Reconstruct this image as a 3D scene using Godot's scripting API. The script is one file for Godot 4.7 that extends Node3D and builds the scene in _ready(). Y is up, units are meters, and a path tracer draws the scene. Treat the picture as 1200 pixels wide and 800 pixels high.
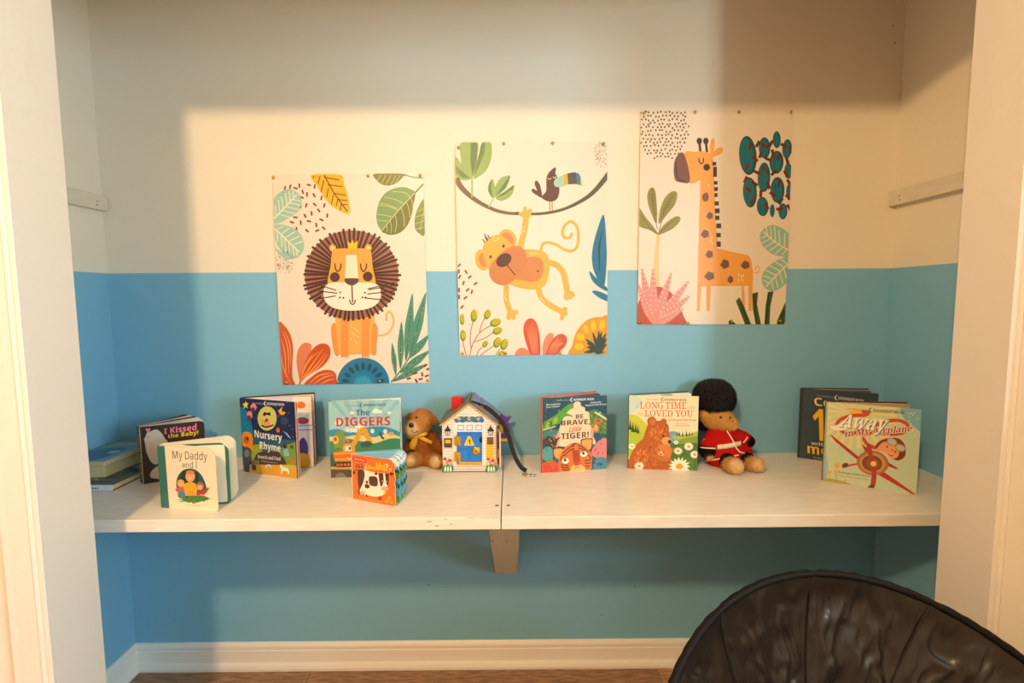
extends Node3D
# A closet alcove with a shelf of picture books, soft toys and animal posters. Units: metres, back wall at z = 0, floor at y = 0.

const HS := 0.7638      # top of the shelf
const TS := 0.0316      # its thickness
const ZS := 0.4865      # its depth
const XL := -1.3329     # closet side walls
const XR := 1.2648
const HP := 1.3874      # where the two paints meet
const XJL := -0.9195    # faces of the jambs
const XJR := 0.9459
const ZI := 0.599       # closet side of the front wall
const ZO := 0.7226      # room side (front of the casing edge)
const HEAD := 2.046
const CEIL := 2.44
const RX0 := -2.7       # the room in front of the closet
const RX1 := 1.04
const AX1 := 3.2         # far wall of the next room, out of view beyond the wall by the chair
const RZ := 4.7
const FOCAL := 578.36   # in pixels of a 1200 x 800 frame

var cam_basis := Basis(Vector3(0.999973, -0.006675, 0.003073), Vector3(0.006914, 0.996316, -0.085477), Vector3(-0.002491, 0.085496, 0.996335)).orthonormalized()
var cam_at := Vector3(0, 1.2938, 1.65)
var rng := RandomNumberGenerator.new()
var M := {}

func _ready():
	rng.seed = 7
	# ---- camera
	var cam := Camera3D.new()
	cam.name = "camera"
	cam.fov = rad_to_deg(2.0 * atan(400.0 / FOCAL))
	cam.near = 0.02
	cam.far = 50.0
	cam.transform = Transform3D(cam_basis, cam_at)
	add_child(cam)
	cam.current = true
	# ---- surroundings
	var env := Environment.new()
	env.background_mode = Environment.BG_COLOR
	env.background_color = Color(0.35, 0.37, 0.4)
	env.background_energy_multiplier = 0.2
	env.tonemap_mode = Environment.TONE_MAPPER_LINEAR
	env.tonemap_exposure = 0.95
	env.sdfgi_enabled = true
	env.ssao_enabled = true
	env.ssil_enabled = true
	var we := WorldEnvironment.new()
	we.name = "surroundings"
	we.environment = env
	add_child(we)
	# ---- a lamp on the ceiling behind the camera, an unseen lamp and window in the next room, placed to light the closet (their fittings are built below)
	ceiling_lamp(Vector3(-0.58, CEIL, 2.26), Color(1.0, 0.83, 0.61), 4.5)
	unseen_floor_lamp(Vector3(1.40, 0, 1.90), 1.50, Color(0.91, 0.98, 1.0), 0.46)
	unseen_daylight_window(Vector3(AX1, 1.5, 3.9), Color(0.70, 0.90, 1.0), 14.0)
	materials()
	structure()
	shelf()
	posters()
	books()
	house()
	teddy()
	guard()
	moon_chair()

# ---------------------------------------------------------------- pixels of the photograph to directions and points
func look(px: float, py: float) -> Vector3:
	return cam_basis * Vector3((px - 600.0) / FOCAL, (400.0 - py) / FOCAL, -1.0)

func at_z(px: float, py: float, z: float) -> Vector3:      # on the upright plane at that depth
	var d := look(px, py)
	return cam_at + d * ((z - cam_at.z) / d.z)

func at_y(px: float, py: float, y: float) -> Vector3:      # on the level plane at that height
	var d := look(px, py)
	return cam_at + d * ((y - cam_at.y) / d.y)

# ---------------------------------------------------------------- nodes
var taken := {}
func numbered(called: String) -> String:
	if not taken.has(called):
		taken[called] = 0
		return called
	taken[called] += 1
	return "%s_%03d" % [called, taken[called]]

func thing(called: String, label: String, category: String, where := Vector3.ZERO, group := "") -> Node3D:
	var o := Node3D.new()
	o.name = numbered(called)
	add_child(o)
	o.position = where
	tag(o, label, category, group)
	return o

func tag(o: Node3D, label: String, category: String, group := ""):
	o.set_meta("label", label)
	o.set_meta("category", category)
	if group:
		o.set_meta("group", group)

func part(called: String, mesh: Mesh, m, parent: Node3D, label := "") -> MeshInstance3D:
	var o := MeshInstance3D.new()
	o.name = called
	o.mesh = mesh
	if m is Array:
		for i in m.size():
			o.set_surface_override_material(i, m[i])
	elif m:
		o.material_override = m
	o.cast_shadow = GeometryInstance3D.SHADOW_CASTING_SETTING_ON
	parent.add_child(o, true)
	if label:
		o.set_meta("label", label)
	return o

func struct(called: String, mesh: Mesh, m, label := "", category := "") -> MeshInstance3D:
	var o := part(called, mesh, m, self)
	o.set_meta("kind", "structure")
	if label:
		o.set_meta("label", label)
	if category:
		o.set_meta("category", category)
	return o

# ---------------------------------------------------------------- shapes; corners are given counter-clockwise as seen from outside
func mb(smooth := false) -> SurfaceTool:
	var st := SurfaceTool.new()
	st.begin(Mesh.PRIMITIVE_TRIANGLES)
	st.set_smooth_group(0 if smooth else -1)
	return st

func done(st: SurfaceTool) -> ArrayMesh:
	st.generate_normals()
	return st.commit()

func tri(st: SurfaceTool, a: Vector3, b: Vector3, c: Vector3):
	st.add_vertex(a)
	st.add_vertex(c)
	st.add_vertex(b)

func quad(st: SurfaceTool, a: Vector3, b: Vector3, c: Vector3, d: Vector3):
	tri(st, a, b, c)
	tri(st, a, c, d)

func triuv(st: SurfaceTool, a: Vector3, b: Vector3, c: Vector3, ua: Vector2, ub: Vector2, uc: Vector2):
	st.set_uv(ua)
	st.add_vertex(a)
	st.set_uv(uc)
	st.add_vertex(c)
	st.set_uv(ub)
	st.add_vertex(b)

func box(st: SurfaceTool, lo: Vector3, hi: Vector3, e := 0.0, x := Transform3D()):
	# a box whose edges are chamfered by e
	e = minf(e, minf(hi.x - lo.x, minf(hi.y - lo.y, hi.z - lo.z)) * 0.45)
	var c := (lo + hi) * 0.5
	var h := (hi - lo) * 0.5
	var v := func(sx: int, sy: int, sz: int, k: int) -> Vector3:
		var p := Vector3(sx * h.x, sy * h.y, sz * h.z)
		for i in 3:
			if i != k:
				p[i] -= [sx, sy, sz][i] * e
		return x * (c + p)
	for k in 3:
		var a := (k + 1) % 3
		var b := (k + 2) % 3
		for s in [-1, 1]:
			var q := []
			for ab in [[-1, -1], [1, -1], [1, 1], [-1, 1]]:
				var g := [0, 0, 0]
				g[k] = s
				g[a] = ab[0]
				g[b] = ab[1]
				q.append(v.call(g[0], g[1], g[2], k))
			if s < 0:
				q.reverse()
			quad(st, q[0], q[1], q[2], q[3])
	if e <= 0.0:
		return
	for k in 3:               # the edge strips along axis k
		var a := (k + 1) % 3
		var b := (k + 2) % 3
		for sa in [-1, 1]:
			for sb in [-1, 1]:
				var p := []
				for f in [[-1, a], [1, a], [1, b], [-1, b]]:
					var g := [0, 0, 0]
					g[k] = f[0]
					g[a] = sa
					g[b] = sb
					p.append(v.call(g[0], g[1], g[2], f[1]))
				if sa * sb > 0:
					p.reverse()
				quad(st, p[3], p[2], p[1], p[0])
	for sx in [-1, 1]:
		for sy in [-1, 1]:
			for sz in [-1, 1]:
				var p := [v.call(sx, sy, sz, 0), v.call(sx, sy, sz, 1), v.call(sx, sy, sz, 2)]
				if sx * sy * sz < 0:
					p.reverse()
				tri(st, p[0], p[1], p[2])

func boxm(lo: Vector3, hi: Vector3, e := 0.0) -> ArrayMesh:
	var st := mb()
	box(st, lo, hi, e)
	return done(st)

func extrude(st: SurfaceTool, outline: PackedVector2Array, x: Transform3D, z0: float, z1: float):
	# outline in the xy plane of x, any winding; solid from z0 to z1
	var o := outline.duplicate()
	if Geometry2D.is_polygon_clockwise(o):
		o.reverse()
	var t := Geometry2D.triangulate_polygon(o)
	for i in range(0, t.size(), 3):
		var a := o[t[i]]
		var b := o[t[i + 1]]
		var c := o[t[i + 2]]
		if (b - a).cross(c - a) < 0:
			var w := b
			b = c
			c = w
		tri(st, x * Vector3(a.x, a.y, z1), x * Vector3(b.x, b.y, z1), x * Vector3(c.x, c.y, z1))
		tri(st, x * Vector3(a.x, a.y, z0), x * Vector3(c.x, c.y, z0), x * Vector3(b.x, b.y, z0))
	for i in o.size():
		var a := o[i]
		var b := o[(i + 1) % o.size()]
		quad(st, x * Vector3(a.x, a.y, z0), x * Vector3(b.x, b.y, z0), x * Vector3(b.x, b.y, z1), x * Vector3(a.x, a.y, z1))

func extruded(outline: PackedVector2Array, x: Transform3D, z0: float, z1: float) -> ArrayMesh:
	var st := mb()
	extrude(st, outline, x, z0, z1)
	return done(st)

func tube(st: SurfaceTool, pts: Array, r, sides := 10, closed := false, flat := 1.0, up := Vector3.UP):
	# r: one radius or one for each point; flat squashes the section along its second axis
	var n := pts.size()
	var rings := []
	for i in n:
		var a: Vector3 = pts[(i - 1 + n) % n] if closed or i > 0 else pts[0]
		var b: Vector3 = pts[(i + 1) % n] if closed or i < n - 1 else pts[n - 1]
		var t := (b - a).normalized()
		var u := up.cross(t)
		if u.length() < 0.05:
			u = Vector3.RIGHT.cross(t)
		u = u.normalized()
		var w := t.cross(u).normalized()
		var ring := []
		var rr: float = r[i] if r is Array else r
		for k in sides:
			var g := TAU * k / sides
			ring.append(pts[i] + u * cos(g) * rr + w * sin(g) * rr * flat)
		rings.append(ring)
	for i in (n if closed else n - 1):
		var p: Array = rings[i]
		var q: Array = rings[(i + 1) % n]
		for k in sides:
			var l := (k + 1) % sides
			quad(st, p[k], p[l], q[l], q[k])
	if not closed:
		for k in range(1, sides - 1):
			tri(st, rings[0][0], rings[0][k + 1], rings[0][k])
			tri(st, rings[n - 1][0], rings[n - 1][k], rings[n - 1][k + 1])

func tubem(pts: Array, r, sides := 10, closed := false, flat := 1.0, up := Vector3.UP) -> ArrayMesh:
	var st := mb(true)
	tube(st, pts, r, sides, closed, flat, up)
	return done(st)

func lathe(profile: Array, x := Transform3D(), n := 32) -> ArrayMesh:
	# profile: Vector2(radius, height), from the bottom to the top
	var st := mb(true)
	for i in profile.size() - 1:
		var p: Vector2 = profile[i]
		var q: Vector2 = profile[i + 1]
		for k in n:
			var a := TAU * k / n
			var b := TAU * (k + 1) / n
			var pa := x * Vector3(sin(a) * p.x, p.y, cos(a) * p.x)
			var pb := x * Vector3(sin(b) * p.x, p.y, cos(b) * p.x)
			var qa := x * Vector3(sin(a) * q.x, q.y, cos(a) * q.x)
			var qb := x * Vector3(sin(b) * q.x, q.y, cos(b) * q.x)
			if p.x > 1e-6:
				tri(st, pa, pb, qb)
			if q.x > 1e-6:
				tri(st, pa, qb, qa)
	return done(st)

func ball(c: Vector3, r: Vector3, n := 16, b := Basis()) -> ArrayMesh:
	var prof := []
	for i in n / 2 + 1:
		var a := PI * i / (n / 2) - PI / 2
		prof.append(Vector2(cos(a) if i > 0 and i < n / 2 else 0.0, sin(a)))
	return lathe(prof, Transform3D(b * Basis.from_scale(r), c), n)

func strip(profile: Array, from: Vector3, to: Vector3, out: Vector3, up := Vector3.UP) -> ArrayMesh:
	# a moulding: profile of Vector2(out, up) points, counter-clockwise as seen from the end "to"
	var st := mb()
	var dir := (to - from).normalized()
	var pts := []
	for p in profile:
		pts.append(out * p.x + up * p.y)
	var turned := out.cross(up).dot(dir) < 0
	for i in pts.size():
		var a: Vector3 = pts[i]
		var b: Vector3 = pts[(i + 1) % pts.size()]
		if turned:
			quad(st, from + b, from + a, to + a, to + b)
		else:
			quad(st, from + a, from + b, to + b, to + a)
	var poly := PackedVector2Array(profile)
	var t := Geometry2D.triangulate_polygon(poly)
	for i in range(0, t.size(), 3):
		tri(st, from + pts[t[i]], from + pts[t[i + 1]], from + pts[t[i + 2]])
		tri(st, to + pts[t[i]], to + pts[t[i + 2]], to + pts[t[i + 1]])
	return done(st)

# ---------------------------------------------------------------- materials
func srgb(r: float, g: float, b: float) -> Color:
	return Color(r / 255.0, g / 255.0, b / 255.0)

func mat(c: Color, rough := 0.6, metal := 0.0, spec := 0.5) -> StandardMaterial3D:
	var m := StandardMaterial3D.new()
	m.albedo_color = c
	m.roughness = rough
	m.metallic = metal
	m.metallic_specular = spec
	return m

func noise_tex(freq: float, seed_: int, lo: Color, hi: Color, w := 512, h := 512, oct := 4, normal := false) -> NoiseTexture2D:
	var n := FastNoiseLite.new()
	n.seed = seed_
	n.noise_type = FastNoiseLite.TYPE_SIMPLEX_SMOOTH
	n.frequency = freq
	n.fractal_octaves = oct
	var t := NoiseTexture2D.new()
	t.noise = n
	t.width = w
	t.height = h
	t.seamless = true
	var g := Gradient.new()
	g.set_color(0, lo)
	g.set_color(1, hi)
	t.color_ramp = g
	return t

func rough_relief(m: StandardMaterial3D, t: Texture2D, cm: float, scale: Vector3):
	m.heightmap_enabled = true
	m.heightmap_texture = t
	m.heightmap_scale = cm
	m.uv1_triplanar = true
	m.uv1_world_triplanar = true
	m.uv1_scale = scale

func printed(c: Canvas, rough := 0.45, coat := 0.0) -> StandardMaterial3D:
	var m := mat(Color.WHITE, rough)
	m.albedo_texture = ImageTexture.create_from_image(c.im)
	m.texture_repeat = false
	if coat > 0.0:
		m.clearcoat_enabled = true
		m.clearcoat = coat
		m.clearcoat_roughness = 0.2
	return m

func materials():
	var plaster := noise_tex(0.03, 3, Color(0.3, 0.3, 0.3), Color(0.7, 0.7, 0.7))
	for a in [["cream", srgb(234, 224, 205)], ["blue", srgb(128, 185, 214)], ["room_cream", srgb(230, 224, 213)], ["ceiling", srgb(236, 233, 226)]]:
		var m := mat(a[1], 0.55, 0.0, 0.4)
		rough_relief(m, plaster, 0.05, Vector3(2.5, 2.5, 2.5))
		M[a[0]] = m
	# white gloss paint with the grain of the brush
	var brushed := noise_tex(0.02, 9, Color(0.25, 0.25, 0.25), Color(0.75, 0.75, 0.75), 256, 1024)
	var trim := mat(srgb(222, 214, 203), 0.38)
	rough_relief(trim, brushed, 0.04, Vector3(9, 1.2, 9))
	M.trim = trim
	var base := mat(srgb(240, 236, 229), 0.35)
	rough_relief(base, noise_tex(0.02, 10, Color(0.25, 0.25, 0.25), Color(0.75, 0.75, 0.75), 1024, 256), 0.04, Vector3(1.2, 9, 9))
	M.base = base
	# the shelf: white paint on wood, slightly worn
	var sh := mat(srgb(240, 233, 222), 0.3)
	var grain := noise_tex(0.012, 21, Color(0.95, 0.945, 0.935), Color(1.0, 1.0, 1.0), 1024, 512, 5)
	sh.albedo_texture = grain
	rough_relief(sh, noise_tex(0.012, 22, Color(0.2, 0.2, 0.2), Color(0.8, 0.8, 0.8), 1024, 256, 5), 0.05, Vector3(0.8, 8, 6))
	M.shelf = sh
	var cl := mat(srgb(226, 217, 197), 0.5)
	cl.albedo_texture = grain
	rough_relief(cl, noise_tex(0.015, 23, Color(0.2, 0.2, 0.2), Color(0.8, 0.8, 0.8), 512, 512, 4), 0.08, Vector3(3, 8, 1.5))
	M.cleat = cl
	var br := mat(srgb(208, 208, 190), 0.5)
	rough_relief(br, noise_tex(0.015, 24, Color(0.2, 0.2, 0.2), Color(0.8, 0.8, 0.8), 512, 512, 4), 0.08, Vector3(8, 2, 2))
	M.brace = br
	M.hole = mat(srgb(52, 40, 32), 0.9)
	M.chip = mat(srgb(178, 150, 122), 0.8)
	M.steel = mat(srgb(190, 185, 175), 0.3, 1.0)
	M.brass = mat(srgb(205, 165, 85), 0.3, 1.0)
	M.black = mat(srgb(22, 20, 20), 0.5)
	M.paper = mat(srgb(242, 234, 220), 0.75)
	# floor boards in three tones
	for i in 3:
		var f := mat([srgb(216, 168, 124), srgb(204, 156, 112), srgb(190, 146, 108)][i], 0.42)
		f.albedo_texture = noise_tex(0.02, 40 + i, Color(0.62, 0.58, 0.55), Color(1, 1, 1), 1024, 512, 5)
		rough_relief(f, noise_tex(0.02, 50 + i, Color(0.2, 0.2, 0.2), Color(0.8, 0.8, 0.8), 1024, 256, 4), 0.06, Vector3(0.7, 7, 7))
		f.uv1_offset = Vector3(0.37 * i, 0, 0.2 * i)
		M["plank%d" % i] = f

# ---------------------------------------------------------------- flat print: a picture that is drawn shape by shape
class Canvas:
	var im: Image
	var w: int
	var h: int
	var hm: Basis
	var ox := 0.0
	var oy := 0.0
	var sc := 1.0
	static var glyphs := {}

	func _init(width: int, height: int, paper: Color, corners: Array):
		# corners: where the print's top left, top right, bottom right and bottom left lie in the photograph
		w = width
		h = height
		im = Image.create(w, h, false, Image.FORMAT_RGB8)
		im.fill(paper)
		var p: Array = corners
		var d1: Vector2 = p[1] - p[2]
		var d2: Vector2 = p[3] - p[2]
		var d3: Vector2 = p[0] - p[1] + p[2] - p[3]
		var det := d1.cross(d2)
		var g := d3.cross(d2) / det
		var k := d1.cross(d3) / det
		var fw := Basis(Vector3(p[1].x - p[0].x + g * p[1].x, p[1].y - p[0].y + g * p[1].y, g), Vector3(p[3].x - p[0].x + k * p[3].x, p[3].y - p[0].y + k * p[3].y, k), Vector3(p[0].x, p[0].y, 1))
		hm = fw.inverse()

	func ref(x: float, y: float, scale: float):      # the frame in which the next shapes are given
		ox = x
		oy = y
		sc = scale

	func to_print(v: Vector2) -> Vector2:
		var q := hm * Vector3(ox + v.x / sc, oy + v.y / sc, 1)
		return Vector2(q.x / q.z * w, q.y / q.z * h)

	func fill(pts: PackedVector2Array, c: Color):     # in print pixels
		var y0 := INF
		var y1 := -INF
		for p in pts:
			y0 = minf(y0, p.y)
			y1 = maxf(y1, p.y)
		var n := pts.size()
		for y in range(maxi(0, int(floor(y0))), mini(h - 1, int(ceil(y1))) + 1):
			var yc := y + 0.5
			var xs := []
			for i in n:
				var a := pts[i]
				var b := pts[(i + 1) % n]
				if (a.y <= yc) != (b.y <= yc):
					xs.append(a.x + (yc - a.y) / (b.y - a.y) * (b.x - a.x))
			xs.sort()
			for i in range(0, xs.size() - 1, 2):
				var x0 := int(round(xs[i]))
				var x1 := int(round(xs[i + 1]))
				if x1 > x0:
					im.fill_rect(Rect2i(x0, y, x1 - x0, 1), c)

	static func pack(a: Array) -> PackedVector2Array:
		var o := PackedVector2Array()
		for i in range(0, a.size(), 2):
			o.append(Vector2(a[i], a[i + 1]))
		return o

	static func curve(p: PackedVector2Array, closed: bool, k := 6) -> PackedVector2Array:
		var o := PackedVector2Array()
		var n := p.size()
		for i in (n if closed else n - 1):
			var a := p[(i - 1 + n) % n] if closed or i > 0 else p[0]
			var b := p[i]
			var c := p[(i + 1) % n]
			var d := p[(i + 2) % n] if closed or i < n - 2 else p[n - 1]
			for j in k:
				o.append(b.cubic_interpolate(c, a, d, float(j) / k))
		if not closed:
			o.append(p[n - 1])
		return o

	func mapped(p: PackedVector2Array) -> PackedVector2Array:
		var o := PackedVector2Array()
		for v in p:
			o.append(to_print(v))
		return o

	func poly(a: Array, c: Color):
		fill(mapped(pack(a)), c)

	func blob(a: Array, c: Color):
		fill(mapped(curve(pack(a), true)), c)

	func rect(x0: float, y0: float, x1: float, y1: float, c: Color):
		poly([x0, y0, x1, y0, x1, y1, x0, y1], c)

	func ell(x: float, y: float, rx: float, ry: float, c: Color, turn := 0.0, n := 28):
		var o := PackedVector2Array()
		for i in n:
			o.append(Vector2(x, y) + Vector2(cos(TAU * i / n) * rx, sin(TAU * i / n) * ry).rotated(deg_to_rad(turn)))
		fill(mapped(o), c)

	func stroke(a: Array, width, c: Color, bent := true):
		# width: one value or [first, middle, last]
		var p := pack(a)
		if bent and p.size() > 2:
			p = curve(p, false)
		var l := PackedVector2Array()
		var r := PackedVector2Array()
		var n := p.size()
		for i in n:
			var t := (p[mini(i + 1, n - 1)] - p[maxi(i - 1, 0)]).normalized().orthogonal()
			var f := float(i) / (n - 1)
			var hw: float
			if width is Array:
				hw = 0.5 * (lerpf(width[0], width[1], f * 2) if f < 0.5 else lerpf(width[1], width[2], f * 2 - 1))
			else:
				hw = 0.5 * width
			l.append(p[i] + t * hw)
			r.append(p[i] - t * hw)
		for i in n - 1:       # piece by piece, so that a stroke may cross itself
			fill(mapped(PackedVector2Array([l[i], l[i + 1], r[i + 1], r[i]])), c)
			if i > 0 and not width is Array and width > 3:
				ell(p[i].x, p[i].y, width * 0.5, width * 0.5, c, 0, 10)

	func lance(x0: float, y0: float, x1: float, y1: float, width: float, c: Color, fat := 0.5):
		# a pointed leaf from base to tip
		var a := Vector2(x0, y0)
		var b := Vector2(x1, y1)
		var t := (b - a).normalized().orthogonal() * width * 0.5
		var m := a.lerp(b, fat)
		var q := a.lerp(b, fat * 0.4)
		var s := a.lerp(b, fat + (1 - fat) * 0.55)
		fill(mapped(curve(PackedVector2Array([a, q + t * 0.65, m + t, s + t * 0.62, b, s - t * 0.62, m - t, q - t * 0.65]), true)), c)

	func veins(x0: float, y0: float, x1: float, y1: float, n: int, reach: float, width: float, c: Color, lean := 0.5):
		# a midrib with side veins
		stroke([x0, y0, x1, y1], width * 1.3, c)
		var a := Vector2(x0, y0)
		var b := Vector2(x1, y1)
		var t := (b - a).normalized()
		for i in n:
			var f := (i + 0.7) / (n + 0.6)
			var p := a.lerp(b, f)
			var l := reach * sin(PI * (0.15 + 0.8 * f))
			for s in [-1, 1]:
				var e: Vector2 = p + (t * lean + t.orthogonal() * s).normalized() * l
				stroke([p.x, p.y, e.x, e.y], width, c)

	func dashes(a: Array, length: float, width: float, c: Color):
		# x, y, degrees of each
		for i in range(0, a.size(), 3):
			var t := Vector2(length * 0.5, 0).rotated(deg_to_rad(a[i + 2]))
			stroke([a[i] - t.x, a[i + 1] - t.y, a[i] + t.x, a[i + 1] + t.y], width, c)

	func specks(r: RandomNumberGenerator, n: int, x: float, y: float, rx: float, ry: float, size: float, c: Color):
		for i in n:
			var g := r.randf() * TAU
			var f := sqrt(r.randf())
			var s := size * r.randf_range(0.7, 1.2)
			ell(x + cos(g) * rx * f, y + sin(g) * ry * f, s, s, c, 0, 6)

	func text(s: String, corners: Array, c: Color, font := "Droid Sans", weight := 700, slant := 0.0):
		# fills the box between four corners (x, y each: top left, top right, bottom right, bottom left)
		var key := "%s|%s|%d" % [s, font, weight]
		if not glyphs.has(key):
			var f := SystemFont.new()
			f.font_names = PackedStringArray([font])
			f.font_weight = weight
			var t := TextMesh.new()
			t.font = f
			t.text = s
			t.font_size = 48
			t.pixel_size = 1.0 / 48
			t.depth = 0.0
			t.curve_step = 2.0
			glyphs[key] = [t.get_mesh_arrays(), t.get_aabb()]
		var v: PackedVector3Array = glyphs[key][0][Mesh.ARRAY_VERTEX]
		var lo := Vector2(INF, INF)
		var hi := -lo
		for p in v:
			lo = lo.min(Vector2(p.x + p.y * slant, p.y))
			hi = hi.max(Vector2(p.x + p.y * slant, p.y))
		var q := pack(corners)
		var out := PackedVector2Array()
		for p in v:
			var f := (Vector2(p.x + p.y * slant, p.y) - lo) / (hi - lo)
			out.append(to_print(q[3].lerp(q[2], f.x).lerp(q[0].lerp(q[1], f.x), f.y)))
		var idx = glyphs[key][0][Mesh.ARRAY_INDEX]
		var count: int = idx.size() if idx != null else v.size()
		for i in range(0, count, 3):
			var a: int = idx[i] if idx != null else i
			var b: int = idx[i + 1] if idx != null else i + 1
			var d: int = idx[i + 2] if idx != null else i + 2
			fill(PackedVector2Array([out[a], out[b], out[d]]), c)

	func line_text(s: String, x0: float, y0: float, x1: float, y1: float, c: Color, font := "Droid Sans", weight := 700, slant := 0.0):
		text(s, [x0, y0, x1, y0, x1, y1, x0, y1], c, font, weight, slant)

# ---------------------------------------------------------------- the lamps
func glowing(c: Color, strength: float) -> StandardMaterial3D:
	var m := mat(srgb(245, 242, 235), 0.4)
	m.emission_enabled = true
	m.emission = c
	m.emission_energy_multiplier = strength
	return m

func lamp_light(called: String, parent: Node3D, where: Vector3, c: Color, energy: float, size: float):
	var l := OmniLight3D.new()
	l.name = called
	l.light_color = c
	l.light_energy = energy
	l.light_size = size
	l.omni_range = 12.0
	l.omni_attenuation = 2.0
	l.shadow_enabled = true
	parent.add_child(l, true)
	l.position = where

func ceiling_lamp(where: Vector3, c: Color, energy: float):
	var t := thing("ceiling_lamp", "round flush ceiling lamp with a warm glowing glass dome", "lamp", where)
	part("canopy", lathe([Vector2(0, -0.03), Vector2(0.145, -0.03), Vector2(0.15, -0.024), Vector2(0.15, 0), Vector2(0, 0)]), mat(srgb(225, 220, 210), 0.35), t)
	part("glass_dome_lamp", lathe([Vector2(0, -0.115), Vector2(0.05, -0.112), Vector2(0.09, -0.098), Vector2(0.12, -0.072), Vector2(0.135, -0.03), Vector2(0, -0.03)]), glowing(c, 2.0), t)
	part("finial", lathe([Vector2(0, -0.13), Vector2(0.008, -0.125), Vector2(0.008, -0.114), Vector2(0, -0.112)]), mat(srgb(200, 180, 140), 0.3, 1.0), t)
	lamp_light("warm_light", t, Vector3(0, -0.072, 0), c, energy, 0.075)

func unseen_floor_lamp(foot: Vector3, height: float, c: Color, energy: float):
	var t := thing("unseen_floor_lamp", "unseen slim standing lamp with a tall cool white shade, placed to light the closet", "lamp", foot)  # out of view, placed to light the closet from the right
	part("base", lathe([Vector2(0, 0), Vector2(0.12, 0), Vector2(0.12, 0.014), Vector2(0.03, 0.024), Vector2(0, 0.024)]), mat(srgb(40, 40, 42), 0.4), t)
	part("pole", lathe([Vector2(0.011, 0.02), Vector2(0.011, height - 0.22)], Transform3D(), 16), mat(srgb(40, 40, 42), 0.4), t)
	part("lamp_shade", lathe([Vector2(0, height - 0.23), Vector2(0.05, height - 0.23), Vector2(0.055, height - 0.225), Vector2(0.055, height + 0.225), Vector2(0.05, height + 0.23), Vector2(0, height + 0.23)]), glowing(c, 2.0), t)
	for k in 3:
		lamp_light("unseen_cool_light", t, Vector3(0, height + (k - 1) * 0.15, 0), c, energy, 0.045)

func unseen_daylight_window(where: Vector3, c: Color, energy: float):
	# window out of view, placed to light the closet's lower left: frame, glowing pane, light
	var w := Node3D.new()
	w.name = "window_1"
	add_child(w)
	w.position = where
	w.set_meta("kind", "structure")
	w.set_meta("label", "unseen white framed window of the next room, placed to light the lower left of the closet")
	w.set_meta("category", "window")
	part("window_pane", boxm(Vector3(0.04, -0.6, -0.55), Vector3(0.05, 0.6, 0.55)), glowing(c, 1.2), w)
	var st := mb()
	for s in [-1, 1]:
		box(st, Vector3(0.0, -0.6, s * 0.52 - 0.03), Vector3(0.07, 0.6, s * 0.52 + 0.03), 0.003)
		box(st, Vector3(0.0, s * 0.57 - 0.03, -0.49), Vector3(0.07, s * 0.57 + 0.03, 0.49), 0.003)
	box(st, Vector3(0.01, -0.02, -0.49), Vector3(0.06, 0.02, 0.49), 0.003)
	part("window_frame", done(st), mat(srgb(238, 236, 230), 0.4), w)
	var l := AreaLight3D.new()
	l.name = "unseen_daylight"
	l.light_color = c
	l.light_energy = energy
	l.area_size = Vector2(1.0, 1.1)
	l.area_range = 14.0
	l.area_attenuation = 2.0
	l.shadow_enabled = true
	w.add_child(l)
	l.position = Vector3(-0.01, 0, 0)
	l.rotation.y = PI / 2

# ---------------------------------------------------------------- the closet and the room in front of it
func two_tone(lo: Vector3, hi: Vector3) -> ArrayMesh:
	# one wall painted in two colours that meet at HP
	var a := mb()
	box(a, Vector3(lo.x, HP, lo.z), hi)
	var mesh := done(a)
	var b := mb()
	box(b, lo, Vector3(hi.x, HP, hi.z))
	b.generate_normals()
	return b.commit(mesh)

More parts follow.
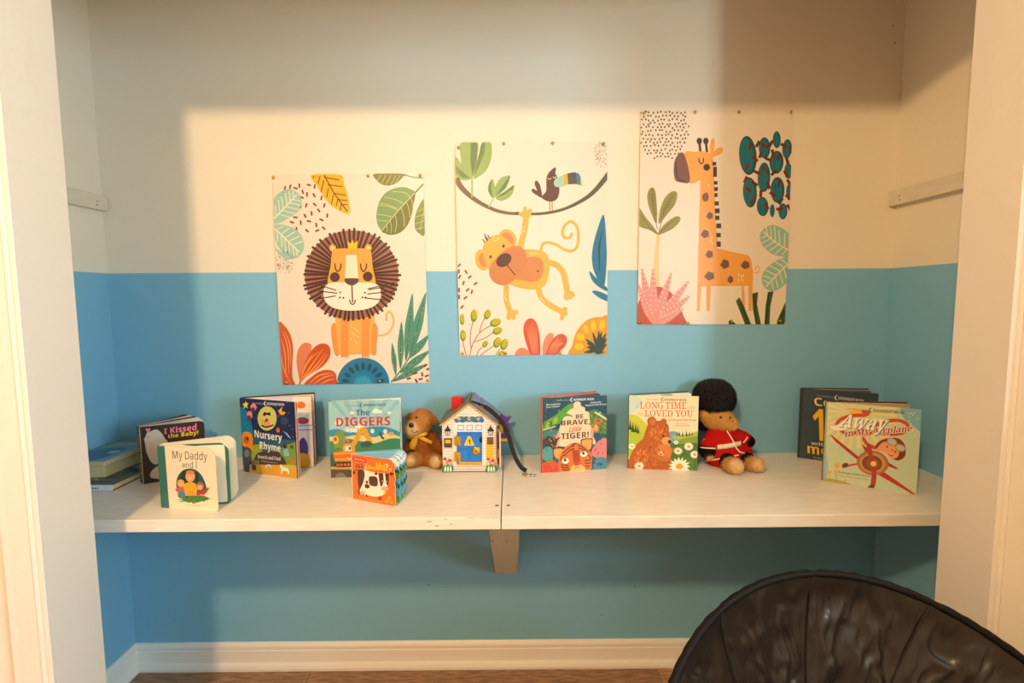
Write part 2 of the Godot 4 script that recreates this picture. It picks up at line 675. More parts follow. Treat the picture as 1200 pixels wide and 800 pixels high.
func structure():
	var paints := [M.cream, M.blue]
	var back := struct("wall_back", two_tone(Vector3(XL - 0.1, 0, -0.1), Vector3(XR + 0.1, CEIL, 0)), paints, "closet back wall painted cream above and sky blue below", "wall")
	for h in [[1049, 50], [744, 687], [502, 685], [705, 720], [1046, 30]]:
		part("nail_hole", ball(at_z(h[0], h[1], 0.0), Vector3(0.0022, 0.0026, 0.001), 8), M.hole, back)
	struct("wall_left", two_tone(Vector3(XL - 0.1, 0, 0), Vector3(XL, CEIL, ZI)), paints, "closet side wall beside the flat stack of books", "wall")
	struct("wall_right", two_tone(Vector3(XR, 0, 0), Vector3(XR + 0.1, CEIL, ZI)), paints, "closet side wall beside the airplane book", "wall")
	var zf := ZO - 0.012
	struct("wall_front_left", boxm(Vector3(RX0, 0, ZI), Vector3(XJL - 0.019, CEIL, zf)), M.room_cream, "cream wall outside the closet by the flat stack of books", "wall")
	struct("wall_front_right", boxm(Vector3(XJR + 0.019, 0, ZI), Vector3(AX1, CEIL, zf)), M.room_cream, "cream wall outside the closet behind the black chair", "wall")
	struct("wall_front_header", boxm(Vector3(XJL - 0.019, HEAD + 0.019, ZI), Vector3(XJR + 0.019, CEIL, zf)), M.room_cream, "cream wall over the closet opening", "wall")
	struct("wall_room_left", boxm(Vector3(RX0 - 0.1, 0, ZI), Vector3(RX0, CEIL, RZ)), M.room_cream, "plain cream wall of the room across from the unseen lamp", "wall")
	# out of view: wall, opening and sill, placed to shade casing and lower closet wall
	var rx := RX1 + 0.12
	var o := [0.97, 1.86, 1.13, 2.05]
	struct("wall_unseen_right_near", boxm(Vector3(RX1, 0, zf), Vector3(rx, CEIL, o[0])), M.room_cream, "unseen cream wall beside the black chair, placed to shade the closet casing", "wall")
	var dr := [1.98, 2.92, 2.04]      # a doorway out of view, placed to pass the window light into the closet
	struct("wall_unseen_right_post", boxm(Vector3(RX1, 0, o[1]), Vector3(rx, CEIL, dr[0])), M.room_cream, "unseen narrow cream wall between pass-through and doorway", "wall")
	struct("wall_unseen_right_far", boxm(Vector3(RX1, 0, dr[1]), Vector3(rx, CEIL, RZ)), M.room_cream, "unseen cream wall of the room beyond the doorway", "wall")
	struct("wall_unseen_right_lintel", boxm(Vector3(RX1, dr[2], dr[0]), Vector3(rx, CEIL, dr[1])), M.room_cream, "unseen cream wall over the doorway", "wall")
	struct("wall_unseen_right_low", boxm(Vector3(RX1, 0, o[0]), Vector3(rx, o[2] - 0.02, o[1])), M.room_cream, "unseen cream half wall under the pass-through sill, placed to shade the lower closet wall", "wall")
	struct("wall_unseen_right_high", boxm(Vector3(RX1, o[3], o[0]), Vector3(rx, CEIL, o[1])), M.room_cream, "unseen cream wall over the pass-through", "wall")
	struct("trim_7", boxm(Vector3(RX1 - 0.015, o[2] - 0.02, o[0]), Vector3(rx + 0.015, o[2], o[1]), 0.002), M.trim, "unseen white sill of the pass-through, placed to cut off the lamp light below", "trim")  # out of view, keeps the lamp off the lower closet wall
	struct("wall_room_rear", boxm(Vector3(RX0 - 0.1, 0, RZ), Vector3(AX1 + 0.1, CEIL, RZ + 0.1)), M.room_cream, "plain cream wall of the room facing the closet", "wall")
	# far wall of the unseen next room, built round the window that lights the closet
	var wn := [3.35, 4.45, 0.9, 2.1]
	struct("wall_unseen_next_near", boxm(Vector3(AX1, 0, ZI), Vector3(AX1 + 0.1, CEIL, wn[0])), M.room_cream, "unseen plain cream wall of the next room beside its window", "wall")
	struct("wall_unseen_next_far", boxm(Vector3(AX1, 0, wn[1]), Vector3(AX1 + 0.1, CEIL, RZ)), M.room_cream, "unseen narrow cream wall of the next room in the corner", "wall")
	struct("wall_unseen_next_low", boxm(Vector3(AX1, 0, wn[0]), Vector3(AX1 + 0.1, wn[2], wn[1])), M.room_cream, "unseen cream wall of the next room under its window", "wall")
	struct("wall_unseen_next_high", boxm(Vector3(AX1, wn[3], wn[0]), Vector3(AX1 + 0.1, CEIL, wn[1])), M.room_cream, "unseen cream wall of the next room over its window", "wall")
	struct("ceiling", boxm(Vector3(RX0 - 0.1, CEIL, -0.1), Vector3(AX1 + 0.1, CEIL + 0.1, RZ + 0.1)), M.ceiling, "white ceiling of rooms and closet", "ceiling")
	# floor of laid boards
	var fl := struct("floor", boxm(Vector3(RX0 - 0.1, -0.1, -0.1), Vector3(AX1 + 0.1, -0.012, RZ + 0.1)), M.hole, "brown wood floor boards running along the closet", "floor")
	var wide := 0.152
	var long := 1.21
	var board := boxm(Vector3(0.0006, -0.012, 0.0006), Vector3(long - 0.0006, 0, wide - 0.0006), 0.0012)
	var row := 0
	var z := -0.02
	while z < RZ:
		var x := RX0 - 0.05 - fmod(row * 0.47 + 0.31, 1.0) * long
		while x < AX1:
			if z + wide > ZI or (x + long > XL and x < XR):
				var p := part("plank", board, M["plank%d" % ((row * 2 + int(x * 3.0 + 20)) % 3)], fl)
				p.position = Vector3(x, 0, z)
			x += long
		z += wide
		row += 1
	# jambs of the opening and the casing round it
	struct("trim_1", boxm(Vector3(XJL - 0.019, 0, ZI), Vector3(XJL, HEAD + 0.019, ZO - 0.001), 0.0012), M.trim, "white painted jamb by the flat stack of books", "trim")
	struct("trim_2", boxm(Vector3(XJR, 0, ZI), Vector3(XJR + 0.019, HEAD + 0.019, ZO - 0.001), 0.0012), M.trim, "white painted jamb behind the black chair", "trim")
	struct("trim_3", boxm(Vector3(XJL, HEAD, ZI), Vector3(XJR, HEAD + 0.019, ZO - 0.001), 0.0012), M.trim, "white painted head jamb over the closet opening", "trim")
	var casing := [Vector2(0, 0), Vector2(0.0, 0.008), Vector2(0.0025, 0.0115), Vector2(0.006, 0.012), Vector2(0.0095, 0.0095), Vector2(0.0115, 0.0125), Vector2(0.0155, 0.0145), Vector2(0.019, 0.0125), Vector2(0.021, 0.0125), Vector2(0.055, 0.0165), Vector2(0.066, 0.0185), Vector2(0.0725, 0.0165), Vector2(0.0735, 0.0)]
	var turned := []
	for p in casing:
		turned.push_front(p)
	struct("trim_4", strip(turned, Vector3(XJL - 0.0015, 0, zf), Vector3(XJL - 0.0015, HEAD + 0.075, zf), Vector3.LEFT, Vector3.BACK), M.trim, "moulded white casing by the flat stack of books", "trim")
	struct("trim_5", strip(turned, Vector3(XJR + 0.0015, 0, zf), Vector3(XJR + 0.0015, HEAD + 0.075, zf), Vector3.RIGHT, Vector3.BACK), M.trim, "moulded white casing behind the black chair", "trim")
	struct("trim_6", strip(turned, Vector3(XJL, HEAD + 0.0015, zf), Vector3(XJR, HEAD + 0.0015, zf), Vector3.UP, Vector3.BACK), M.trim, "moulded white casing over the closet opening", "trim")
	# baseboards
	var bb := [Vector2(0, 0), Vector2(0.024, 0), Vector2(0.0245, 0.01), Vector2(0.021, 0.019), Vector2(0.0125, 0.0245), Vector2(0.0118, 0.027), Vector2(0.0118, 0.067), Vector2(0.0098, 0.071), Vector2(0.0112, 0.076), Vector2(0.0108, 0.084), Vector2(0.0065, 0.092), Vector2(0.004, 0.0946), Vector2(0, 0.0946)]
	struct("baseboard_back", strip(bb, Vector3(XL, 0, 0), Vector3(XR, 0, 0), Vector3.BACK), M.base, "white baseboard along the closet back wall", "baseboard")
	struct("baseboard_left", strip(bb, Vector3(XL, 0, 0), Vector3(XL, 0, ZI), Vector3.RIGHT), M.base, "short white baseboard on the closet side wall under the book stack", "baseboard")
	struct("baseboard_right", strip(bb, Vector3(XR, 0, 0), Vector3(XR, 0, ZI), Vector3.LEFT), M.base, "short white baseboard on the closet side wall behind the chair", "baseboard")
	struct("baseboard_front_left", strip(bb, Vector3(RX0, 0, zf), Vector3(XJL - 0.077, 0, zf), Vector3.BACK), M.base, "white baseboard outside the closet", "baseboard")
	# the old shelf cleats on the side walls
	for s in [0, 1]:
		var x0 := XL if s == 0 else XR - 0.022
		var c := part(numbered("shelf_cleat"), boxm(Vector3(x0, 1.5875, 0.002), Vector3(x0 + 0.022, 1.634, ZI - 0.06), 0.002), M.cleat, self)
		tag(c, ["narrow cream wooden cleat on the shaded side wall above the book stack", "narrow cream wooden cleat on the warmly lit side wall above the airplane book"][s], "cleat", "old shelf cleats on the closet side walls")
		for k in 3:
			var px := XL + 0.0222 if s == 0 else XR - 0.0222
			part("nail_hole", ball(Vector3(px, [1.613, 1.601, 1.61][k], [0.045, 0.048, 0.44][k]), Vector3(0.0012, 0.0024, 0.0024), 8), M.hole, c)

func shelf():
	var seam := -0.0262
	for s in [0, 1]:
		var x0 := XL + 0.001 if s == 0 else seam + 0.0006
		var x1 := seam - 0.0018 if s == 0 else XR - 0.001
		var b := part(numbered("shelf_board"), boxm(Vector3(x0, HS - TS, 0.001), Vector3(x1, HS, ZS), 0.0016), M.shelf, self)
		tag(b, ["white painted shelf board under the teddy bear and toy house", "white painted shelf board under the guard bear and airplane book"][s], "shelf", "white shelf boards across the closet")
		var hx := -0.039 if s == 0 else -0.009
		part("screw_hole", ball(Vector3(hx, HS, 0.417), Vector3(0.0052, 0.0007, 0.0045), 12), M.hole, b, "dark screw hole")
		if s == 0:
			for ch in [[503, 611, 5, 1.4], [512, 616, 4, 1.6], [522, 608, 3, 1.0], [529, 614, 2.4, 1.2], [552, 606.6, 8, 0.7], [568, 606.3, 10, 0.6], [581, 606.2, 6, 0.6]]:
				part("paint_chip", ball(at_z(ch[0], ch[1], ZS), Vector3(ch[2] * 0.0016, ch[3] * 0.0011, 0.0003), 8), M.chip, b)
	# the brace under the seam: a board from the wall up to the front of the shelf
	var lowp := Vector3(-0.0205, 0.338, 0.0)
	var top := Vector3(-0.0265, HS - TS, 0.452)
	var dir := (top - lowp).normalized()
	var across := Vector3(1, 0, 0)
	var outw := across.cross(dir).normalized()
	if outw.z < 0:
		outw = -outw
	var st := mb()
	var len := (top - lowp).length()
	# side view (z, y), cut flush with the wall and with the underside of the shelf
	var th := 0.038
	var up := Vector2(dir.z, dir.y)
	var nrm := Vector2(outw.z, outw.y)
	var a := Vector2(0.0, lowp.y)
	var d := a + up * len
	var b2 := Vector2(0.0, lowp.y + th / up.x)
	var d2 := Vector2(d.x - th / up.y, d.y)
	var side := PackedVector2Array([a, a + up * 0.01 + nrm * 0.0, d, d2, b2])
	var hw := 0.0405
	# a prism along x; its outer face is chamfered along both long edges
	var ring := []
	for k in 4:
		var inset: float = [0.0, 0.004, 0.004, 0.0][k]
		var xx: float = [-hw, -hw + 0.004, hw - 0.004, hw][k]
		var q := []
		for p in side:
			q.append(Vector3(lowp.x + xx, p.y, p.x))
		for j in 3:
			q[j] -= Vector3(0, nrm.y, nrm.x) * (0.004 - inset)
			q[j].z = maxf(q[j].z, 0.0)
			q[j].y = minf(q[j].y, HS - TS)
		ring.append(q)
	for k in 3:
		for j in side.size():
			var j2 := (j + 1) % side.size()
			quad(st, ring[k][j2], ring[k][j], ring[k + 1][j], ring[k + 1][j2])
	for k in [0, 3]:
		for j in range(1, side.size() - 1):
			if k == 0:
				tri(st, ring[0][0], ring[0][j], ring[0][j + 1])
			else:
				tri(st, ring[3][0], ring[3][j + 1], ring[3][j])
	var brace := part("shelf_brace", done(st), M.brace, self)
	tag(brace, "slanted grey green wooden brace under the seam of the shelf", "brace")
	for h in [[577.5, 633.5], [594, 633.5], [589.5, 671]]:
		var ray := look(h[0], h[1])
		var t := (lowp - cam_at).dot(outw) / ray.dot(outw)
		part("screw_head", ball(cam_at + ray * t, Vector3(0.0022, 0.0022, 0.0022), 8), M.hole, brace)

# ---------------------------------------------------------------- the three animal posters
func poster(called: String, label: String, c: Canvas, corners: Array, pins: Array):
	# corners: the sheet's corners on the wall in photograph pixels; pins: where its tacks are
	var tl := at_z(corners[0].x, corners[0].y, 0.003)
	var tr := at_z(corners[1].x, corners[1].y, 0.003)
	var br := at_z(corners[2].x, corners[2].y, 0.003)
	var bl := at_z(corners[3].x, corners[3].y, 0.003)
	var mid := (tl + tr + bl + br) / 4.0
	var t := thing(called, label, "poster", mid, "animal posters pinned in a row on the closet wall")
	var st := mb(true)
	var nx := 14
	var ny := 18
	var p := func(i: int, j: int) -> Vector3:
		var u := float(i) / nx
		var v := float(j) / ny
		var q: Vector3 = tl.lerp(tr, u).lerp(bl.lerp(br, u), v) - mid
		# a sheet that lies loosely: it lifts a little between the tacks
		q.z += 0.0016 * (sin(u * 9.4) * 0.5 + 0.5) * sin(PI * v) + 0.0012 * sin(v * 7.0 + u * 3.0) ** 2 + (0.0035 * pow(absf(u - 0.5) * 2.0, 6.0) * sin(PI * v))
		return q
	for i in nx:
		for j in ny:
			var u0 := Vector2(float(i) / nx, float(j) / ny)
			var u1 := Vector2(float(i + 1) / nx, float(j + 1) / ny)
			var a: Vector3 = p.call(i, j)
			var b: Vector3 = p.call(i + 1, j)
			var d: Vector3 = p.call(i + 1, j + 1)
			var e: Vector3 = p.call(i, j + 1)
			triuv(st, e, d, b, Vector2(u0.x, u1.y), u1, Vector2(u1.x, u0.y))
			triuv(st, e, b, a, Vector2(u0.x, u1.y), Vector2(u1.x, u0.y), u0)
	var m := printed(c, 0.42)
	m.transparency = BaseMaterial3D.TRANSPARENCY_ALPHA      # thin paper: the paint edge behind it just shows through
	m.albedo_color = Color(1, 1, 1, 0.93)
	part("sheet", done(st), m, t)
	for k in range(0, pins.size(), 2):
		var q := at_z(pins[k], pins[k + 1], 0.006) - mid
		part("tack", lathe([Vector2(0, -0.004), Vector2(0.0048, -0.0005), Vector2(0.0052, 0.0006), Vector2(0.0045, 0.0022), Vector2(0.0025, 0.0034), Vector2(0, 0.0038)], Transform3D(Basis(Vector3.RIGHT, PI / 2), q), 14), M.brass, t)

func posters():
	var paper := srgb(236, 223, 206)
	lion_print(paper)
	monkey_print(paper)
	giraffe_print(paper)

func lion_print(paper: Color):
	var q := [Vector2(319.5, 204.4), Vector2(495.7, 203.0), Vector2(503.6, 448.3), Vector2(331.2, 450.6)]
	var c := Canvas.new(900, 1260, paper, q)
	var dark := srgb(74, 36, 18)
	var mint := srgb(157, 199, 182)
	var cream := srgb(246, 232, 208)
	# leaves and strokes of the upper left
	c.ref(315, 195, 5.924)
	c.dashes([113, 150, 100, 150, 140, 105, 187, 150, 15, 213, 132, 95, 280, 128, 15, 320, 138, 95, 237, 175, 75, 267, 193, 90, 316, 198, 60, 230, 213, 25, 367, 217, 100, 262, 268, 105, 321, 262, 40, 387, 268, 105, 348, 303, 55, 299, 323, 85, 254, 340, 62, 407, 338, 95, 187, 350, 5, 281, 377, 15, 367, 367, 18, 163, 384, 20, 224, 387, 85, 331, 402, 80, 194, 432, 95, 267, 442, 40, 338, 441, 155, 382, 424, 40, 222, 275, 100], 30, 12, srgb(132, 52, 26))
	c.blob([300, 60, 340, 140, 390, 220, 450, 280, 520, 318, 557, 325, 563, 280, 550, 200, 520, 110, 495, 58], srgb(236, 178, 28))
	c.stroke([385, 58, 450, 175, 545, 308], 7, dark)
	for v in [[315, 65, 309, 82], [358, 66, 343, 120], [383, 96, 366, 175], [415, 150, 405, 212], [450, 195, 436, 260], [480, 225, 470, 272], [503, 258, 497, 302], [385, 75, 490, 94], [412, 126, 515, 140], [450, 185, 535, 198], [490, 228, 545, 235], [515, 262, 545, 262]]:
		c.stroke(v, 6, dark)
	c.blob([35, 230, 90, 170, 150, 157, 205, 185, 231, 240, 205, 310, 150, 350, 90, 385, 42, 392, 36, 340], mint)
	c.stroke([40, 360, 195, 195], 9, cream)
	for v in [[55, 335, 48, 265], [78, 310, 68, 232], [102, 285, 90, 208], [127, 260, 118, 185], [150, 236, 142, 172], [172, 216, 168, 170], [75, 330, 150, 350], [100, 305, 185, 325], [125, 278, 205, 295], [148, 252, 222, 266], [170, 228, 226, 240]]:
		c.stroke(v, 6, cream)
	c.blob([42, 403, 120, 405, 190, 433, 235, 490, 246, 560, 215, 618, 160, 636, 110, 602, 62, 540, 45, 470], mint)
	c.stroke([42, 425, 100, 480, 215, 590], 9, cream)
	for v in [[62, 440, 68, 520], [88, 466, 95, 555], [112, 490, 122, 590], [140, 518, 150, 605], [168, 548, 178, 618], [190, 570, 200, 615], [62, 432, 100, 412], [95, 462, 145, 425], [122, 488, 185, 448], [148, 512, 215, 480], [175, 538, 235, 515]]:
		c.stroke(v, 6, cream)
	c.specks(rng, 170, 115, 660, 66, 78, 2.6, srgb(70, 50, 40))
	c.blob([48, 560, 110, 602, 150, 630, 120, 640, 60, 590], mint)
	# leaves of the upper right
	c.ref(400, 195, 5.924)
	c.blob([232, 52, 250, 98, 290, 127, 340, 130, 390, 110, 430, 70, 440, 52], srgb(116, 122, 60))
	for v in [[275, 60, 255, 95], [310, 60, 280, 118], [345, 62, 310, 125], [380, 62, 345, 125], [408, 62, 375, 115]]:
		c.stroke(v, 4, srgb(205, 196, 140))
	c.stroke([435, 55, 500, 75, 575, 80], 8, srgb(96, 140, 84))
	c.blob([512, 180, 480, 155, 430, 142, 370, 150, 310, 180, 265, 240, 245, 320, 250, 390, 285, 447, 340, 471, 400, 460, 450, 420, 485, 350, 502, 260], srgb(121, 156, 98))
	c.blob([512, 182, 440, 262, 370, 340, 285, 440, 300, 458, 340, 471, 400, 460, 450, 420, 485, 350, 502, 260], srgb(108, 118, 58))
	c.stroke([575, 115, 512, 182], 10, srgb(96, 110, 60))
	c.stroke([512, 182, 400, 298, 285, 440], 5, srgb(214, 204, 150))
	for v in [[480, 212, 440, 180, 355, 172], [435, 258, 370, 225, 300, 212], [395, 300, 330, 275, 262, 266], [385, 288, 320, 262, 268, 252], [350, 345, 300, 335, 250, 328], [325, 375, 280, 372, 250, 368], [450, 240, 470, 290, 478, 350], [415, 285, 435, 340, 437, 415], [375, 335, 385, 390, 375, 452], [340, 372, 350, 420, 345, 460], [315, 400, 320, 430, 318, 452], [480, 215, 495, 250, 495, 280]]:
		c.stroke(v, 4, srgb(214, 204, 150))
	c.blob([580, 230, 530, 290, 510, 370, 515, 430, 540, 460, 580, 462], srgb(118, 140, 74))
	for v in [[575, 290, 530, 310], [575, 330, 515, 350], [575, 375, 512, 395], [578, 420, 520, 430], [575, 300, 548, 440]]:
		c.stroke(v, 4, srgb(205, 200, 140))
	# the lion
	c.ref(310, 190, 2.962)
	c.stroke([392, 600, 425, 594, 446, 565, 446, 535, 435, 516, 424, 526, 425, 548], 8, srgb(246, 184, 112))
	c.poly([246, 530, 382, 530, 388, 664, 246, 668], srgb(244, 172, 88))
	for k in 9:
		c.stroke([300 + (k % 3) * 10 + (k % 2) * 3, 566 + k * 7, 302 + (k % 3) * 10 + (k % 2) * 3, 571 + k * 7], 3, srgb(252, 236, 200))
	c.blob([238, 556, 231, 580, 236, 630, 245, 666, 258, 666, 252, 610, 247, 562], srgb(232, 150, 74))
	c.blob([385, 556, 394, 580, 390, 630, 388, 664, 374, 664, 372, 610, 376, 562], srgb(232, 150, 74))
	for x in [266, 338]:
		c.rect(x, 540, x + 26, 672, srgb(232, 150, 74))
		for k in 3:
			c.ell(x + 4 + k * 9, 672, 4, 5, srgb(232, 150, 74), 0, 10)
	var mane := []
	for k in 44:
		var g := TAU * k / 44
		mane.append(303 + cos(g) * 163)
		mane.append(389 + sin(g) * 155)
	c.poly(mane, srgb(156, 104, 92))
	for k in 58:
		var g := TAU * k / 58 + rng.randf_range(-0.02, 0.02)
		var a := Vector2(cos(g) * 163, sin(g) * 155)
		var inner := rng.randf_range(0.42, 0.5) if sin(g) < 0.55 else 0.8
		var outer := rng.randf_range(1.0, 1.055)
		c.stroke([303 + a.x * inner, 389 + a.y * inner, 303 + a.x * outer, 389 + a.y * outer], 8, dark)
	for x in [237, 361]:
		c.ell(x, 295, 12, 13, srgb(240, 166, 76))
		c.ell(x, 296, 6, 7, srgb(252, 224, 176))
	c.blob([236, 306, 250, 298, 303, 296, 356, 298, 370, 306, 376, 360, 382, 430, 303, 440, 224, 430, 230, 360], srgb(243, 168, 74))
	c.blob([206, 447, 214, 425, 240, 415, 303, 414, 366, 415, 394, 424, 404, 447, 398, 480, 365, 504, 303, 513, 243, 504, 212, 480], srgb(247, 236, 216))
	c.poly([284, 319, 320, 319, 327, 404, 279, 404], srgb(247, 230, 202))
	c.blob([279, 402, 303, 400, 327, 402, 322, 417, 303, 425, 284, 417], srgb(98, 66, 56))
	c.ell(245, 396, 17, 17, srgb(82, 50, 44))
	c.ell(359, 394, 17, 17, srgb(82, 50, 44))
	for x in [245, 334]:
		c.stroke([x, 349, x + 2, 366, x + 10, 377, x + 19, 366, x + 21, 349], 4.5, dark)
	c.stroke([304, 422, 306, 484], 4.5, srgb(92, 58, 48))
	c.stroke([295, 475, 300, 487, 306, 490, 312, 487, 316, 475], 4, dark)
	for v in [[180, 421, 250, 442], [188, 444, 253, 452], [185, 472, 248, 461], [358, 437, 452, 415], [357, 455, 450, 444], [345, 468, 440, 478], [362, 440, 448, 425]]:
		c.stroke(v, 3.5, dark)
	for p in [[263, 449], [274, 468], [262, 467], [349, 450], [340, 466], [352, 467]]:
		c.ell(p[0], p[1], 3.2, 3.2, dark, 0, 10)
	c.poly([292, 298, 289, 270, 299, 281, 306, 265, 312, 281, 324, 269, 321, 298], srgb(248, 196, 14))
	# red leaves of the lower left
	c.ref(325, 320, 5.926)
	var rust := srgb(206, 88, 44)
	c.blob([14, 342, 60, 368, 95, 430, 111, 520, 106, 620, 106, 720, 124, 785, 34, 785, 26, 550], rust)
	for v in [[40, 400, 75, 520, 80, 700], [30, 450, 55, 560, 60, 720], [55, 400, 90, 500, 95, 640], [28, 560, 45, 660, 95, 770]]:
		c.stroke(v, [2, 8, 2], srgb(240, 164, 104))
	c.blob([155, 745, 138, 650, 135, 580, 150, 520, 182, 484, 218, 481, 239, 502, 230, 560, 190, 640, 165, 720], srgb(229, 128, 94))
	c.blob([150, 780, 170, 690, 200, 600, 250, 520, 300, 487, 347, 491, 371, 530, 360, 590, 310, 650, 230, 700, 180, 738], srgb(203, 80, 34))
	for v in [[160, 750, 210, 620, 290, 540], [165, 740, 230, 650, 320, 520], [170, 735, 260, 650, 335, 550], [175, 730, 280, 655, 350, 560], [162, 760, 190, 650, 250, 550]]:
		c.stroke(v, [3, 10, 2], srgb(244, 160, 74))
	c.blob([190, 785, 250, 710, 310, 674, 370, 671, 406, 695, 413, 735, 408, 785], srgb(206, 84, 40))
	for v in [[220, 770, 290, 710, 380, 690], [250, 772, 320, 725, 395, 705], [300, 772, 350, 745, 400, 730]]:
		c.stroke(v, [3, 9, 2], srgb(244, 166, 110))
	# the blue fruit slice
	c.ref(310, 190, 2.962)
	c.ell(343, 769, 91, 92, srgb(30, 122, 166), 0, 48)
	for k in 9:
		var g := PI + PI * (k + 0.5) / 9
		c.ell(343 + cos(g) * 62, 769 + sin(g) * 62, 14, 7, srgb(20, 84, 112), rad_to_deg(g))
	for k in 9:
		var g := PI + PI * (k + 0.5) / 9
		c.lance(343, 769, 343 + cos(g) * 36, 769 + sin(g) * 36, 9, srgb(48, 160, 196))
	# the fern of the lower right
	c.ref(410, 320, 5.93)
	var fern := srgb(78, 142, 120)
	for v in [[320, 708, 295, 480, 36], [352, 662, 360, 333, 46], [390, 606, 436, 135, 58], [416, 582, 530, 128, 66], [408, 592, 556, 420, 52], [352, 692, 560, 532, 56], [298, 752, 540, 628, 46]]:
		c.lance(v[0], v[1], v[2], v[3], v[4], fern)
		c.stroke([v[0], v[1], lerpf(v[0], v[2], 0.85), lerpf(v[1], v[3], 0.85)], 4, srgb(44, 98, 84))
		for k in 9:
			var f := rng.randf_range(0.12, 0.85)
			c.ell(lerpf(v[0], v[2], f) + rng.randf_range(-9, 9), lerpf(v[1], v[3], f) + rng.randf_range(-6, 6), 3, 3, srgb(220, 186, 96), 0, 6)
	c.stroke([286, 758, 350, 680, 420, 575], 10, fern)
	c.dashes([525, 640, 145, 545, 664, 165, 503, 702, 80, 455, 694, 160, 535, 712, 160, 410, 731, 165, 462, 747, 60, 492, 735, 165], 30, 13, srgb(132, 52, 40))
	poster("lion_poster", "poster of a sleeping lion wearing a tiny crown, among red and green leaves", c, q, [320.5, 208, 431.5, 206.2, 492.2, 205.4, 335.5, 448.5, 396, 447.5, 445, 446.5, 501, 445.6])

func monkey_print(paper: Color):
	var q := [Vector2(533.2, 166.4), Vector2(711.4, 166.0), Vector2(711.5, 414.8), Vector2(538.8, 416.6)]
	var c := Canvas.new(900, 1260, paper, q)
	var dark := srgb(78, 44, 32)
	var o := srgb(246, 176, 80)
	var b := srgb(210, 134, 84)
	# plants of the upper left
	c.ref(525, 160, 6.158)
	var g1 := srgb(146, 174, 104)
	var g2 := srgb(98, 130, 80)
	c.blob([95, 45, 92, 150, 110, 230, 165, 290, 182, 292, 205, 210, 214, 130, 213, 45], g1)
	c.poly([165, 45, 213, 45, 213, 130, 198, 220, 178, 285, 163, 180], g2)
	c.blob([245, 45, 222, 140, 186, 296, 230, 284, 280, 240, 312, 165, 318, 100, 308, 45], g1)
	c.poly([245, 45, 270, 45, 262, 120, 225, 215, 188, 290, 212, 170], g2)
	c.blob([52, 145, 100, 200, 168, 292, 140, 316, 90, 310, 55, 278], g1)
	c.poly([55, 205, 90, 240, 160, 300, 110, 300, 60, 262], g2)
	for k in 12:
		c.stroke([168, 60 + k * 17, 208 - k * 1.5, 58 + k * 17], 3, srgb(74, 104, 66))
	c.stroke([60, 300, 100, 370, 190, 450, 300, 512, 400, 545, 520, 556, 640, 556], [44, 26, 18], srgb(112, 92, 72))
	c.stroke([175, 290, 174, 436], 13, srgb(150, 184, 118))
	c.blob([320, 305, 296, 340, 290, 392, 326, 447, 344, 400, 336, 340], g1)
	c.blob([446, 279, 380, 300, 340, 370, 334, 432, 360, 425, 420, 370, 446, 305], g1)
	c.poly([446, 282, 445, 310, 415, 372, 345, 428, 400, 345], g2)
	c.blob([476, 348, 410, 395, 345, 441, 390, 463, 450, 432, 476, 385], g1)
	c.poly([474, 352, 410, 395, 345, 441, 405, 420, 470, 375], g2)
	c.poly([318, 310, 296, 345, 292, 392, 322, 440, 312, 370], g2)
	c.stroke([330, 448, 312, 475, 294, 510], 8, srgb(150, 184, 118))
	c.ref(520, 150, 2.857)
	c.stroke([240, 283, 290, 287, 350, 283, 410, 268, 470, 238, 510, 205, 556, 148], [8, 10, 18], srgb(92, 86, 64))
	# the bird
	c.ref(610, 160, 6.155)
	var bird := srgb(100, 64, 60)
	c.stroke([212, 460, 212, 536], 8, srgb(206, 128, 92))
	c.stroke([229, 460, 229, 534], 8, srgb(206, 128, 92))
	c.blob([252, 221, 216, 247, 191, 285, 187, 340, 184, 395, 153, 432, 175, 456, 215, 468, 256, 456, 277, 420, 281, 370, 267, 330, 266, 290, 252, 262, 256, 245], bird)
	c.blob([156, 436, 120, 422, 86, 398, 81, 382, 95, 374, 120, 388, 104, 345, 107, 321, 124, 320, 145, 358], bird)
	c.blob([242, 325, 258, 300, 310, 275, 330, 270, 330, 348, 266, 363, 245, 350], srgb(166, 202, 178))
	c.poly([310, 275, 340, 266, 345, 343, 317, 349], srgb(240, 172, 40))
	c.poly([339, 266, 370, 258, 402, 258, 406, 342, 345, 343], srgb(84, 82, 74))
	c.poly([402, 258, 424, 268, 436, 298, 436, 352, 406, 342], srgb(62, 128, 156))
	c.poly([434, 292, 449, 356, 432, 351], srgb(236, 176, 60))
	c.stroke([198, 297, 205, 306, 214, 306, 221, 298], 5, srgb(235, 222, 205))
	c.stroke([236, 289, 243, 296, 251, 295, 258, 286], 5, srgb(235, 222, 205))
	c.specks(rng, 190, 590, 130, 66, 98, 2.6, srgb(96, 74, 54))
	# the blue leaves of the right edge
	c.ref(520, 150, 2.857)
	var blue := srgb(34, 116, 152)
	c.blob([534, 289, 512, 345, 497, 410, 498, 460, 512, 500, 535, 535, 545, 440, 542, 350], blue)
	c.stroke([531, 340, 520, 400, 522, 480], [2, 7, 2], srgb(22, 70, 98))
	c.blob([488, 478, 510, 500, 552, 540, 552, 548, 520, 532, 496, 508], blue)
	c.blob([497, 544, 520, 546, 552, 562, 552, 580, 525, 570, 505, 556], blue)
	# the monkey
	c.ref(530, 235, 5.33)
	c.stroke([555, 312, 563, 275, 595, 260, 650, 274, 700, 304, 745, 314, 779, 288, 788, 225, 780, 165, 746, 131, 710, 146, 689, 190, 700, 228, 730, 231, 748, 204], 18, o)
	c.stroke([422, 300, 448, 200, 464, 95], 37, o)
	for p in [[461, 84, 33, 26], [455, 52, 12, 18], [486, 66, 14, 17], [430, 84, 15, 13]]:
		c.ell(p[0], p[1], p[2], p[3], o)
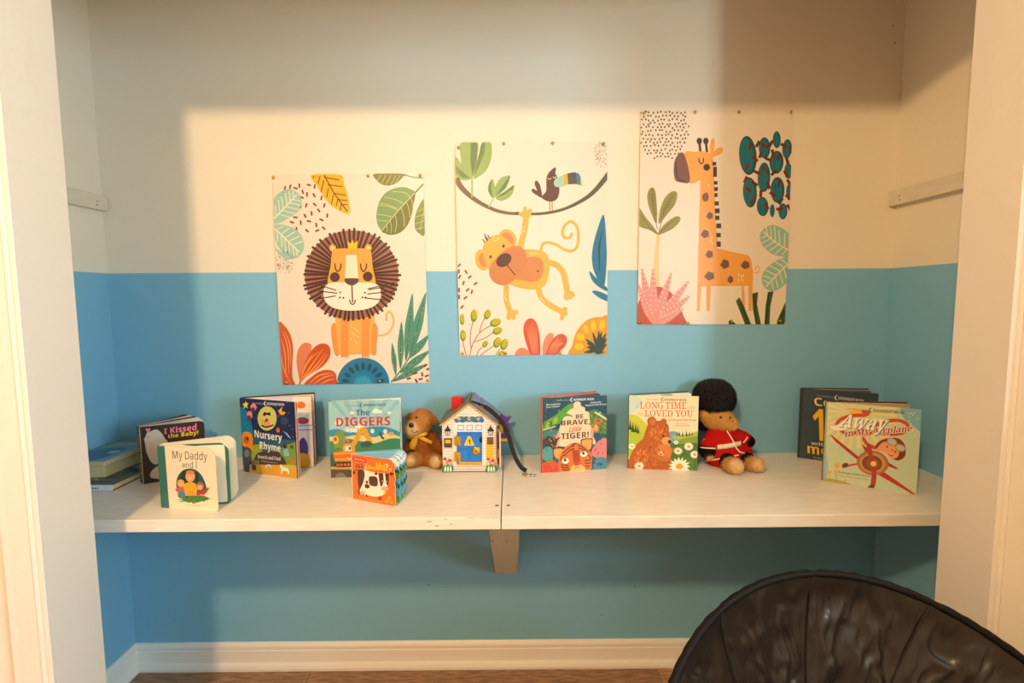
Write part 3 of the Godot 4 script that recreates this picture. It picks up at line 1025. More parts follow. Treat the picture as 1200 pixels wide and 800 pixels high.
	c.stroke([596, 385, 650, 400, 692, 445, 708, 510, 720, 575], 38, o)
	for p in [[714, 596, 18, 26], [738, 582, 26, 20], [752, 590, 15, 13], [738, 604, 13, 13]]:
		c.ell(p[0], p[1], p[2], p[3], o)
	c.stroke([536, 530, 556, 600, 606, 648, 680, 690], 36, o)
	for p in [[694, 696, 24, 26], [704, 676, 16, 13], [686, 730, 15, 17], [708, 706, 13, 13]]:
		c.ell(p[0], p[1], p[2], p[3], o)
	c.stroke([341, 515, 337, 600, 350, 660, 372, 705], 34, o)
	for p in [[370, 706, 28, 24], [353, 726, 14, 19], [396, 696, 18, 16], [384, 728, 14, 17]]:
		c.ell(p[0], p[1], p[2], p[3], o)
	c.blob([385, 318, 440, 304, 505, 303, 570, 316, 602, 350, 609, 410, 600, 480, 575, 533, 520, 553, 450, 549, 385, 532, 345, 500, 350, 400], o)
	c.blob([420, 362, 480, 351, 540, 354, 569, 388, 568, 445, 545, 490, 500, 506, 440, 496, 380, 480, 380, 400], b)
	c.ell(188, 370, 44, 67, o, -12)
	c.ell(197, 370, 30, 46, b, -12)
	c.ell(347, 240, 54, 66, o, -28)
	c.ell(345, 244, 36, 50, b, -28)
	c.blob([192, 320, 198, 268, 235, 226, 285, 212, 335, 234, 382, 285, 385, 340, 320, 410, 235, 430, 205, 385], o)
	c.blob([231, 440, 245, 395, 300, 330, 360, 290, 410, 281, 450, 304, 469, 355, 450, 412, 392, 490, 330, 526, 275, 516, 240, 482], srgb(206, 130, 82))
	c.ell(323, 370, 52, 38, srgb(92, 58, 46), -36)
	c.stroke([342, 400, 395, 464], 6, dark)
	c.ell(321, 282, 8, 10, dark)
	c.ell(240, 350, 8, 10, dark)
	c.ell(535, 439, 6, 6, dark)
	for v in [[190, 238, 205, 262], [200, 206, 224, 246], [222, 212, 235, 238], [206, 225, 220, 252]]:
		c.stroke(v, 6, dark)
	c.dashes([255, 235, -20, 270, 248, -20, 285, 230, -20, 262, 222, -20, 290, 240, -20, 448, 165, -75, 440, 185, -75, 452, 190, -75, 436, 205, -75, 490, 325, -20, 515, 320, -20, 500, 335, -20, 522, 332, -20, 335, 585, 80, 330, 605, 80, 338, 618, 80, 552, 605, 40, 565, 620, 40, 575, 630, 40, 560, 635, 40], 15, 4, srgb(253, 232, 190))
	c.dashes([45, 402, -50, 87, 444, 60, 110, 476, -42, 47, 474, -62, 71, 513, -75, 146, 517, -40, 42, 440, 90, 97, 556, -42, 123, 568, -75, 44, 557, 85, 83, 605, -40, 61, 663, -46, 44, 600, 88], 27, 11, srgb(140, 74, 52))
	# buds of the lower left
	c.ref(530, 340, 10)
	var stem := srgb(170, 84, 58)
	for v in [[125, 590, 140, 670, 170, 770], [243, 370, 218, 480, 212, 600, 222, 680], [380, 325, 340, 410, 320, 495], [450, 410, 340, 480, 270, 570, 225, 680, 208, 770], [478, 490, 400, 550, 260, 605], [352, 665, 310, 710, 285, 770], [485, 650, 400, 710, 320, 770], [562, 685, 530, 730, 512, 770]]:
		c.stroke(v, 9, stem)
	for v in [[115, 340, 28, 65, 0], [255, 298, 40, 74, 5], [413, 282, 38, 60, 22], [506, 378, 68, 46, -25], [530, 474, 58, 42, -25], [126, 530, 34, 66, 0], [386, 630, 30, 44, 35], [528, 612, 42, 64, 25], [610, 634, 42, 68, 22], [590, 745, 50, 36, -10]]:
		c.ell(v[0], v[1], v[2], v[3], srgb(112, 152, 42), v[4])
		var up := Vector2(0.18 * v[2], -0.2 * v[3]).rotated(deg_to_rad(v[4] * 0.4))
		c.ell(v[0] + up.x, v[1] + up.y, v[2] * 0.74, v[3] * 0.72, srgb(206, 182, 40), v[4])
		for k in 7:
			c.ell(v[0] + up.x + rng.randf_range(-0.4, 0.4) * v[2], v[1] + up.y + rng.randf_range(-0.45, 0.45) * v[3], 5, 5, srgb(150, 120, 24), 0, 6)
	# petals and fruit of the lower edge
	c.ref(600, 340, 10)
	c.blob([46, 760, 56, 710, 85, 680, 125, 672, 170, 690, 215, 730, 230, 760], srgb(230, 134, 104))
	c.blob([365, 760, 360, 660, 378, 580, 410, 522, 448, 498, 480, 508, 492, 540, 470, 620, 430, 760], srgb(229, 138, 106))
	c.blob([230, 770, 180, 660, 145, 540, 135, 460, 148, 385, 185, 338, 225, 327, 268, 348, 300, 410, 322, 500, 332, 600, 326, 770], srgb(206, 92, 56))
	for k in 6:
		c.stroke([180 + k * 22, 380 + absf(k - 2.5) * 22, 205 + k * 17, 560, 245 + k * 11, 740], [2, 8, 3], srgb(238, 158, 122))
	c.blob([400, 770, 420, 680, 460, 600, 510, 540, 560, 511, 610, 516, 642, 550, 646, 600, 620, 660, 570, 710, 500, 770], srgb(206, 90, 58))
	for k in 5:
		c.stroke([420 + k * 22, 745, 470 + k * 22, 640, 555 + k * 16, 545 + k * 20], [3, 9, 2], srgb(240, 162, 130))
	c.blob([688, 760, 705, 650, 740, 520, 800, 420, 880, 345, 960, 318, 1040, 312, 1130, 325, 1140, 770], srgb(218, 156, 36))
	for v in [[955, 415, 30, 62, -5], [865, 450, 28, 52, -25], [1055, 405, 32, 62, 5], [803, 547, 50, 38, 25], [787, 660, 54, 40, 3]]:
		c.ell(v[0], v[1], v[2], v[3], srgb(244, 190, 30), v[4])
	var pine := srgb(52, 74, 66)
	c.ell(1015, 690, 60, 60, pine)
	for v in [[860, 565], [878, 615], [875, 662], [840, 730], [945, 490], [1018, 470], [1048, 480], [1100, 500], [1112, 560], [1112, 630]]:
		c.lance(1015, 700, v[0], v[1], 42, pine)
	poster("monkey_poster", "poster of a monkey hanging from a vine under a toucan", c, q, [537.5, 172.8, 590.3, 168.3, 647.8, 167.6, 707.2, 168.6, 542.2, 414, 592.6, 413.8, 656.2, 413.4, 707, 411.2])

func giraffe_print(paper: Color):
	var q := [Vector2(750.9, 129.4), Vector2(928.6, 129.2), Vector2(919.6, 379.8), Vector2(746.8, 380.0)]
	var c := Canvas.new(900, 1260, paper, q)
	var dark := srgb(66, 40, 30)
	var o := srgb(240, 166, 72)
	var spot := srgb(122, 78, 62)
	# dots of the upper left
	c.ref(740, 120, 5.717)
	for i in 13:
		for j in 14:
			var x := 68 + i * 26 + (j % 2) * 12 + rng.randf_range(-6, 6)
			var y := 66 + j * 25 + rng.randf_range(-6, 6)
			if Vector2((x - 205) / 180.0, (y - 175) / 212.0).length() < 1.0:
				c.rect(x - 5, y - 6, x + 5, y + 6, srgb(80, 56, 42))
	# the palm
	var pal := srgb(142, 134, 44)
	c.blob([165, 810, 130, 740, 107, 660, 108, 600, 134, 566, 158, 590, 166, 660, 170, 740], pal)
	c.blob([182, 810, 190, 720, 220, 640, 265, 597, 298, 595, 306, 620, 290, 680, 240, 745], pal)
	c.ref(740, 250, 5.714)
	c.blob([178, 140, 120, 110, 45, 75, 45, -40, 95, 25, 140, 80], pal)
	c.blob([178, 140, 190, 105, 230, 60, 290, 20, 322, 22, 322, 50, 280, 95, 225, 125], pal)
	for v in [[60, 10, 120, 90, 175, 138], [300, 36, 230, 85, 182, 138]]:
		c.stroke(v, 4, srgb(92, 88, 26))
	c.ref(740, 120, 5.717)
	for v in [[135, 580, 145, 700, 172, 850], [290, 605, 225, 720, 182, 860]]:
		c.stroke(v, 4, srgb(92, 88, 26))
	for k in 7:
		c.stroke([137 + k * 4, 620 + k * 22, 120 + k * 4, 606 + k * 22], 3, srgb(92, 88, 26))
		c.stroke([137 + k * 4, 625 + k * 22, 156 + k * 3, 606 + k * 22], 3, srgb(92, 88, 26))
		c.stroke([275 - k * 13, 640 + k * 22, 262 - k * 8, 612 + k * 16], 3, srgb(92, 88, 26))
	c.ref(740, 250, 5.714)
	c.poly([166, 140, 192, 140, 184, 260, 180, 370, 188, 500, 160, 500, 145, 380, 150, 270], srgb(240, 208, 140))
	for k in 24:
		c.stroke([lerpf(168, 148, minf(1.0, k / 14.0)) + 2, 150 + k * 14, 184, 148 + k * 14], 3, srgb(196, 160, 98))
	# the giraffe
	c.ref(735, 115, 2.857)
	c.blob([280, 196, 276, 165, 281, 140, 287, 134, 293, 145, 291, 170], o)
	c.blob([278, 196, 295, 172, 312, 163, 321, 170, 315, 184, 298, 192], o)
	for x in [241, 263]:
		c.stroke([x, 145, x + 4, 180], 8, dark)
		c.ell(x, 143, 9, 11, dark)
	c.blob([190, 186, 230, 179, 262, 178, 283, 190, 288, 210, 292, 300, 297, 420, 300, 500, 245, 505, 240, 420, 244, 300, 246, 273, 208, 281], o)
	c.poly([244, 275, 288, 205, 300, 500, 345, 512, 405, 524, 415, 540, 420, 590, 419, 628, 418, 712, 406, 712, 405, 628, 390, 628, 395, 712, 384, 712, 382, 628, 280, 628, 275, 712, 266, 712, 264, 628, 247, 630, 243, 712, 232, 712, 236, 600, 238, 500, 242, 400], o)
	c.blob([188, 184, 170, 188, 158, 210, 155, 245, 160, 272, 175, 280, 208, 280, 205, 235], spot)
	c.stroke([162, 212, 165, 255, 175, 272, 192, 276], 4, dark)
	c.stroke([239, 200, 242, 213, 248, 218, 254, 212, 255, 199], 4, dark)
	c.ell(266, 230, 11, 11, dark)
	for v in [[285, 212, 298, 224], [288, 228, 300, 262], [290, 276, 302, 288], [291, 296, 303, 310], [292, 316, 302, 330], [292, 344, 306, 358], [293, 368, 309, 384], [294, 392, 308, 406], [298, 418, 314, 434], [298, 450, 313, 464], [299, 478, 313, 496]]:
		c.rect(v[0], v[1], v[2], v[3], dark)
	c.blob([252, 322, 268, 315, 272, 335, 262, 345, 252, 338], spot)
	for v in [[275, 392, 11, 13], [259, 453, 14, 15], [274, 521, 13, 14], [326, 554, 15, 17], [394, 557, 15, 15], [274, 594, 17, 16], [344, 606, 10, 13]]:
		c.poly([v[0] - v[2], v[1] + v[3] * 0.2, v[0] - v[2] * 0.2, v[1] - v[3], v[0] + v[2] * 0.9, v[1] - v[3] * 0.6, v[0] + v[2], v[1] + v[3] * 0.5, v[0] - v[2] * 0.1, v[1] + v[3]], spot)
	c.stroke([416, 568, 422, 582, 434, 584, 442, 572, 436, 561, 428, 566, 430, 574], 3.5, o)
	for v in [[272, 285], [283, 460], [279, 472], [284, 480], [372, 586], [380, 590], [388, 588], [371, 603], [384, 602]]:
		c.stroke([v[0], v[1], v[0] + 1, v[1] + 10], 3, srgb(254, 232, 190))
	# blue berries of the upper right
	c.ref(840, 120, 5.33)
	var teal := srgb(26, 118, 134)
	var deep := srgb(18, 84, 100)
	for v in [[193, 330, 54, 122, -4], [297, 283, 36, 66, 0], [373, 232, 25, 52, 0], [436, 290, 29, 60, 5], [370, 373, 43, 72, 4], [292, 466, 39, 92, 2], [205, 560, 43, 94, -3], [376, 545, 43, 80, 0], [442, 428, 24, 48, 0], [284, 648, 36, 60, -4], [344, 674, 15, 40, 0], [409, 678, 27, 50, 0], [446, 560, 17, 50, 0]]:
		c.ell(v[0], v[1], v[2], v[3], deep, v[4])
		c.ell(v[0] - v[2] * 0.1, v[1], v[2] * 0.8, v[3] * 0.88, teal, v[4])
		c.stroke([v[0] - v[2] * 0.3, v[1] - v[3] * 0.5, v[0] - v[2] * 0.35, v[1] + v[3] * 0.5], 6, srgb(20, 98, 114))
	c.dashes([209, 272, 100, 255, 258, -62, 188, 404, -62, 237, 352, 35, 248, 436, 28, 298, 270, 30, 337, 256, -60, 272, 325, -70, 320, 355, 25, 348, 315, 80, 382, 342, -75, 416, 270, 35, 455, 295, 90, 298, 420, 50, 352, 437, -50, 437, 366, 75, 428, 445, 60, 320, 518, 70, 384, 508, 100, 345, 572, 38, 272, 568, 95, 196, 545, 35, 234, 505, 30, 178, 480, -65, 222, 612, -60, 308, 646, 55, 390, 663, -5, 396, 615, -60, 442, 590, 40, 447, 500, 60, 446, 655, 60], 44, 18, srgb(112, 38, 26))
	# mint leaves, spiky plant, grass
	c.ref(810, 250, 5.717)
	var mint := srgb(150, 196, 176)
	var cream := srgb(246, 230, 200)
	c.blob([458, 165, 470, 115, 520, 80, 570, 80, 630, 115, 655, 160, 652, 285, 600, 285, 540, 270, 485, 225], mint)
	c.stroke([482, 120, 560, 190, 655, 248], 8, cream)
	for v in [[510, 148, 500, 90], [535, 170, 528, 86], [562, 192, 556, 85], [590, 210, 585, 105], [618, 228, 625, 130], [505, 142, 470, 165], [530, 165, 472, 195], [555, 186, 490, 225], [585, 205, 520, 248], [612, 222, 560, 270], [638, 238, 600, 280]]:
		c.stroke(v, 6, cream)
	c.blob([655, 290, 600, 300, 540, 330, 490, 380, 470, 430, 480, 480, 520, 515, 570, 512, 630, 470, 655, 430], mint)
	c.stroke([655, 325, 570, 410, 500, 488], 8, cream)
	for v in [[520, 465, 478, 445], [545, 438, 480, 415], [568, 412, 495, 378], [595, 385, 520, 345], [620, 360, 560, 322], [640, 340, 600, 305], [535, 450, 548, 505], [560, 420, 580, 495], [588, 392, 612, 470], [615, 365, 635, 435]]:
		c.stroke(v, 6, cream)
	var grass := srgb(62, 92, 30)
	c.poly([298, 585, 322, 560, 348, 610, 402, 742, 360, 742], grass)
	c.poly([408, 535, 446, 524, 440, 610, 468, 742, 432, 742, 412, 640], grass)
	c.poly([512, 524, 550, 520, 530, 620, 524, 742, 490, 742, 498, 620], grass)
	c.poly([630, 590, 575, 720, 572, 745, 620, 745, 632, 720], grass)
	c.poly([250, 722, 265, 710, 300, 742, 250, 742], grass)
	for v in [[330, 590, 380, 740], [420, 540, 438, 740], [520, 535, 500, 740], [622, 640, 590, 740]]:
		c.stroke(v, 8, srgb(36, 58, 16))
	c.ref(740, 250, 5.714)
	c.blob([36, 750, 60, 560, 120, 500, 180, 488, 250, 515, 310, 590, 345, 680, 345, 750], srgb(186, 74, 36))
	for v in [[64, 365], [142, 365], [268, 392], [386, 450], [390, 552], [40, 470], [345, 640]]:
		var root := Vector2(150, 745)
		var tip := Vector2(v[0], v[1])
		c.lance(root.x, root.y, tip.x, tip.y, 62, srgb(222, 142, 132), 0.4)
		for k in 9:
			var p := root.lerp(tip, 0.25 + k * 0.085)
			var side := (tip - root).normalized().orthogonal() * (30 - k * 2.6)
			c.lance(p.x, p.y, p.x + side.x, p.y + side.y - 14, 13, srgb(222, 142, 132))
			c.lance(p.x, p.y, p.x - side.x, p.y - side.y - 14, 13, srgb(222, 142, 132))
			c.stroke([p.x + side.x * 0.45, p.y + side.y * 0.45, p.x + side.x * 0.75, p.y + side.y * 0.75 - 10], 5, srgb(248, 214, 196))
			c.stroke([p.x - side.x * 0.45, p.y - side.y * 0.45, p.x - side.x * 0.75, p.y - side.y * 0.75 - 10], 5, srgb(248, 214, 196))
	c.ref(735, 115, 2.857)
	poster("giraffe_poster", "poster of a spotted giraffe beside a palm and blue berries", c, q, [755, 132.6, 814.6, 131.4, 865.8, 131.2, 926.6, 131.2, 749.2, 377.6, 806, 378.6, 857.6, 376.6, 914.6, 376])

# ---------------------------------------------------------------- books
func rounded(w: float, h: float, r: float, left_too := false) -> PackedVector2Array:
	# a leaf: origin at its lower left corner at the spine, outer corners rounded
	var o := PackedVector2Array()
	var corners := [[w - r, r, -90, r], [w - r, h - r, 0, r], [r, h - r, 90, r if left_too else 0.0], [r, r, 180, r if left_too else 0.0]]
	for k in 4:
		var c: Array = corners[k]
		if c[3] <= 0.0:
			o.append([Vector2(w, 0), Vector2(w, h), Vector2(0, h), Vector2(0, 0)][k])
			continue
		for i in 6:
			var g := deg_to_rad(c[2] + 18.0 * i)
			o.append(Vector2(c[0], c[1]) + Vector2(cos(g), sin(g)) * r)
	return o

func leaf_mesh(outline: PackedVector2Array, t: float, w: float, h: float, bend := 0.0) -> ArrayMesh:
	# surface 0: the face at z = 0 with the print; surface 1: the back and the edges; bend curves the leaf along its width
	var o := outline.duplicate()
	if Geometry2D.is_polygon_clockwise(o):
		o.reverse()
	var z := func(x: float) -> float: return bend * sin(PI * clampf(x / w, 0.0, 1.0))
	if bend != 0.0:      # cut the long edges so that they can follow the curve
		var p := PackedVector2Array()
		for i in o.size():
			var a := o[i]
			var b := o[(i + 1) % o.size()]
			var n := 10 if absf(b.x - a.x) > w * 0.5 else 1
			for k in n:
				p.append(a.lerp(b, float(k) / n))
		o = p
	var idx := Geometry2D.triangulate_polygon(o)
	if bend != 0.0:
		idx = PackedInt32Array()
	var f := mb(true)
	var e := mb()
	var put := func(a: Vector2, b: Vector2, c: Vector2):
		var A := Vector3(a.x, a.y, z.call(a.x))
		var B := Vector3(b.x, b.y, z.call(b.x))
		var C := Vector3(c.x, c.y, z.call(c.x))
		triuv(f, A, B, C, Vector2(a.x / w, 1 - a.y / h), Vector2(b.x / w, 1 - b.y / h), Vector2(c.x / w, 1 - c.y / h))
		var d := Vector3(0, 0, -t)
		tri(e, A + d, C + d, B + d)
	for i in range(0, idx.size(), 3):
		var a := o[idx[i]]
		var b := o[idx[i + 1]]
		var c := o[idx[i + 2]]
		if (b - a).cross(c - a) < 0:
			put.call(a, c, b)
		else:
			put.call(a, b, c)
	if bend != 0.0:      # a plain rectangle, in upright strips
		for k in 10:
			var x0 := w * k / 10.0
			var x1 := w * (k + 1) / 10.0
			put.call(Vector2(x0, 0), Vector2(x1, 0), Vector2(x1, h))
			put.call(Vector2(x0, 0), Vector2(x1, h), Vector2(x0, h))
	for i in o.size():
		var a := o[i]
		var b := o[(i + 1) % o.size()]
		var A := Vector3(a.x, a.y, z.call(a.x))
		var B := Vector3(b.x, b.y, z.call(b.x))
		var d := Vector3(0, 0, -t)
		quad(e, A + d, B + d, B, A)
	var mesh := done(f)
	e.generate_normals()
	return e.commit(mesh)

func turned(deg: float, at := Vector3.ZERO) -> Transform3D:
	return Transform3D(Basis(Vector3.UP, deg_to_rad(deg)), at)

func hardback(called: String, label: String, foot: Vector3, front_deg: float, back_deg: float, w: float, h: float, front: Material, board: Material, spine: float, leaves: Array, group := "picture books standing open on the shelf") -> Node3D:
	# stands upright, a little open; the spine is at its foot. leaves: [degrees, thickness, width, height, material, bend] of each bundle of pages, front to back
	var t := thing(called, label, "book", foot, group)
	var back := turned((front_deg + back_deg) * 0.5) * Vector3(0.004, 0, -spine)
	var cover := leaf_mesh(rounded(w, h, 0.001), 0.0028, w, h)
	part("front_cover", cover, [front, board], t).transform = turned(front_deg)
	var bc := part("back_cover", leaf_mesh(rounded(w, h, 0.001), 0.0028, w, h), [board, board], t)
	bc.transform = turned(back_deg, back + turned(back_deg) * Vector3(0, 0, 0.0))
	var st := mb(true)
	var pts := []
	for k in 7:
		var f := k / 6.0
		var p := Vector3.ZERO.lerp(back + Vector3(0, 0, -0.001), f) + turned((front_deg + back_deg) * 0.5) * Vector3(-0.0025 * sin(PI * f), 0, 0)
		pts.append(p)
	for k in 6:
		quad(st, pts[k + 1], pts[k], pts[k] + Vector3(0, h, 0), pts[k + 1] + Vector3(0, h, 0))
		var q := turned((front_deg + back_deg) * 0.5) * Vector3(0.0028, 0, 0)
		quad(st, pts[k] + q, pts[k + 1] + q, pts[k + 1] + q + Vector3(0, h, 0), pts[k] + q + Vector3(0, h, 0))
		quad(st, pts[k] + Vector3(0, h, 0), pts[k] + q + Vector3(0, h, 0), pts[k + 1] + q + Vector3(0, h, 0), pts[k + 1] + Vector3(0, h, 0))
		quad(st, pts[k + 1], pts[k + 1] + q, pts[k] + q, pts[k])
	part("spine", done(st), board, t)
	for i in leaves.size():
		var l: Array = leaves[i]
		var f := (i + 1.0) / (leaves.size() + 1.0)
		var o := back * f + turned(l[0]) * Vector3(0.005, 0, 0)
		var lw: float = l[2]
		var lh: float = l[3]
		var bend: float = l[5] if l.size() > 5 else 0.0
		var pg := part("page", leaf_mesh(PackedVector2Array([Vector2(0, 0), Vector2(lw, 0), Vector2(lw, lh), Vector2(0, lh)]), l[1], lw, lh, bend), [l[4], M.paper], t)
		pg.transform = turned(l[0], o + Vector3(0, 0.0025, 0))
	return t

func board_book(called: String, label: String, foot: Vector3, w: float, h: float, front: Material, board: Material, spine: float, leaves: Array, outline: PackedVector2Array, spine_mat: Material, group := "board books standing open on the shelf") -> Node3D:
	# thick card leaves fanned from the spine; leaves: [degrees, thickness, front material, edge material, width scale]
	var t := thing(called, label, "book", foot, group)
	var n := leaves.size()
	var mid: float = (leaves[0][0] + leaves[n - 1][0]) * 0.5
	var back := turned(mid) * Vector3(0, 0, -spine)
	for i in n:
		var l: Array = leaves[i]
		var k: float = l[4] if l.size() > 4 else 1.0
		var o := PackedVector2Array()
		for p in outline:
			o.append(Vector2(p.x * k, p.y))
		var pt := part("front_cover" if i == 0 else ("back_cover" if i == n - 1 else "page"), leaf_mesh(o, l[1], w * k, h), [front if i == 0 else l[2], l[3]], t)
		pt.transform = turned(l[0], back * (float(i) / (n - 1)))
	var st := mb()
	box(st, Vector3(-0.0016, 0, -spine - 0.002), Vector3(0.0006, h, 0.0), 0.0006, turned(mid))
	part("spine", done(st), spine_mat, t)
	return t

func series_line(c: Canvas, x0: float, y0: float, x1: float, y1: float, tilt: float, col: Color, small: Color):
	# the line over the title of this publisher's books
	var w := x1 - x0
	var m := x0 + w * 0.36
	var k := x0 + w * 0.45
	var s := func(x: float) -> float: return (x - x0) / w * tilt
	var h := y1 - y0
	c.text("From the author of", [x0, y0 + h * 0.25 + s.call(x0), m, y0 + h * 0.25 + s.call(m), m, y0 + h * 0.8 + s.call(m), x0, y0 + h * 0.8 + s.call(x0)], small, "Droid Sans", 400)
	var cx := (m + k) * 0.5 + w * 0.005
	var cy: float = (y0 + y1) * 0.5 + s.call(cx)
	c.blob([cx + h * 0.28, cy - h * 0.75, cx - h * 0.3, cy - h * 0.5, cx - h * 0.5, cy, cx - h * 0.3, cy + h * 0.5, cx + h * 0.3, cy + h * 0.75, cx - h * 0.1, cy + h * 0.3, cx - h * 0.18, cy, cx - h * 0.1, cy - h * 0.3], col)
	c.text("GOODNIGHT MOON", [k, y0 + h * 0.12 + s.call(k), x1, y0 + h * 0.12 + s.call(x1), x1, y0 + h * 0.9 + s.call(x1), k, y0 + h * 0.9 + s.call(k)], col, "Droid Sans", 700)

func cloth(c: Color) -> StandardMaterial3D:
	return mat(c, 0.5)

func books():
	var W := 0.207
	var H := 0.2325
	nursery(W, H)
	diggers(W, H)
	tiger(W, H)
	long_time(W, H)
	counting(W, H)
	airplane(W, H)
	cow()
	kissed()
	daddy()
	stack()

func nursery(W: float, H: float):
	var c := Canvas.new(640, 720, srgb(34, 42, 84), [Vector2(280.2, 466.3), Vector2(344.5, 472.6), Vector2(347.9, 560.9), Vector2(285.3, 552.4)])
	c.ref(275, 455, 7.27)
	var night := srgb(30, 40, 82)
	c.blob([30, 180, 100, 190, 150, 330, 150, 420, 60, 420, 30, 400], srgb(18, 118, 160))
	c.blob([150, 430, 260, 420, 400, 440, 560, 470, 560, 620, 150, 620], srgb(36, 92, 120))
	c.blob([400, 520, 470, 480, 560, 480, 560, 700, 380, 690], srgb(120, 150, 52))
	c.blob([150, 500, 210, 485, 240, 560, 200, 640, 150, 640], srgb(150, 160, 40))
	c.blob([190, 560, 330, 540, 420, 600, 420, 680, 190, 670], srgb(70, 56, 58))
	c.blob([40, 660, 300, 652, 560, 670, 560, 790, 40, 760], srgb(222, 160, 38))
	for k in 14:
		c.stroke([180 + k * 24, 690 + (k % 3) * 14, 190 + k * 24, 740], 3, srgb(190, 128, 26))
	c.ell(278, 262, 82, 103, srgb(206, 204, 112))
	c.ell(250, 300, 30, 30, srgb(190, 190, 96))
	c.blob([244, 220, 260, 208, 276, 216, 302, 210, 306, 240, 292, 236, 270, 232, 250, 244], srgb(44, 34, 34))
	c.blob([254, 300, 272, 268, 284, 270, 300, 300, 296, 330, 262, 330], srgb(226, 150, 120))
	c.blob([256, 290, 270, 262, 286, 268, 284, 284], srgb(190, 40, 40))
	c.stroke([232, 320, 262, 335, 300, 330, 332, 318], 12, srgb(40, 40, 60))
	c.poly([66, 132, 86, 128, 90, 106, 100, 126, 118, 126, 106, 146, 110, 176, 92, 158, 74, 180, 78, 154], srgb(240, 214, 80))
	for p in [[160, 165, 26, 34], [126, 232, 24, 36]]:
		c.ell(p[0], p[1], p[2], p[3], srgb(228, 132, 126))
		c.ell(p[0] - 6, p[1] + 24, p[2] * 0.8, p[3] * 0.7, srgb(84, 52, 80))
	c.poly([372, 196, 438, 212, 420, 236, 388, 230], srgb(232, 160, 40))
	c.poly([405, 168, 402, 204, 378, 198], srgb(240, 190, 60))
	c.ell(370, 362, 15, 20, srgb(206, 110, 40))
	c.ell(425, 285, 32, 34, srgb(52, 74, 104))
	for k in 26:
		c.ell(rng.randf_range(60, 500), rng.randf_range(110, 430), 3, 3, srgb(214, 218, 230), 0, 6)
	for k in 3:
		c.stroke([415 + k * 14, 372 + k * 6, 462 + k * 8, 420 + k * 8], 3, srgb(190, 196, 220))
	c.blob([64, 390, 108, 372, 148, 400, 155, 470, 148, 530, 96, 510, 66, 480], srgb(230, 138, 30))
	c.ell(100, 440, 26, 34, srgb(196, 96, 24))
	c.ell(108, 432, 10, 13, srgb(60, 34, 26))
	c.blob([66, 520, 100, 500, 140, 530, 132, 640, 122, 716, 92, 716, 70, 620], srgb(66, 70, 84))
	c.ell(104, 556, 22, 32, srgb(122, 124, 132))
	c.blob([148, 630, 172, 626, 184, 690, 150, 690], srgb(56, 60, 86))
	c.ell(160, 640, 14, 16, srgb(196, 60, 50))
	c.blob([418, 520, 446, 514, 466, 570, 440, 584, 420, 566], srgb(126, 182, 214))
	c.ell(430, 500, 18, 20, srgb(66, 44, 40))
	c.ell(488, 504, 16, 18, srgb(110, 62, 34))
	c.ell(494, 630, 20, 22, srgb(206, 104, 36))
	for k in 7:
		c.stroke([412 + k * 17, 650 + k * 2, 412 + k * 17, 690 + k * 2], 7, srgb(176, 192, 60))
	c.stroke([404, 662, 526, 678], 6, srgb(176, 192, 60))
	for k in 3:
		c.stroke([176 + k * 13, 612, 176 + k * 13, 654], 6, srgb(176, 192, 60))
	c.blob([385, 660, 396, 650, 410, 668, 450, 682, 462, 700, 462, 728, 450, 728, 448, 708, 412, 706, 402, 730, 394, 728, 396, 690], srgb(240, 232, 214))
	c.ell(288, 668, 26, 20, srgb(226, 214, 190))
	c.ell(288, 676, 18, 16, srgb(196, 168, 132))
	series_line(c, 152, 112, 424, 140, 22, srgb(236, 234, 226), srgb(196, 200, 216))
	c.text("Nursery", [168, 358, 404, 398, 404, 478, 172, 440], srgb(242, 236, 222), "Droid Sans", 700, 0.0)
	c.text("Rhyme", [212, 452, 392, 484, 392, 566, 216, 536], srgb(242, 236, 222), "Droid Sans", 700, 0.0)
	c.text("Search and Find", [198, 566, 392, 588, 392, 618, 198, 596], srgb(240, 232, 214), "Droid Serif", 700)
	c.text("By Margaret Wise Brown", [226, 614, 370, 634, 370, 648, 226, 628], srgb(206, 200, 196), "Droid Sans", 400)
	var board := cloth(srgb(26, 34, 64))
	# the page inside that shows beside the cover
	var p := Canvas.new(320, 360, srgb(214, 208, 220), [Vector2(0, 0), Vector2(100, 0), Vector2(100, 100), Vector2(0, 100)])
	p.ref(0, 0, 1)
	for x in [8, 78]:
		p.rect(x - 6, 0, x + 24, 22, srgb(238, 226, 206))
		p.ell(x + 6, 12, 7, 5, srgb(224, 116, 40))
		p.ell(x + 8, 34, 9, 5, srgb(150, 64, 84))
		p.rect(x - 8, 40, x + 26, 42, srgb(150, 146, 184))
		p.rect(x - 8, 46, x + 26, 48, srgb(150, 146, 184))
		p.blob([x, 66, x + 8, 58, x + 14, 70, x + 12, 84, x + 2, 86], srgb(70, 60, 130))
		p.blob([x - 6, 84, x + 6, 80, x + 16, 86, x + 14, 100, x - 6, 100], srgb(222, 168, 40))
	var pm := printed(p, 0.5)
	var pc := printed(_spotty(srgb(236, 120, 52), srgb(244, 200, 160)), 0.5)
	hardback("picture_book", "dark blue nursery rhyme book with a yellow moon on its cover", at_y(285.3, 552.4, HS), -18.8, 19.5, W, H, printed(c, 0.35, 0.3), board, 0.014, [[-17.5, 0.0012, W - 0.006, H - 0.006, pm, 0.004], [-15.5, 0.0008, W - 0.007, H - 0.006, pc, 0.006], [7.5, 0.003, W - 0.006, H - 0.006, pm, -0.006], [12.0, 0.002, W - 0.007, H - 0.006, pc, -0.004], [16.5, 0.003, W - 0.006, H - 0.006, pm, -0.002]])

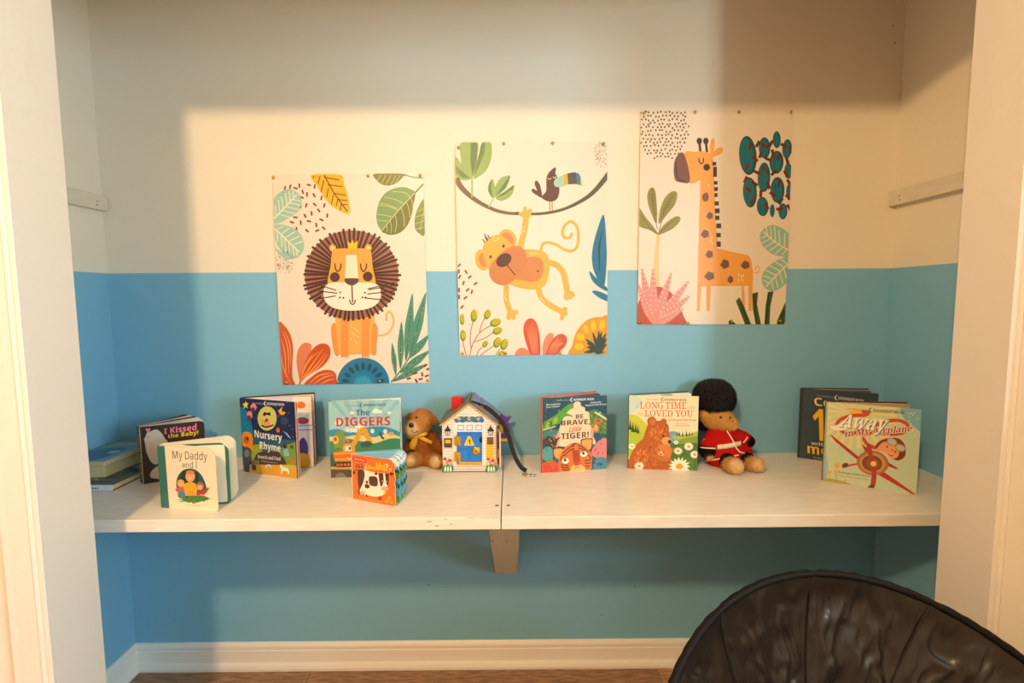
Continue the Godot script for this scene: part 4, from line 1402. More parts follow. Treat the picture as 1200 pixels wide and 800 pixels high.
func _spotty(a: Color, b: Color) -> Canvas:
	var p := Canvas.new(160, 160, a, [Vector2(0, 0), Vector2(100, 0), Vector2(100, 100), Vector2(0, 100)])
	p.ref(0, 0, 1)
	for k in 22:
		p.ell(rng.randf_range(0, 100), rng.randf_range(0, 100), rng.randf_range(3, 9), rng.randf_range(3, 9), b, 0, 10)
	return p

func diggers(W: float, H: float):
	var foot := at_y(388, 559.8, HS)
	var c := Canvas.new(640, 720, srgb(150, 196, 202), [Vector2(384.8, 470.4), Vector2(466.9, 469.9), Vector2(467.6, 556.2), Vector2(388, 559.8)])
	c.ref(380, 455, 7.27)
	for k in 6:
		c.poly([330, 420, 40 + k * 116, 100, 90 + k * 116, 100], srgb(128, 182, 194))
	for p in [[450, 205, 42, 16], [118, 300, 26, 16], [240, 214, 20, 10], [548, 216, 16, 9], [300, 330, 40, 14]]:
		c.ell(p[0], p[1], p[2], p[3], srgb(238, 228, 214))
		c.ell(p[0] - p[2] * 0.2, p[1] - p[3] * 0.7, p[2] * 0.5, p[3] * 0.9, srgb(238, 228, 214))
	c.blob([30, 370, 120, 350, 220, 380, 350, 340, 460, 330, 560, 345, 660, 400, 660, 470, 30, 440], srgb(48, 142, 172))
	c.blob([30, 415, 150, 420, 300, 400, 420, 420, 540, 390, 660, 430, 660, 480, 30, 470], srgb(222, 200, 130))
	c.blob([30, 470, 160, 430, 300, 450, 420, 470, 560, 430, 660, 450, 660, 560, 30, 560], srgb(62, 130, 104))
	c.blob([100, 380, 150, 370, 180, 420, 170, 520, 90, 520], srgb(112, 148, 70))
	c.ell(98, 442, 26, 36, srgb(232, 176, 76))
	c.ell(96, 436, 14, 17, srgb(172, 84, 40))
	c.ell(186, 450, 24, 26, srgb(204, 108, 112))
	c.ell(186, 458, 12, 14, srgb(90, 120, 104))
	for p in [[200, 355], [236, 360], [266, 362], [408, 368], [514, 372]]:
		c.ell(p[0], p[1], 17, 19, srgb(228, 222, 204))
		c.ell(p[0] + 4, p[1] - 4, 3, 3, srgb(60, 60, 60), 0, 6)
	c.stroke([470, 380, 486, 420, 500, 430], 16, srgb(30, 74, 110))
	c.ell(562, 392, 24, 16, srgb(228, 150, 96))
	c.rect(20, 560, 660, 800, srgb(50, 96, 84))
	c.rect(20, 668, 660, 690, srgb(210, 168, 70))
	c.blob([60, 780, 70, 715, 130, 690, 200, 705, 230, 770, 230, 800, 60, 800], srgb(96, 76, 66))
	c.blob([90, 790, 110, 728, 160, 720, 190, 780], srgb(122, 132, 116))
	var y := srgb(240, 152, 34)
	c.poly([228, 480, 300, 346, 330, 332, 362, 352, 410, 466, 376, 474, 326, 380, 268, 486], y)
	c.blob([310, 470, 360, 450, 400, 462, 390, 500, 320, 505], srgb(40, 92, 84))
	c.poly([78, 548, 160, 540, 164, 480, 240, 470, 262, 500, 262, 620, 92, 622], y)
	c.poly([78, 572, 262, 560, 262, 590, 82, 600], srgb(214, 118, 26))
	c.poly([178, 494, 226, 490, 232, 534, 178, 536], srgb(190, 226, 222))
	c.ell(218, 512, 8, 12, srgb(20, 28, 34))
	c.ell(190, 514, 7, 11, srgb(240, 240, 236))
	for k in 4:
		c.rect(100 + k * 12, 510, 108 + k * 12, 526, srgb(120, 68, 30))
	c.blob([96, 640, 250, 628, 258, 660, 110, 672], srgb(70, 44, 40))
	for k in 5:
		c.ell(116 + k * 30, 654 - k * 2, 12, 11, srgb(224, 106, 40))
	c.stroke([190, 590, 212, 602, 236, 596], 5, srgb(250, 240, 220))
	series_line(c, 176, 138, 518, 164, -4, srgb(34, 58, 92), srgb(74, 106, 128))
	c.text("The", [272, 186, 384, 184, 384, 234, 274, 238], srgb(46, 82, 112), "Droid Sans", 700)
	c.text("DIGGERS", [104, 254, 556, 246, 556, 322, 106, 326], srgb(200, 40, 36), "Droid Sans", 700)
	c.rect(28, 100, 42, 800, srgb(120, 172, 182))
	var pm := printed(_spotty(srgb(238, 228, 212), srgb(214, 168, 120)), 0.55)
	hardback("picture_book", "pale teal book with an orange excavator, titled The Diggers", foot, 4.0, 16.0, W, H, printed(c, 0.35, 0.3), cloth(srgb(120, 172, 178)), 0.014, [[6.5, 0.0015, W - 0.006, H - 0.006, pm, 0.002], [9.5, 0.002, W - 0.006, H - 0.005, pm], [13.0, 0.004, W - 0.006, H - 0.005, M.paper]])

func tiger(W: float, H: float):
	var c := Canvas.new(640, 720, srgb(28, 72, 92), [Vector2(634.6, 465.8), Vector2(710.6, 463.5), Vector2(710.6, 549), Vector2(634.9, 554.1)])
	c.ref(625, 450, 7.27)
	for k in 90:
		var x := rng.randf_range(80, 620)
		var yy := rng.randf_range(110, 420)
		c.lance(x, yy, x + rng.randf_range(-14, 14), yy - 20, 8, srgb(46, 98, 116))
	c.blob([190, 260, 300, 170, 350, 180, 300, 260, 230, 330, 150, 350, 80, 400, 80, 330], srgb(86, 148, 60))
	c.blob([470, 240, 540, 220, 630, 300, 630, 420, 520, 400, 480, 330], srgb(74, 134, 66))
	c.blob([80, 410, 150, 380, 220, 400, 220, 470, 120, 480, 70, 450], srgb(62, 128, 120))
	c.blob([195, 520, 215, 400, 250, 300, 300, 225, 340, 200, 345, 160, 375, 148, 400, 158, 405, 185, 435, 200, 440, 228, 470, 240, 478, 300, 500, 420, 510, 520], srgb(240, 208, 174))
	c.stroke([320, 205, 350, 212, 396, 186], 3, srgb(206, 150, 116))
	c.blob([500, 560, 560, 480, 630, 470, 630, 620, 520, 620], srgb(236, 120, 122))
	c.blob([200, 430, 222, 400, 215, 520, 190, 520], srgb(240, 150, 140))
	c.blob([490, 370, 512, 390, 505, 480, 488, 440], srgb(240, 150, 140))
	c.stroke([215, 215, 235, 265, 290, 260, 335, 275], [10, 26, 8], srgb(80, 156, 50))
	for p in [[128, 345], [188, 310]]:
		c.blob([p[0] - 26, p[1] + 20, p[0] - 12, p[1] - 22, p[0] + 14, p[1] - 30, p[0] + 20, p[1] - 6, p[0] + 4, p[1] + 28, p[0] - 20, p[1] + 34], srgb(132, 180, 50))
	c.stroke([84, 388, 190, 356], 9, srgb(216, 200, 170))
	c.stroke([520, 240, 570, 268, 622, 302], 13, srgb(226, 212, 186))
	c.stroke([570, 240, 540, 275], 8, srgb(226, 212, 186))
	c.blob([512, 360, 522, 290, 548, 300, 580, 296, 586, 320, 560, 345, 552, 400, 516, 410], srgb(196, 116, 44))
	c.ell(532, 372, 18, 27, srgb(232, 166, 92))
	c.ell(548, 318, 18, 18, srgb(190, 110, 44))
	c.ell(550, 312, 11, 6, srgb(90, 50, 34))
	c.blob([90, 470, 130, 440, 190, 460, 236, 446, 206, 480, 190, 530, 130, 530, 84, 500], srgb(74, 40, 36))
	for k in 4:
		c.stroke([86 + k * 14, 470, 96 + k * 14, 510], 6, srgb(40, 70, 96))
	c.ell(150, 482, 6, 5, srgb(230, 220, 200), 0, 8)
	c.blob([80, 560, 130, 530, 165, 560, 160, 640, 90, 650], srgb(84, 150, 150))
	c.blob([520, 660, 560, 620, 630, 640, 630, 730, 520, 730], srgb(60, 130, 146))
	c.ell(566, 684, 22, 16, srgb(40, 66, 92))
	c.blob([76, 680, 150, 640, 220, 690, 230, 760, 76, 780], srgb(214, 74, 46))
	for k in 5:
		c.stroke([90 + k * 24, 690, 110 + k * 24, 750], 4, srgb(140, 40, 34))
	c.ell(130, 650, 26, 14, srgb(92, 150, 56))
	for k in 60:
		var side := k % 2
		var x := rng.randf_range(82, 230) if side == 0 else rng.randf_range(490, 620)
		var yy := rng.randf_range(270, 740)
		c.lance(x, yy, x + rng.randf_range(-26, 26), yy - rng.randf_range(14, 34), 11, [srgb(106, 158, 70), srgb(40, 104, 92), srgb(70, 140, 130), srgb(222, 96, 70), srgb(34, 74, 66)][k % 5])
	var o := srgb(214, 112, 36)
	for v in [[215, 590, -25], [455, 512, 22]]:
		c.blob([v[0] - 48, v[1] - 40, v[0] + 10 + v[2] * 0.6, v[1] - 52, v[0] + 50, v[1] - 40, v[0] + 40, v[1] + 40, v[0], v[1] + 56, v[0] - 40, v[1] + 30], srgb(74, 34, 26))
		c.blob([v[0] - 40, v[1] - 32, v[0] + 8 + v[2] * 0.5, v[1] - 44, v[0] + 43, v[1] - 32, v[0] + 34, v[1] + 34, v[0], v[1] + 48, v[0] - 32, v[1] + 24], srgb(232, 160, 84))
	c.blob([218, 640, 250, 560, 310, 510, 370, 498, 440, 530, 494, 590, 500, 660, 490, 725, 470, 760, 240, 770, 222, 720], o)
	c.blob([318, 720, 340, 690, 372, 684, 410, 688, 440, 712, 436, 760, 322, 764], srgb(240, 190, 120))
	c.poly([330, 560, 390, 556, 400, 660, 345, 668], srgb(168, 60, 24))
	for v in [[250, 590, 300, 545, 350, 520], [262, 610, 310, 565, 350, 545], [380, 515, 420, 535, 470, 580], [385, 540, 425, 560, 460, 590], [234, 680, 260, 690, 300, 690], [236, 700, 264, 712, 304, 706], [246, 725, 275, 732, 310, 722], [490, 640, 470, 650, 440, 650], [492, 665, 468, 675, 440, 670], [486, 695, 462, 700, 444, 692], [236, 650, 240, 620, 262, 600], [470, 600, 488, 625, 490, 640], [330, 520, 350, 505, 372, 508]]:
		c.stroke(v, 9, srgb(58, 28, 24))
	for v in [[275, 652, -6], [430, 594, -6]]:
		c.ell(v[0], v[1], 30, 24, srgb(244, 238, 226), -12)
		c.ell(v[0] - 2, v[1] - 8, 13, 14, srgb(34, 24, 24))
		c.ell(v[0] + 3, v[1] - 12, 4, 4, srgb(250, 250, 250), 0, 8)
	c.blob([345, 672, 372, 655, 398, 664, 392, 686, 370, 696, 350, 690], srgb(206, 66, 48))
	c.stroke([350, 728, 372, 704, 396, 722], 4, srgb(96, 44, 30))
	series_line(c, 196, 124, 512, 148, -8, srgb(238, 234, 224), srgb(190, 206, 210))
	c.text("Illustrated by", [108, 166, 232, 158, 232, 176, 108, 184], srgb(230, 228, 220), "Droid Serif", 700)
	c.text("Jean Claude", [108, 186, 222, 178, 222, 196, 108, 204], srgb(230, 228, 220), "Droid Serif", 700)
	c.text("Written by", [482, 152, 574, 146, 574, 164, 482, 170], srgb(230, 228, 220), "Droid Serif", 700)
	c.text("Margaret Wise Brown", [440, 174, 616, 164, 616, 182, 440, 192], srgb(230, 228, 220), "Droid Serif", 700)
	var ink := srgb(72, 34, 34)
	c.text("BE", [360, 258, 424, 254, 424, 290, 360, 294], ink)
	c.text("BRAVE,", [236, 310, 486, 296, 486, 346, 238, 356], ink)
	c.text("Little", [300, 364, 412, 352, 412, 398, 300, 406], srgb(190, 56, 40), "Droid Serif", 700, 0.3)
	c.text("TIGER!", [236, 418, 472, 404, 472, 454, 238, 468], ink)
	c.poly([62, 112, 77, 111, 77, 757, 62, 760], srgb(206, 88, 40))
	var pm := printed(_spotty(srgb(36, 74, 104), srgb(190, 204, 216)), 0.5)
	hardback("picture_book", "book with a big orange tiger face, titled Be Brave, Little Tiger", at_y(634.9, 554.1, HS), 9.6, 27.0, W, H, printed(c, 0.35, 0.3), cloth(srgb(204, 92, 44)), 0.013, [[11.5, 0.0015, W - 0.006, H - 0.006, pm, 0.002], [22, 0.002, W - 0.006, H - 0.006, pm], [25.2, 0.004, W - 0.006, H - 0.006, pm]])

func long_time(W: float, H: float):
	var c := Canvas.new(640, 720, srgb(234, 216, 178), [Vector2(737.2, 463.1), Vector2(818.7, 463.8), Vector2(816.9, 551.5), Vector2(736.2, 548.8)])
	c.ref(730, 450, 7.27)
	c.blob([40, 90, 120, 96, 160, 160, 90, 240, 40, 250], srgb(196, 212, 196))
	c.blob([40, 275, 110, 268, 190, 330, 260, 400, 260, 470, 40, 420], srgb(196, 196, 66))
	c.blob([40, 420, 130, 400, 250, 440, 300, 540, 40, 620], srgb(176, 192, 58))
	c.blob([380, 420, 440, 400, 500, 440, 480, 500, 400, 520], srgb(112, 164, 176))
	c.blob([440, 520, 520, 455, 660, 420, 660, 560, 440, 560], srgb(128, 158, 52))
	c.blob([420, 440, 520, 430, 660, 395, 660, 430, 520, 460, 450, 470], srgb(176, 182, 84))
	c.blob([400, 520, 500, 510, 660, 520, 660, 760, 400, 760], srgb(72, 112, 40))
	for k in 60:
		c.ell(rng.randf_range(420, 640), rng.randf_range(520, 730), 8, 6, srgb(104, 146, 56), rng.randf_range(0, 180), 8)
	for p in [[62, 300, 90], [84, 318, 90], [108, 330, 80], [128, 350, 70], [460, 404, 36], [480, 396, 44], [508, 396, 48], [540, 388, 56], [566, 398, 44], [590, 402, 36]]:
		c.poly([p[0], p[1], p[0] + p[2] * 0.17, p[1] + p[2], p[0] - p[2] * 0.17, p[1] + p[2]], srgb(44, 86, 52))
	var br := srgb(178, 92, 36)
	var bl := srgb(206, 124, 54)
	c.blob([46, 720, 60, 620, 110, 520, 170, 460, 190, 400, 215, 340, 270, 312, 340, 318, 385, 350, 392, 420, 410, 480, 390, 520, 340, 510, 330, 560, 400, 620, 440, 700, 430, 730], br)
	for k in 170:      # brushed fur
		var bx := rng.randf_range(70, 390)
		var by := rng.randf_range(330, 715)
		if by > 700 - (bx - 60) * 1.25 and (bx < 330 or by < 470):
			var tone: Color = [srgb(160, 78, 28), srgb(196, 112, 46), srgb(214, 134, 62), srgb(146, 66, 24)][k % 4]
			c.lance(bx, by, bx + rng.randf_range(-14, 4), by + rng.randf_range(16, 34), 9, tone)
	c.ell(245, 318, 40, 42, br, -15)
	c.ell(250, 322, 24, 27, srgb(196, 118, 70))
	c.ell(345, 316, 27, 24, br)
	for k in 70:
		var g := rng.randf() * TAU
		var f := sqrt(rng.randf())
		var o: Vector2 = [Vector2(165, 610), Vector2(285, 400)][k % 2]
		c.lance(o.x + cos(g) * 64 * f, o.y + sin(g) * 66 * f, o.x + cos(g) * 64 * f - 8, o.y + sin(g) * 66 * f + 24, 10, [bl, srgb(198, 118, 50), srgb(222, 142, 70)][k % 3])
	c.blob([330, 470, 360, 448, 405, 462, 412, 490, 385, 515, 340, 505], srgb(222, 160, 96))
	c.ell(397, 490, 16, 17, srgb(58, 34, 30))
	c.ell(345, 442, 9, 9, srgb(40, 26, 22))
	c.ell(432, 556, 17, 17, br)
	c.blob([286, 570, 300, 520, 345, 510, 400, 530, 415, 570, 405, 620, 360, 640, 310, 620], bl)
	c.blob([300, 590, 325, 570, 350, 585, 340, 608, 312, 606], srgb(226, 172, 112))
	c.ell(305, 556, 6, 6, srgb(40, 26, 22))
	c.ell(346, 582, 6, 6, srgb(40, 26, 22))
	c.ell(322, 597, 7, 6, srgb(58, 34, 30))
	c.blob([232, 610, 280, 598, 340, 615, 400, 632, 395, 660, 340, 672, 270, 650], srgb(190, 108, 52))
	c.stroke([232, 610, 280, 640, 350, 668, 400, 655], 5, srgb(120, 56, 24))
	for v in [[482, 700, 92], [560, 530, 44], [470, 568, 40], [612, 598, 42], [138, 696, 44], [76, 530, 32], [452, 496, 22]]:
		for k in 15:
			var g := TAU * k / 15
			c.lance(v[0], v[1], v[0] + cos(g) * v[2], v[1] + sin(g) * v[2] * 0.86, v[2] * 0.24, srgb(246, 238, 222), 0.65)
		c.ell(v[0], v[1], v[2] * 0.33, v[2] * 0.28, srgb(224, 160, 34))
	series_line(c, 198, 116, 538, 142, 4, srgb(52, 92, 56), srgb(120, 140, 116))
	var ink := srgb(186, 66, 46)
	c.line_text("A", 110, 178, 132, 202, srgb(206, 122, 92), "Droid Serif", 400)
	c.line_text("LONG TIME", 144, 152, 538, 208, ink, "Droid Serif", 400)
	c.line_text("That", 554, 186, 612, 208, srgb(206, 122, 92), "Droid Serif", 400)
	c.line_text("I've", 124, 240, 170, 266, srgb(206, 122, 92), "Droid Serif", 400)
	c.line_text("LOVED YOU", 184, 220, 594, 274, ink, "Droid Serif", 400)
	c.line_text("By Margaret Wise Brown", 388, 294, 624, 318, srgb(120, 72, 40), "Droid Sans", 400)
	c.line_text("Illustrated by", 452, 328, 556, 342, srgb(140, 96, 60), "Droid Sans", 400)
	c.line_text("Katy Hudson", 440, 344, 568, 362, srgb(140, 96, 60), "Droid Sans", 400)
	var pm := printed(_spotty(srgb(238, 232, 220), srgb(168, 176, 160)), 0.5)
	hardback("picture_book", "book with a big brown bear hugging a cub among daisies", at_y(736.2, 548.8, HS), -7.0, 13.5, W, H, printed(c, 0.35, 0.3), cloth(srgb(60, 92, 66)), 0.013, [[-5.0, 0.0015, W - 0.006, H - 0.006, pm, 0.002], [8.5, 0.002, W - 0.006, H - 0.006, pm], [11.6, 0.004, W - 0.006, H - 0.006, pm]])

func counting(W: float, H: float):
	var a := at_y(935, 536.1, HS)
	var dir := -28.0
	var e := a + turned(dir) * Vector3(W, 0, 0)
	var px := func(p: Vector3) -> Vector2:
		var q := cam_basis.inverse() * (p - cam_at)
		return Vector2(600 + FOCAL * q.x / -q.z, 400 - FOCAL * q.y / -q.z)
	var up := Vector3(0, H, 0)
	var c := Canvas.new(640, 720, srgb(48, 66, 78), [px.call(a + up), px.call(e + up), px.call(e), px.call(a)])
	c.ref(925, 445, 5.52)
	var y := srgb(240, 190, 40)
	c.text("Count", [160, 112, 420, 140, 420, 196, 164, 166], srgb(232, 206, 130))
	c.text("10", [148, 182, 350, 204, 344, 412, 158, 388], y)
	c.text("with a", [140, 396, 300, 414, 300, 440, 140, 418], srgb(222, 206, 160))
	c.text("mouse", [116, 424, 420, 468, 420, 524, 118, 474], y)
	c.text("By Margaret Wise Brown", [158, 496, 360, 524, 360, 536, 158, 508], srgb(222, 214, 190), "Droid Sans", 400)
	series_line(c, 182, 88, 482, 112, 36, srgb(226, 222, 210), srgb(170, 180, 186))
	c.poly([60, 50, 96, 52, 66, 510, 40, 506], srgb(28, 40, 48))
	var pm := printed(_spotty(srgb(104, 84, 104), srgb(140, 120, 140)), 0.5)
	hardback("picture_book", "dark slate counting book with a big yellow 1, half hidden behind another book", a, dir, -7.0, W, H, printed(c, 0.4, 0.2), cloth(srgb(38, 50, 60)), 0.013, [[-25, 0.0015, W - 0.006, H - 0.006, pm, 0.002], [-11, 0.002, W - 0.006, H - 0.006, pm], [-9, 0.004, W - 0.006, H - 0.006, pm]])

func airplane(W: float, H: float):
	var c := Canvas.new(720, 800, srgb(190, 206, 176), [Vector2(968.5, 471.3), Vector2(1079.3, 479.4), Vector2(1073.9, 579.4), Vector2(963.6, 563.1)])
	c.ref(925, 445, 5.52)
	for k in 26:
		var g := deg_to_rad(k * 13.85)
		var o := Vector2(432, 215)
		c.poly([o.x, o.y, o.x + cos(g) * 260, o.y + sin(g) * 230, o.x + cos(g + 0.11) * 260, o.y + sin(g + 0.11) * 230], srgb(226, 212, 132))
	c.blob([720, 180, 860, 190, 860, 330, 800, 300, 740, 250], srgb(126, 176, 184))
	c.blob([215, 600, 235, 470, 250, 560, 240, 640], srgb(150, 190, 180))
	for k in 30:
		c.ell(rng.randf_range(640, 840), rng.randf_range(210, 370), 4, 4, srgb(238, 236, 220), 0, 6)
	c.blob([205, 640, 280, 640, 360, 660, 420, 690, 300, 690, 205, 665], srgb(168, 160, 60))
	for p in [[308, 553, 18], [263, 598, 12], [300, 594, 11], [362, 650, 8]]:
		c.stroke([p[0], p[1], p[0] - 4, 660], 3, srgb(150, 150, 80))
		c.ell(p[0], p[1], p[2], p[2] * 0.9, srgb(232, 160, 52))
	c.ell(432, 214, 44, 22, srgb(238, 180, 60))
	# the ribbon and the title
	c.stroke([470, 205, 508, 212, 490, 228, 400, 234, 330, 260, 310, 300, 370, 345, 480, 330, 600, 275, 700, 262, 760, 290, 750, 330, 680, 350, 560, 345, 500, 350, 480, 380, 510, 420, 560, 440], 22, srgb(196, 66, 44))
	c.blob([280, 320, 262, 300, 290, 300, 350, 280, 380, 312, 330, 330], srgb(240, 232, 214))
	for o in [[-4, -3], [4, -3], [-4, 3], [4, 3], [0, 5], [0, -5]]:
		c.text("in My Airplane", [352 + o[0], 324 + o[1], 794 + o[0], 290 + o[1], 788 + o[0], 342 + o[1], 358 + o[0], 382 + o[1]], srgb(232, 222, 196), "Droid Serif", 700, 0.2)
	c.text("in My Airplane", [352, 324, 794, 290, 788, 342, 358, 382], srgb(160, 32, 34), "Droid Serif", 700, 0.2)
	c.text("Away", [340, 230, 652, 244, 628, 372, 318, 334], srgb(96, 130, 130), "Droid Serif", 700, 0.3)
	c.text("Away", [334, 224, 646, 238, 622, 366, 312, 328], srgb(246, 240, 224), "Droid Serif", 700, 0.3)
	# the plane
	c.poly([260, 352, 280, 362, 452, 500, 446, 520, 420, 500, 300, 400], srgb(178, 38, 34))
	c.poly([560, 580, 620, 600, 822, 742, 800, 740, 640, 650, 570, 610], srgb(182, 42, 34))
	c.poly([466, 412, 500, 440, 520, 480, 500, 490], srgb(170, 40, 34))
	c.poly([620, 520, 704, 572, 690, 576, 610, 546], srgb(170, 40, 34))
	c.stroke([352, 562, 400, 550, 450, 540], 12, srgb(190, 50, 38))
	c.ell(360, 552, 22, 15, srgb(104, 50, 34), -25)
	# the pilot
	c.blob([556, 430, 590, 390, 640, 376, 700, 376, 740, 410, 752, 460, 740, 500, 700, 520, 660, 505, 610, 480], srgb(132, 44, 36))
	c.blob([568, 440, 610, 400, 680, 412, 706, 452, 702, 490, 670, 508, 610, 488, 575, 468], srgb(230, 158, 112))
	for v in [[662, 400], [716, 438]]:
		c.ell(v[0], v[1], 36, 25, srgb(190, 126, 62), 20)
		c.ell(v[0], v[1], 28, 18, srgb(166, 200, 186), 20)
	c.ell(630, 430, 7, 7, srgb(60, 100, 130))
	c.ell(684, 464, 7, 7, srgb(60, 100, 130))
	c.ell(664, 452, 10, 8, srgb(214, 120, 84))
	c.stroke([640, 478, 655, 488, 672, 486], 4, srgb(130, 50, 40))
	c.blob([570, 470, 600, 460, 640, 490, 650, 520, 600, 520], srgb(206, 206, 180))
	c.ell(538, 536, 104, 80, srgb(168, 112, 62), 8)
	c.ell(536, 536, 84, 65, srgb(196, 146, 90), 8)
	c.ell(534, 538, 66, 52, srgb(128, 72, 40), 8)
	c.ell(540, 540, 42, 34, srgb(150, 90, 48), 8)
	c.blob([498, 420, 524, 416, 536, 470, 548, 530, 528, 534, 506, 470], srgb(168, 60, 40))
	c.blob([528, 550, 552, 556, 564, 610, 552, 690, 524, 700, 530, 620], srgb(172, 60, 40))
	c.ell(528, 690, 22, 12, srgb(92, 50, 36), -20)
	c.ell(543, 541, 19, 17, srgb(230, 196, 140))
	series_line(c, 376, 176, 738, 200, 24, srgb(52, 56, 74), srgb(130, 130, 120))
	c.text("By Margaret Wise Brown", [316, 588, 520, 616, 520, 632, 316, 604], srgb(110, 84, 52), "Droid Sans", 700)
	c.text("Illustrated by Henry Fisher", [314, 610, 512, 638, 512, 652, 314, 624], srgb(140, 120, 80), "Droid Sans", 400)
	c.poly([238, 140, 252, 142, 226, 656, 208, 652], srgb(150, 170, 160))
	var pm := printed(_spotty(srgb(190, 168, 120), srgb(214, 200, 160)), 0.5)
	hardback("picture_book", "pale green book with a red propeller plane, titled Away in My Airplane", at_y(963.6, 563.1, HS), -29.6, -7.0, W + 0.007, H, printed(c, 0.35, 0.3), cloth(srgb(96, 42, 34)), 0.013, [[-28, 0.0015, W - 0.002, H - 0.006, pm, 0.002], [-12, 0.002, W - 0.002, H - 0.006, pm], [-9, 0.004, W - 0.002, H - 0.006, pm]])

func cow():
	var c := Canvas.new(560, 500, srgb(238, 112, 26), [Vector2(412.3, 531.9), Vector2(464.3, 540.4), Vector2(464, 593.5), Vector2(413.8, 584.2)])
	c.ref(405, 510, 8.89)
	c.blob([78, 222, 145, 236, 215, 250, 214, 288, 145, 276, 80, 262], srgb(214, 44, 34))
	c.text("Fisher-Price", [92, 236, 204, 256, 204, 274, 92, 254], srgb(250, 222, 200))
	for x in [112, 140, 168]:
		c.poly([x, 298, x + 8, 296, x + 14, 346, x + 4, 344], srgb(72, 32, 26))
	c.stroke([110, 316, 196, 332], 5, srgb(72, 32, 26))
	c.stroke([110, 330, 196, 346], 5, srgb(72, 32, 26))
	c.text("¿", [206, 296, 234, 302, 232, 360, 206, 354], srgb(252, 240, 214))
	c.text("Dices", [238, 312, 320, 326, 320, 368, 238, 356], srgb(252, 206, 40))
	c.text("Mu", [326, 286, 418, 302, 418, 378, 328, 366], srgb(252, 206, 40))
	c.text("?", [422, 302, 456, 308, 452, 382, 424, 378], srgb(252, 240, 214))
	c.text("tú", [460, 340, 492, 346, 490, 384, 462, 378], srgb(252, 206, 40))
	var br := srgb(78, 36, 30)
	c.blob([190, 372, 260, 380, 340, 398, 400, 400, 440, 420, 448, 500, 430, 560, 400, 620, 330, 640, 250, 630, 180, 610, 150, 580, 165, 480], srgb(250, 236, 214))
	c.blob([130, 380, 160, 358, 196, 375, 204, 420, 185, 500, 160, 550, 145, 570, 132, 500], br)
	c.blob([252, 440, 300, 432, 335, 450, 342, 510, 325, 536, 270, 528, 250, 500], br)
	c.ell(226, 492, 13, 16, br)
	c.blob([205, 516, 245, 516, 252, 550, 212, 552], br)
	c.poly([350, 400, 402, 402, 410, 470, 400, 530, 372, 540, 358, 480], br)
	c.poly([420, 402, 462, 410, 456, 500, 446, 545, 425, 490], br)
	c.poly([402, 402, 420, 402, 428, 500, 442, 548, 384, 548, 404, 480], srgb(250, 236, 214))
	c.ell(325, 407, 18, 13, br)
	c.ell(488, 412, 22, 15, br)
	c.ell(416, 560, 38, 21, srgb(240, 158, 158))
	c.ell(175, 600, 30, 20, srgb(240, 158, 158))
	c.stroke([82, 400, 100, 368, 140, 360], 9, br)
	c.ell(92, 392, 14, 17, br)
	for p in [[132, 560, 146, 620], [212, 616, 228, 640], [344, 640, 352, 674], [362, 640, 372, 674]]:
		c.poly([p[0], p[1], p[0] + 14, p[1], p[2] + 6, p[3], p[2] - 8, p[3]], br)
	for p in [[390, 482], [436, 488]]:
		c.ell(p[0], p[1], 8, 4, srgb(250, 230, 210))
	c.ell(412, 604, 14, 16, srgb(226, 196, 30))
	for p in [[455, 655], [428, 690], [478, 698]]:
		c.ell(p[0], p[1], 15, 14, srgb(250, 176, 40))
		c.ell(p[0], p[1], 6, 6, srgb(240, 120, 24))
	c.stroke([95, 650, 230, 672, 370, 698], 4, srgb(250, 176, 40))
	# leaves with a wavy outer edge
	var w := 0.138
	var h := 0.1225
	var o := PackedVector2Array([Vector2(0, 0)])
	for k in 41:
		var f := k / 40.0
		var y := h * f
		var x := w - 0.003 + 0.0028 * absf(sin(f * PI * 4.0))
		if f > 0.86:
			x -= 0.011 * pow((f - 0.86) / 0.14, 2.0)
		if f < 0.07:
			x -= 0.006 * pow((0.07 - f) / 0.07, 2.0)
		o.append(Vector2(x, y))
	o.append(Vector2(0, h))
	var sky := Canvas.new(256, 256, srgb(126, 188, 220), [Vector2(0, 0), Vector2(100, 0), Vector2(100, 100), Vector2(0, 100)])
	sky.ref(0, 0, 1)
	for p in [[20, 8], [58, 12], [86, 8], [94, 16]]:
		sky.ell(p[0], p[1], 9, 6, srgb(236, 240, 240))
	for k in 26:
		sky.ell(rng.randf_range(0, 104), rng.randf_range(30, 100), 8, 7, [srgb(76, 148, 40), srgb(48, 112, 34), srgb(112, 172, 60), srgb(70, 150, 190)][k % 4])
	var sm := printed(sky, 0.4)
	var blue := mat(srgb(140, 192, 220), 0.5)
	var green := mat(srgb(96, 150, 60), 0.5)
	var white := mat(srgb(226, 222, 208), 0.6)
	board_book("board_book", "small orange board book with a brown and white cow", at_y(413.8, 584.2, HS), w, h, printed(c, 0.3, 0.4), white, 0.016, [[-22.7, 0.002, sm, white], [-13, 0.0022, sm, blue, 0.99], [-6, 0.0022, sm, blue, 1.0], [1, 0.0022, sm, white, 1.0], [7, 0.0022, sm, green, 1.0], [12, 0.002, sm, green, 1.0]], o, white)

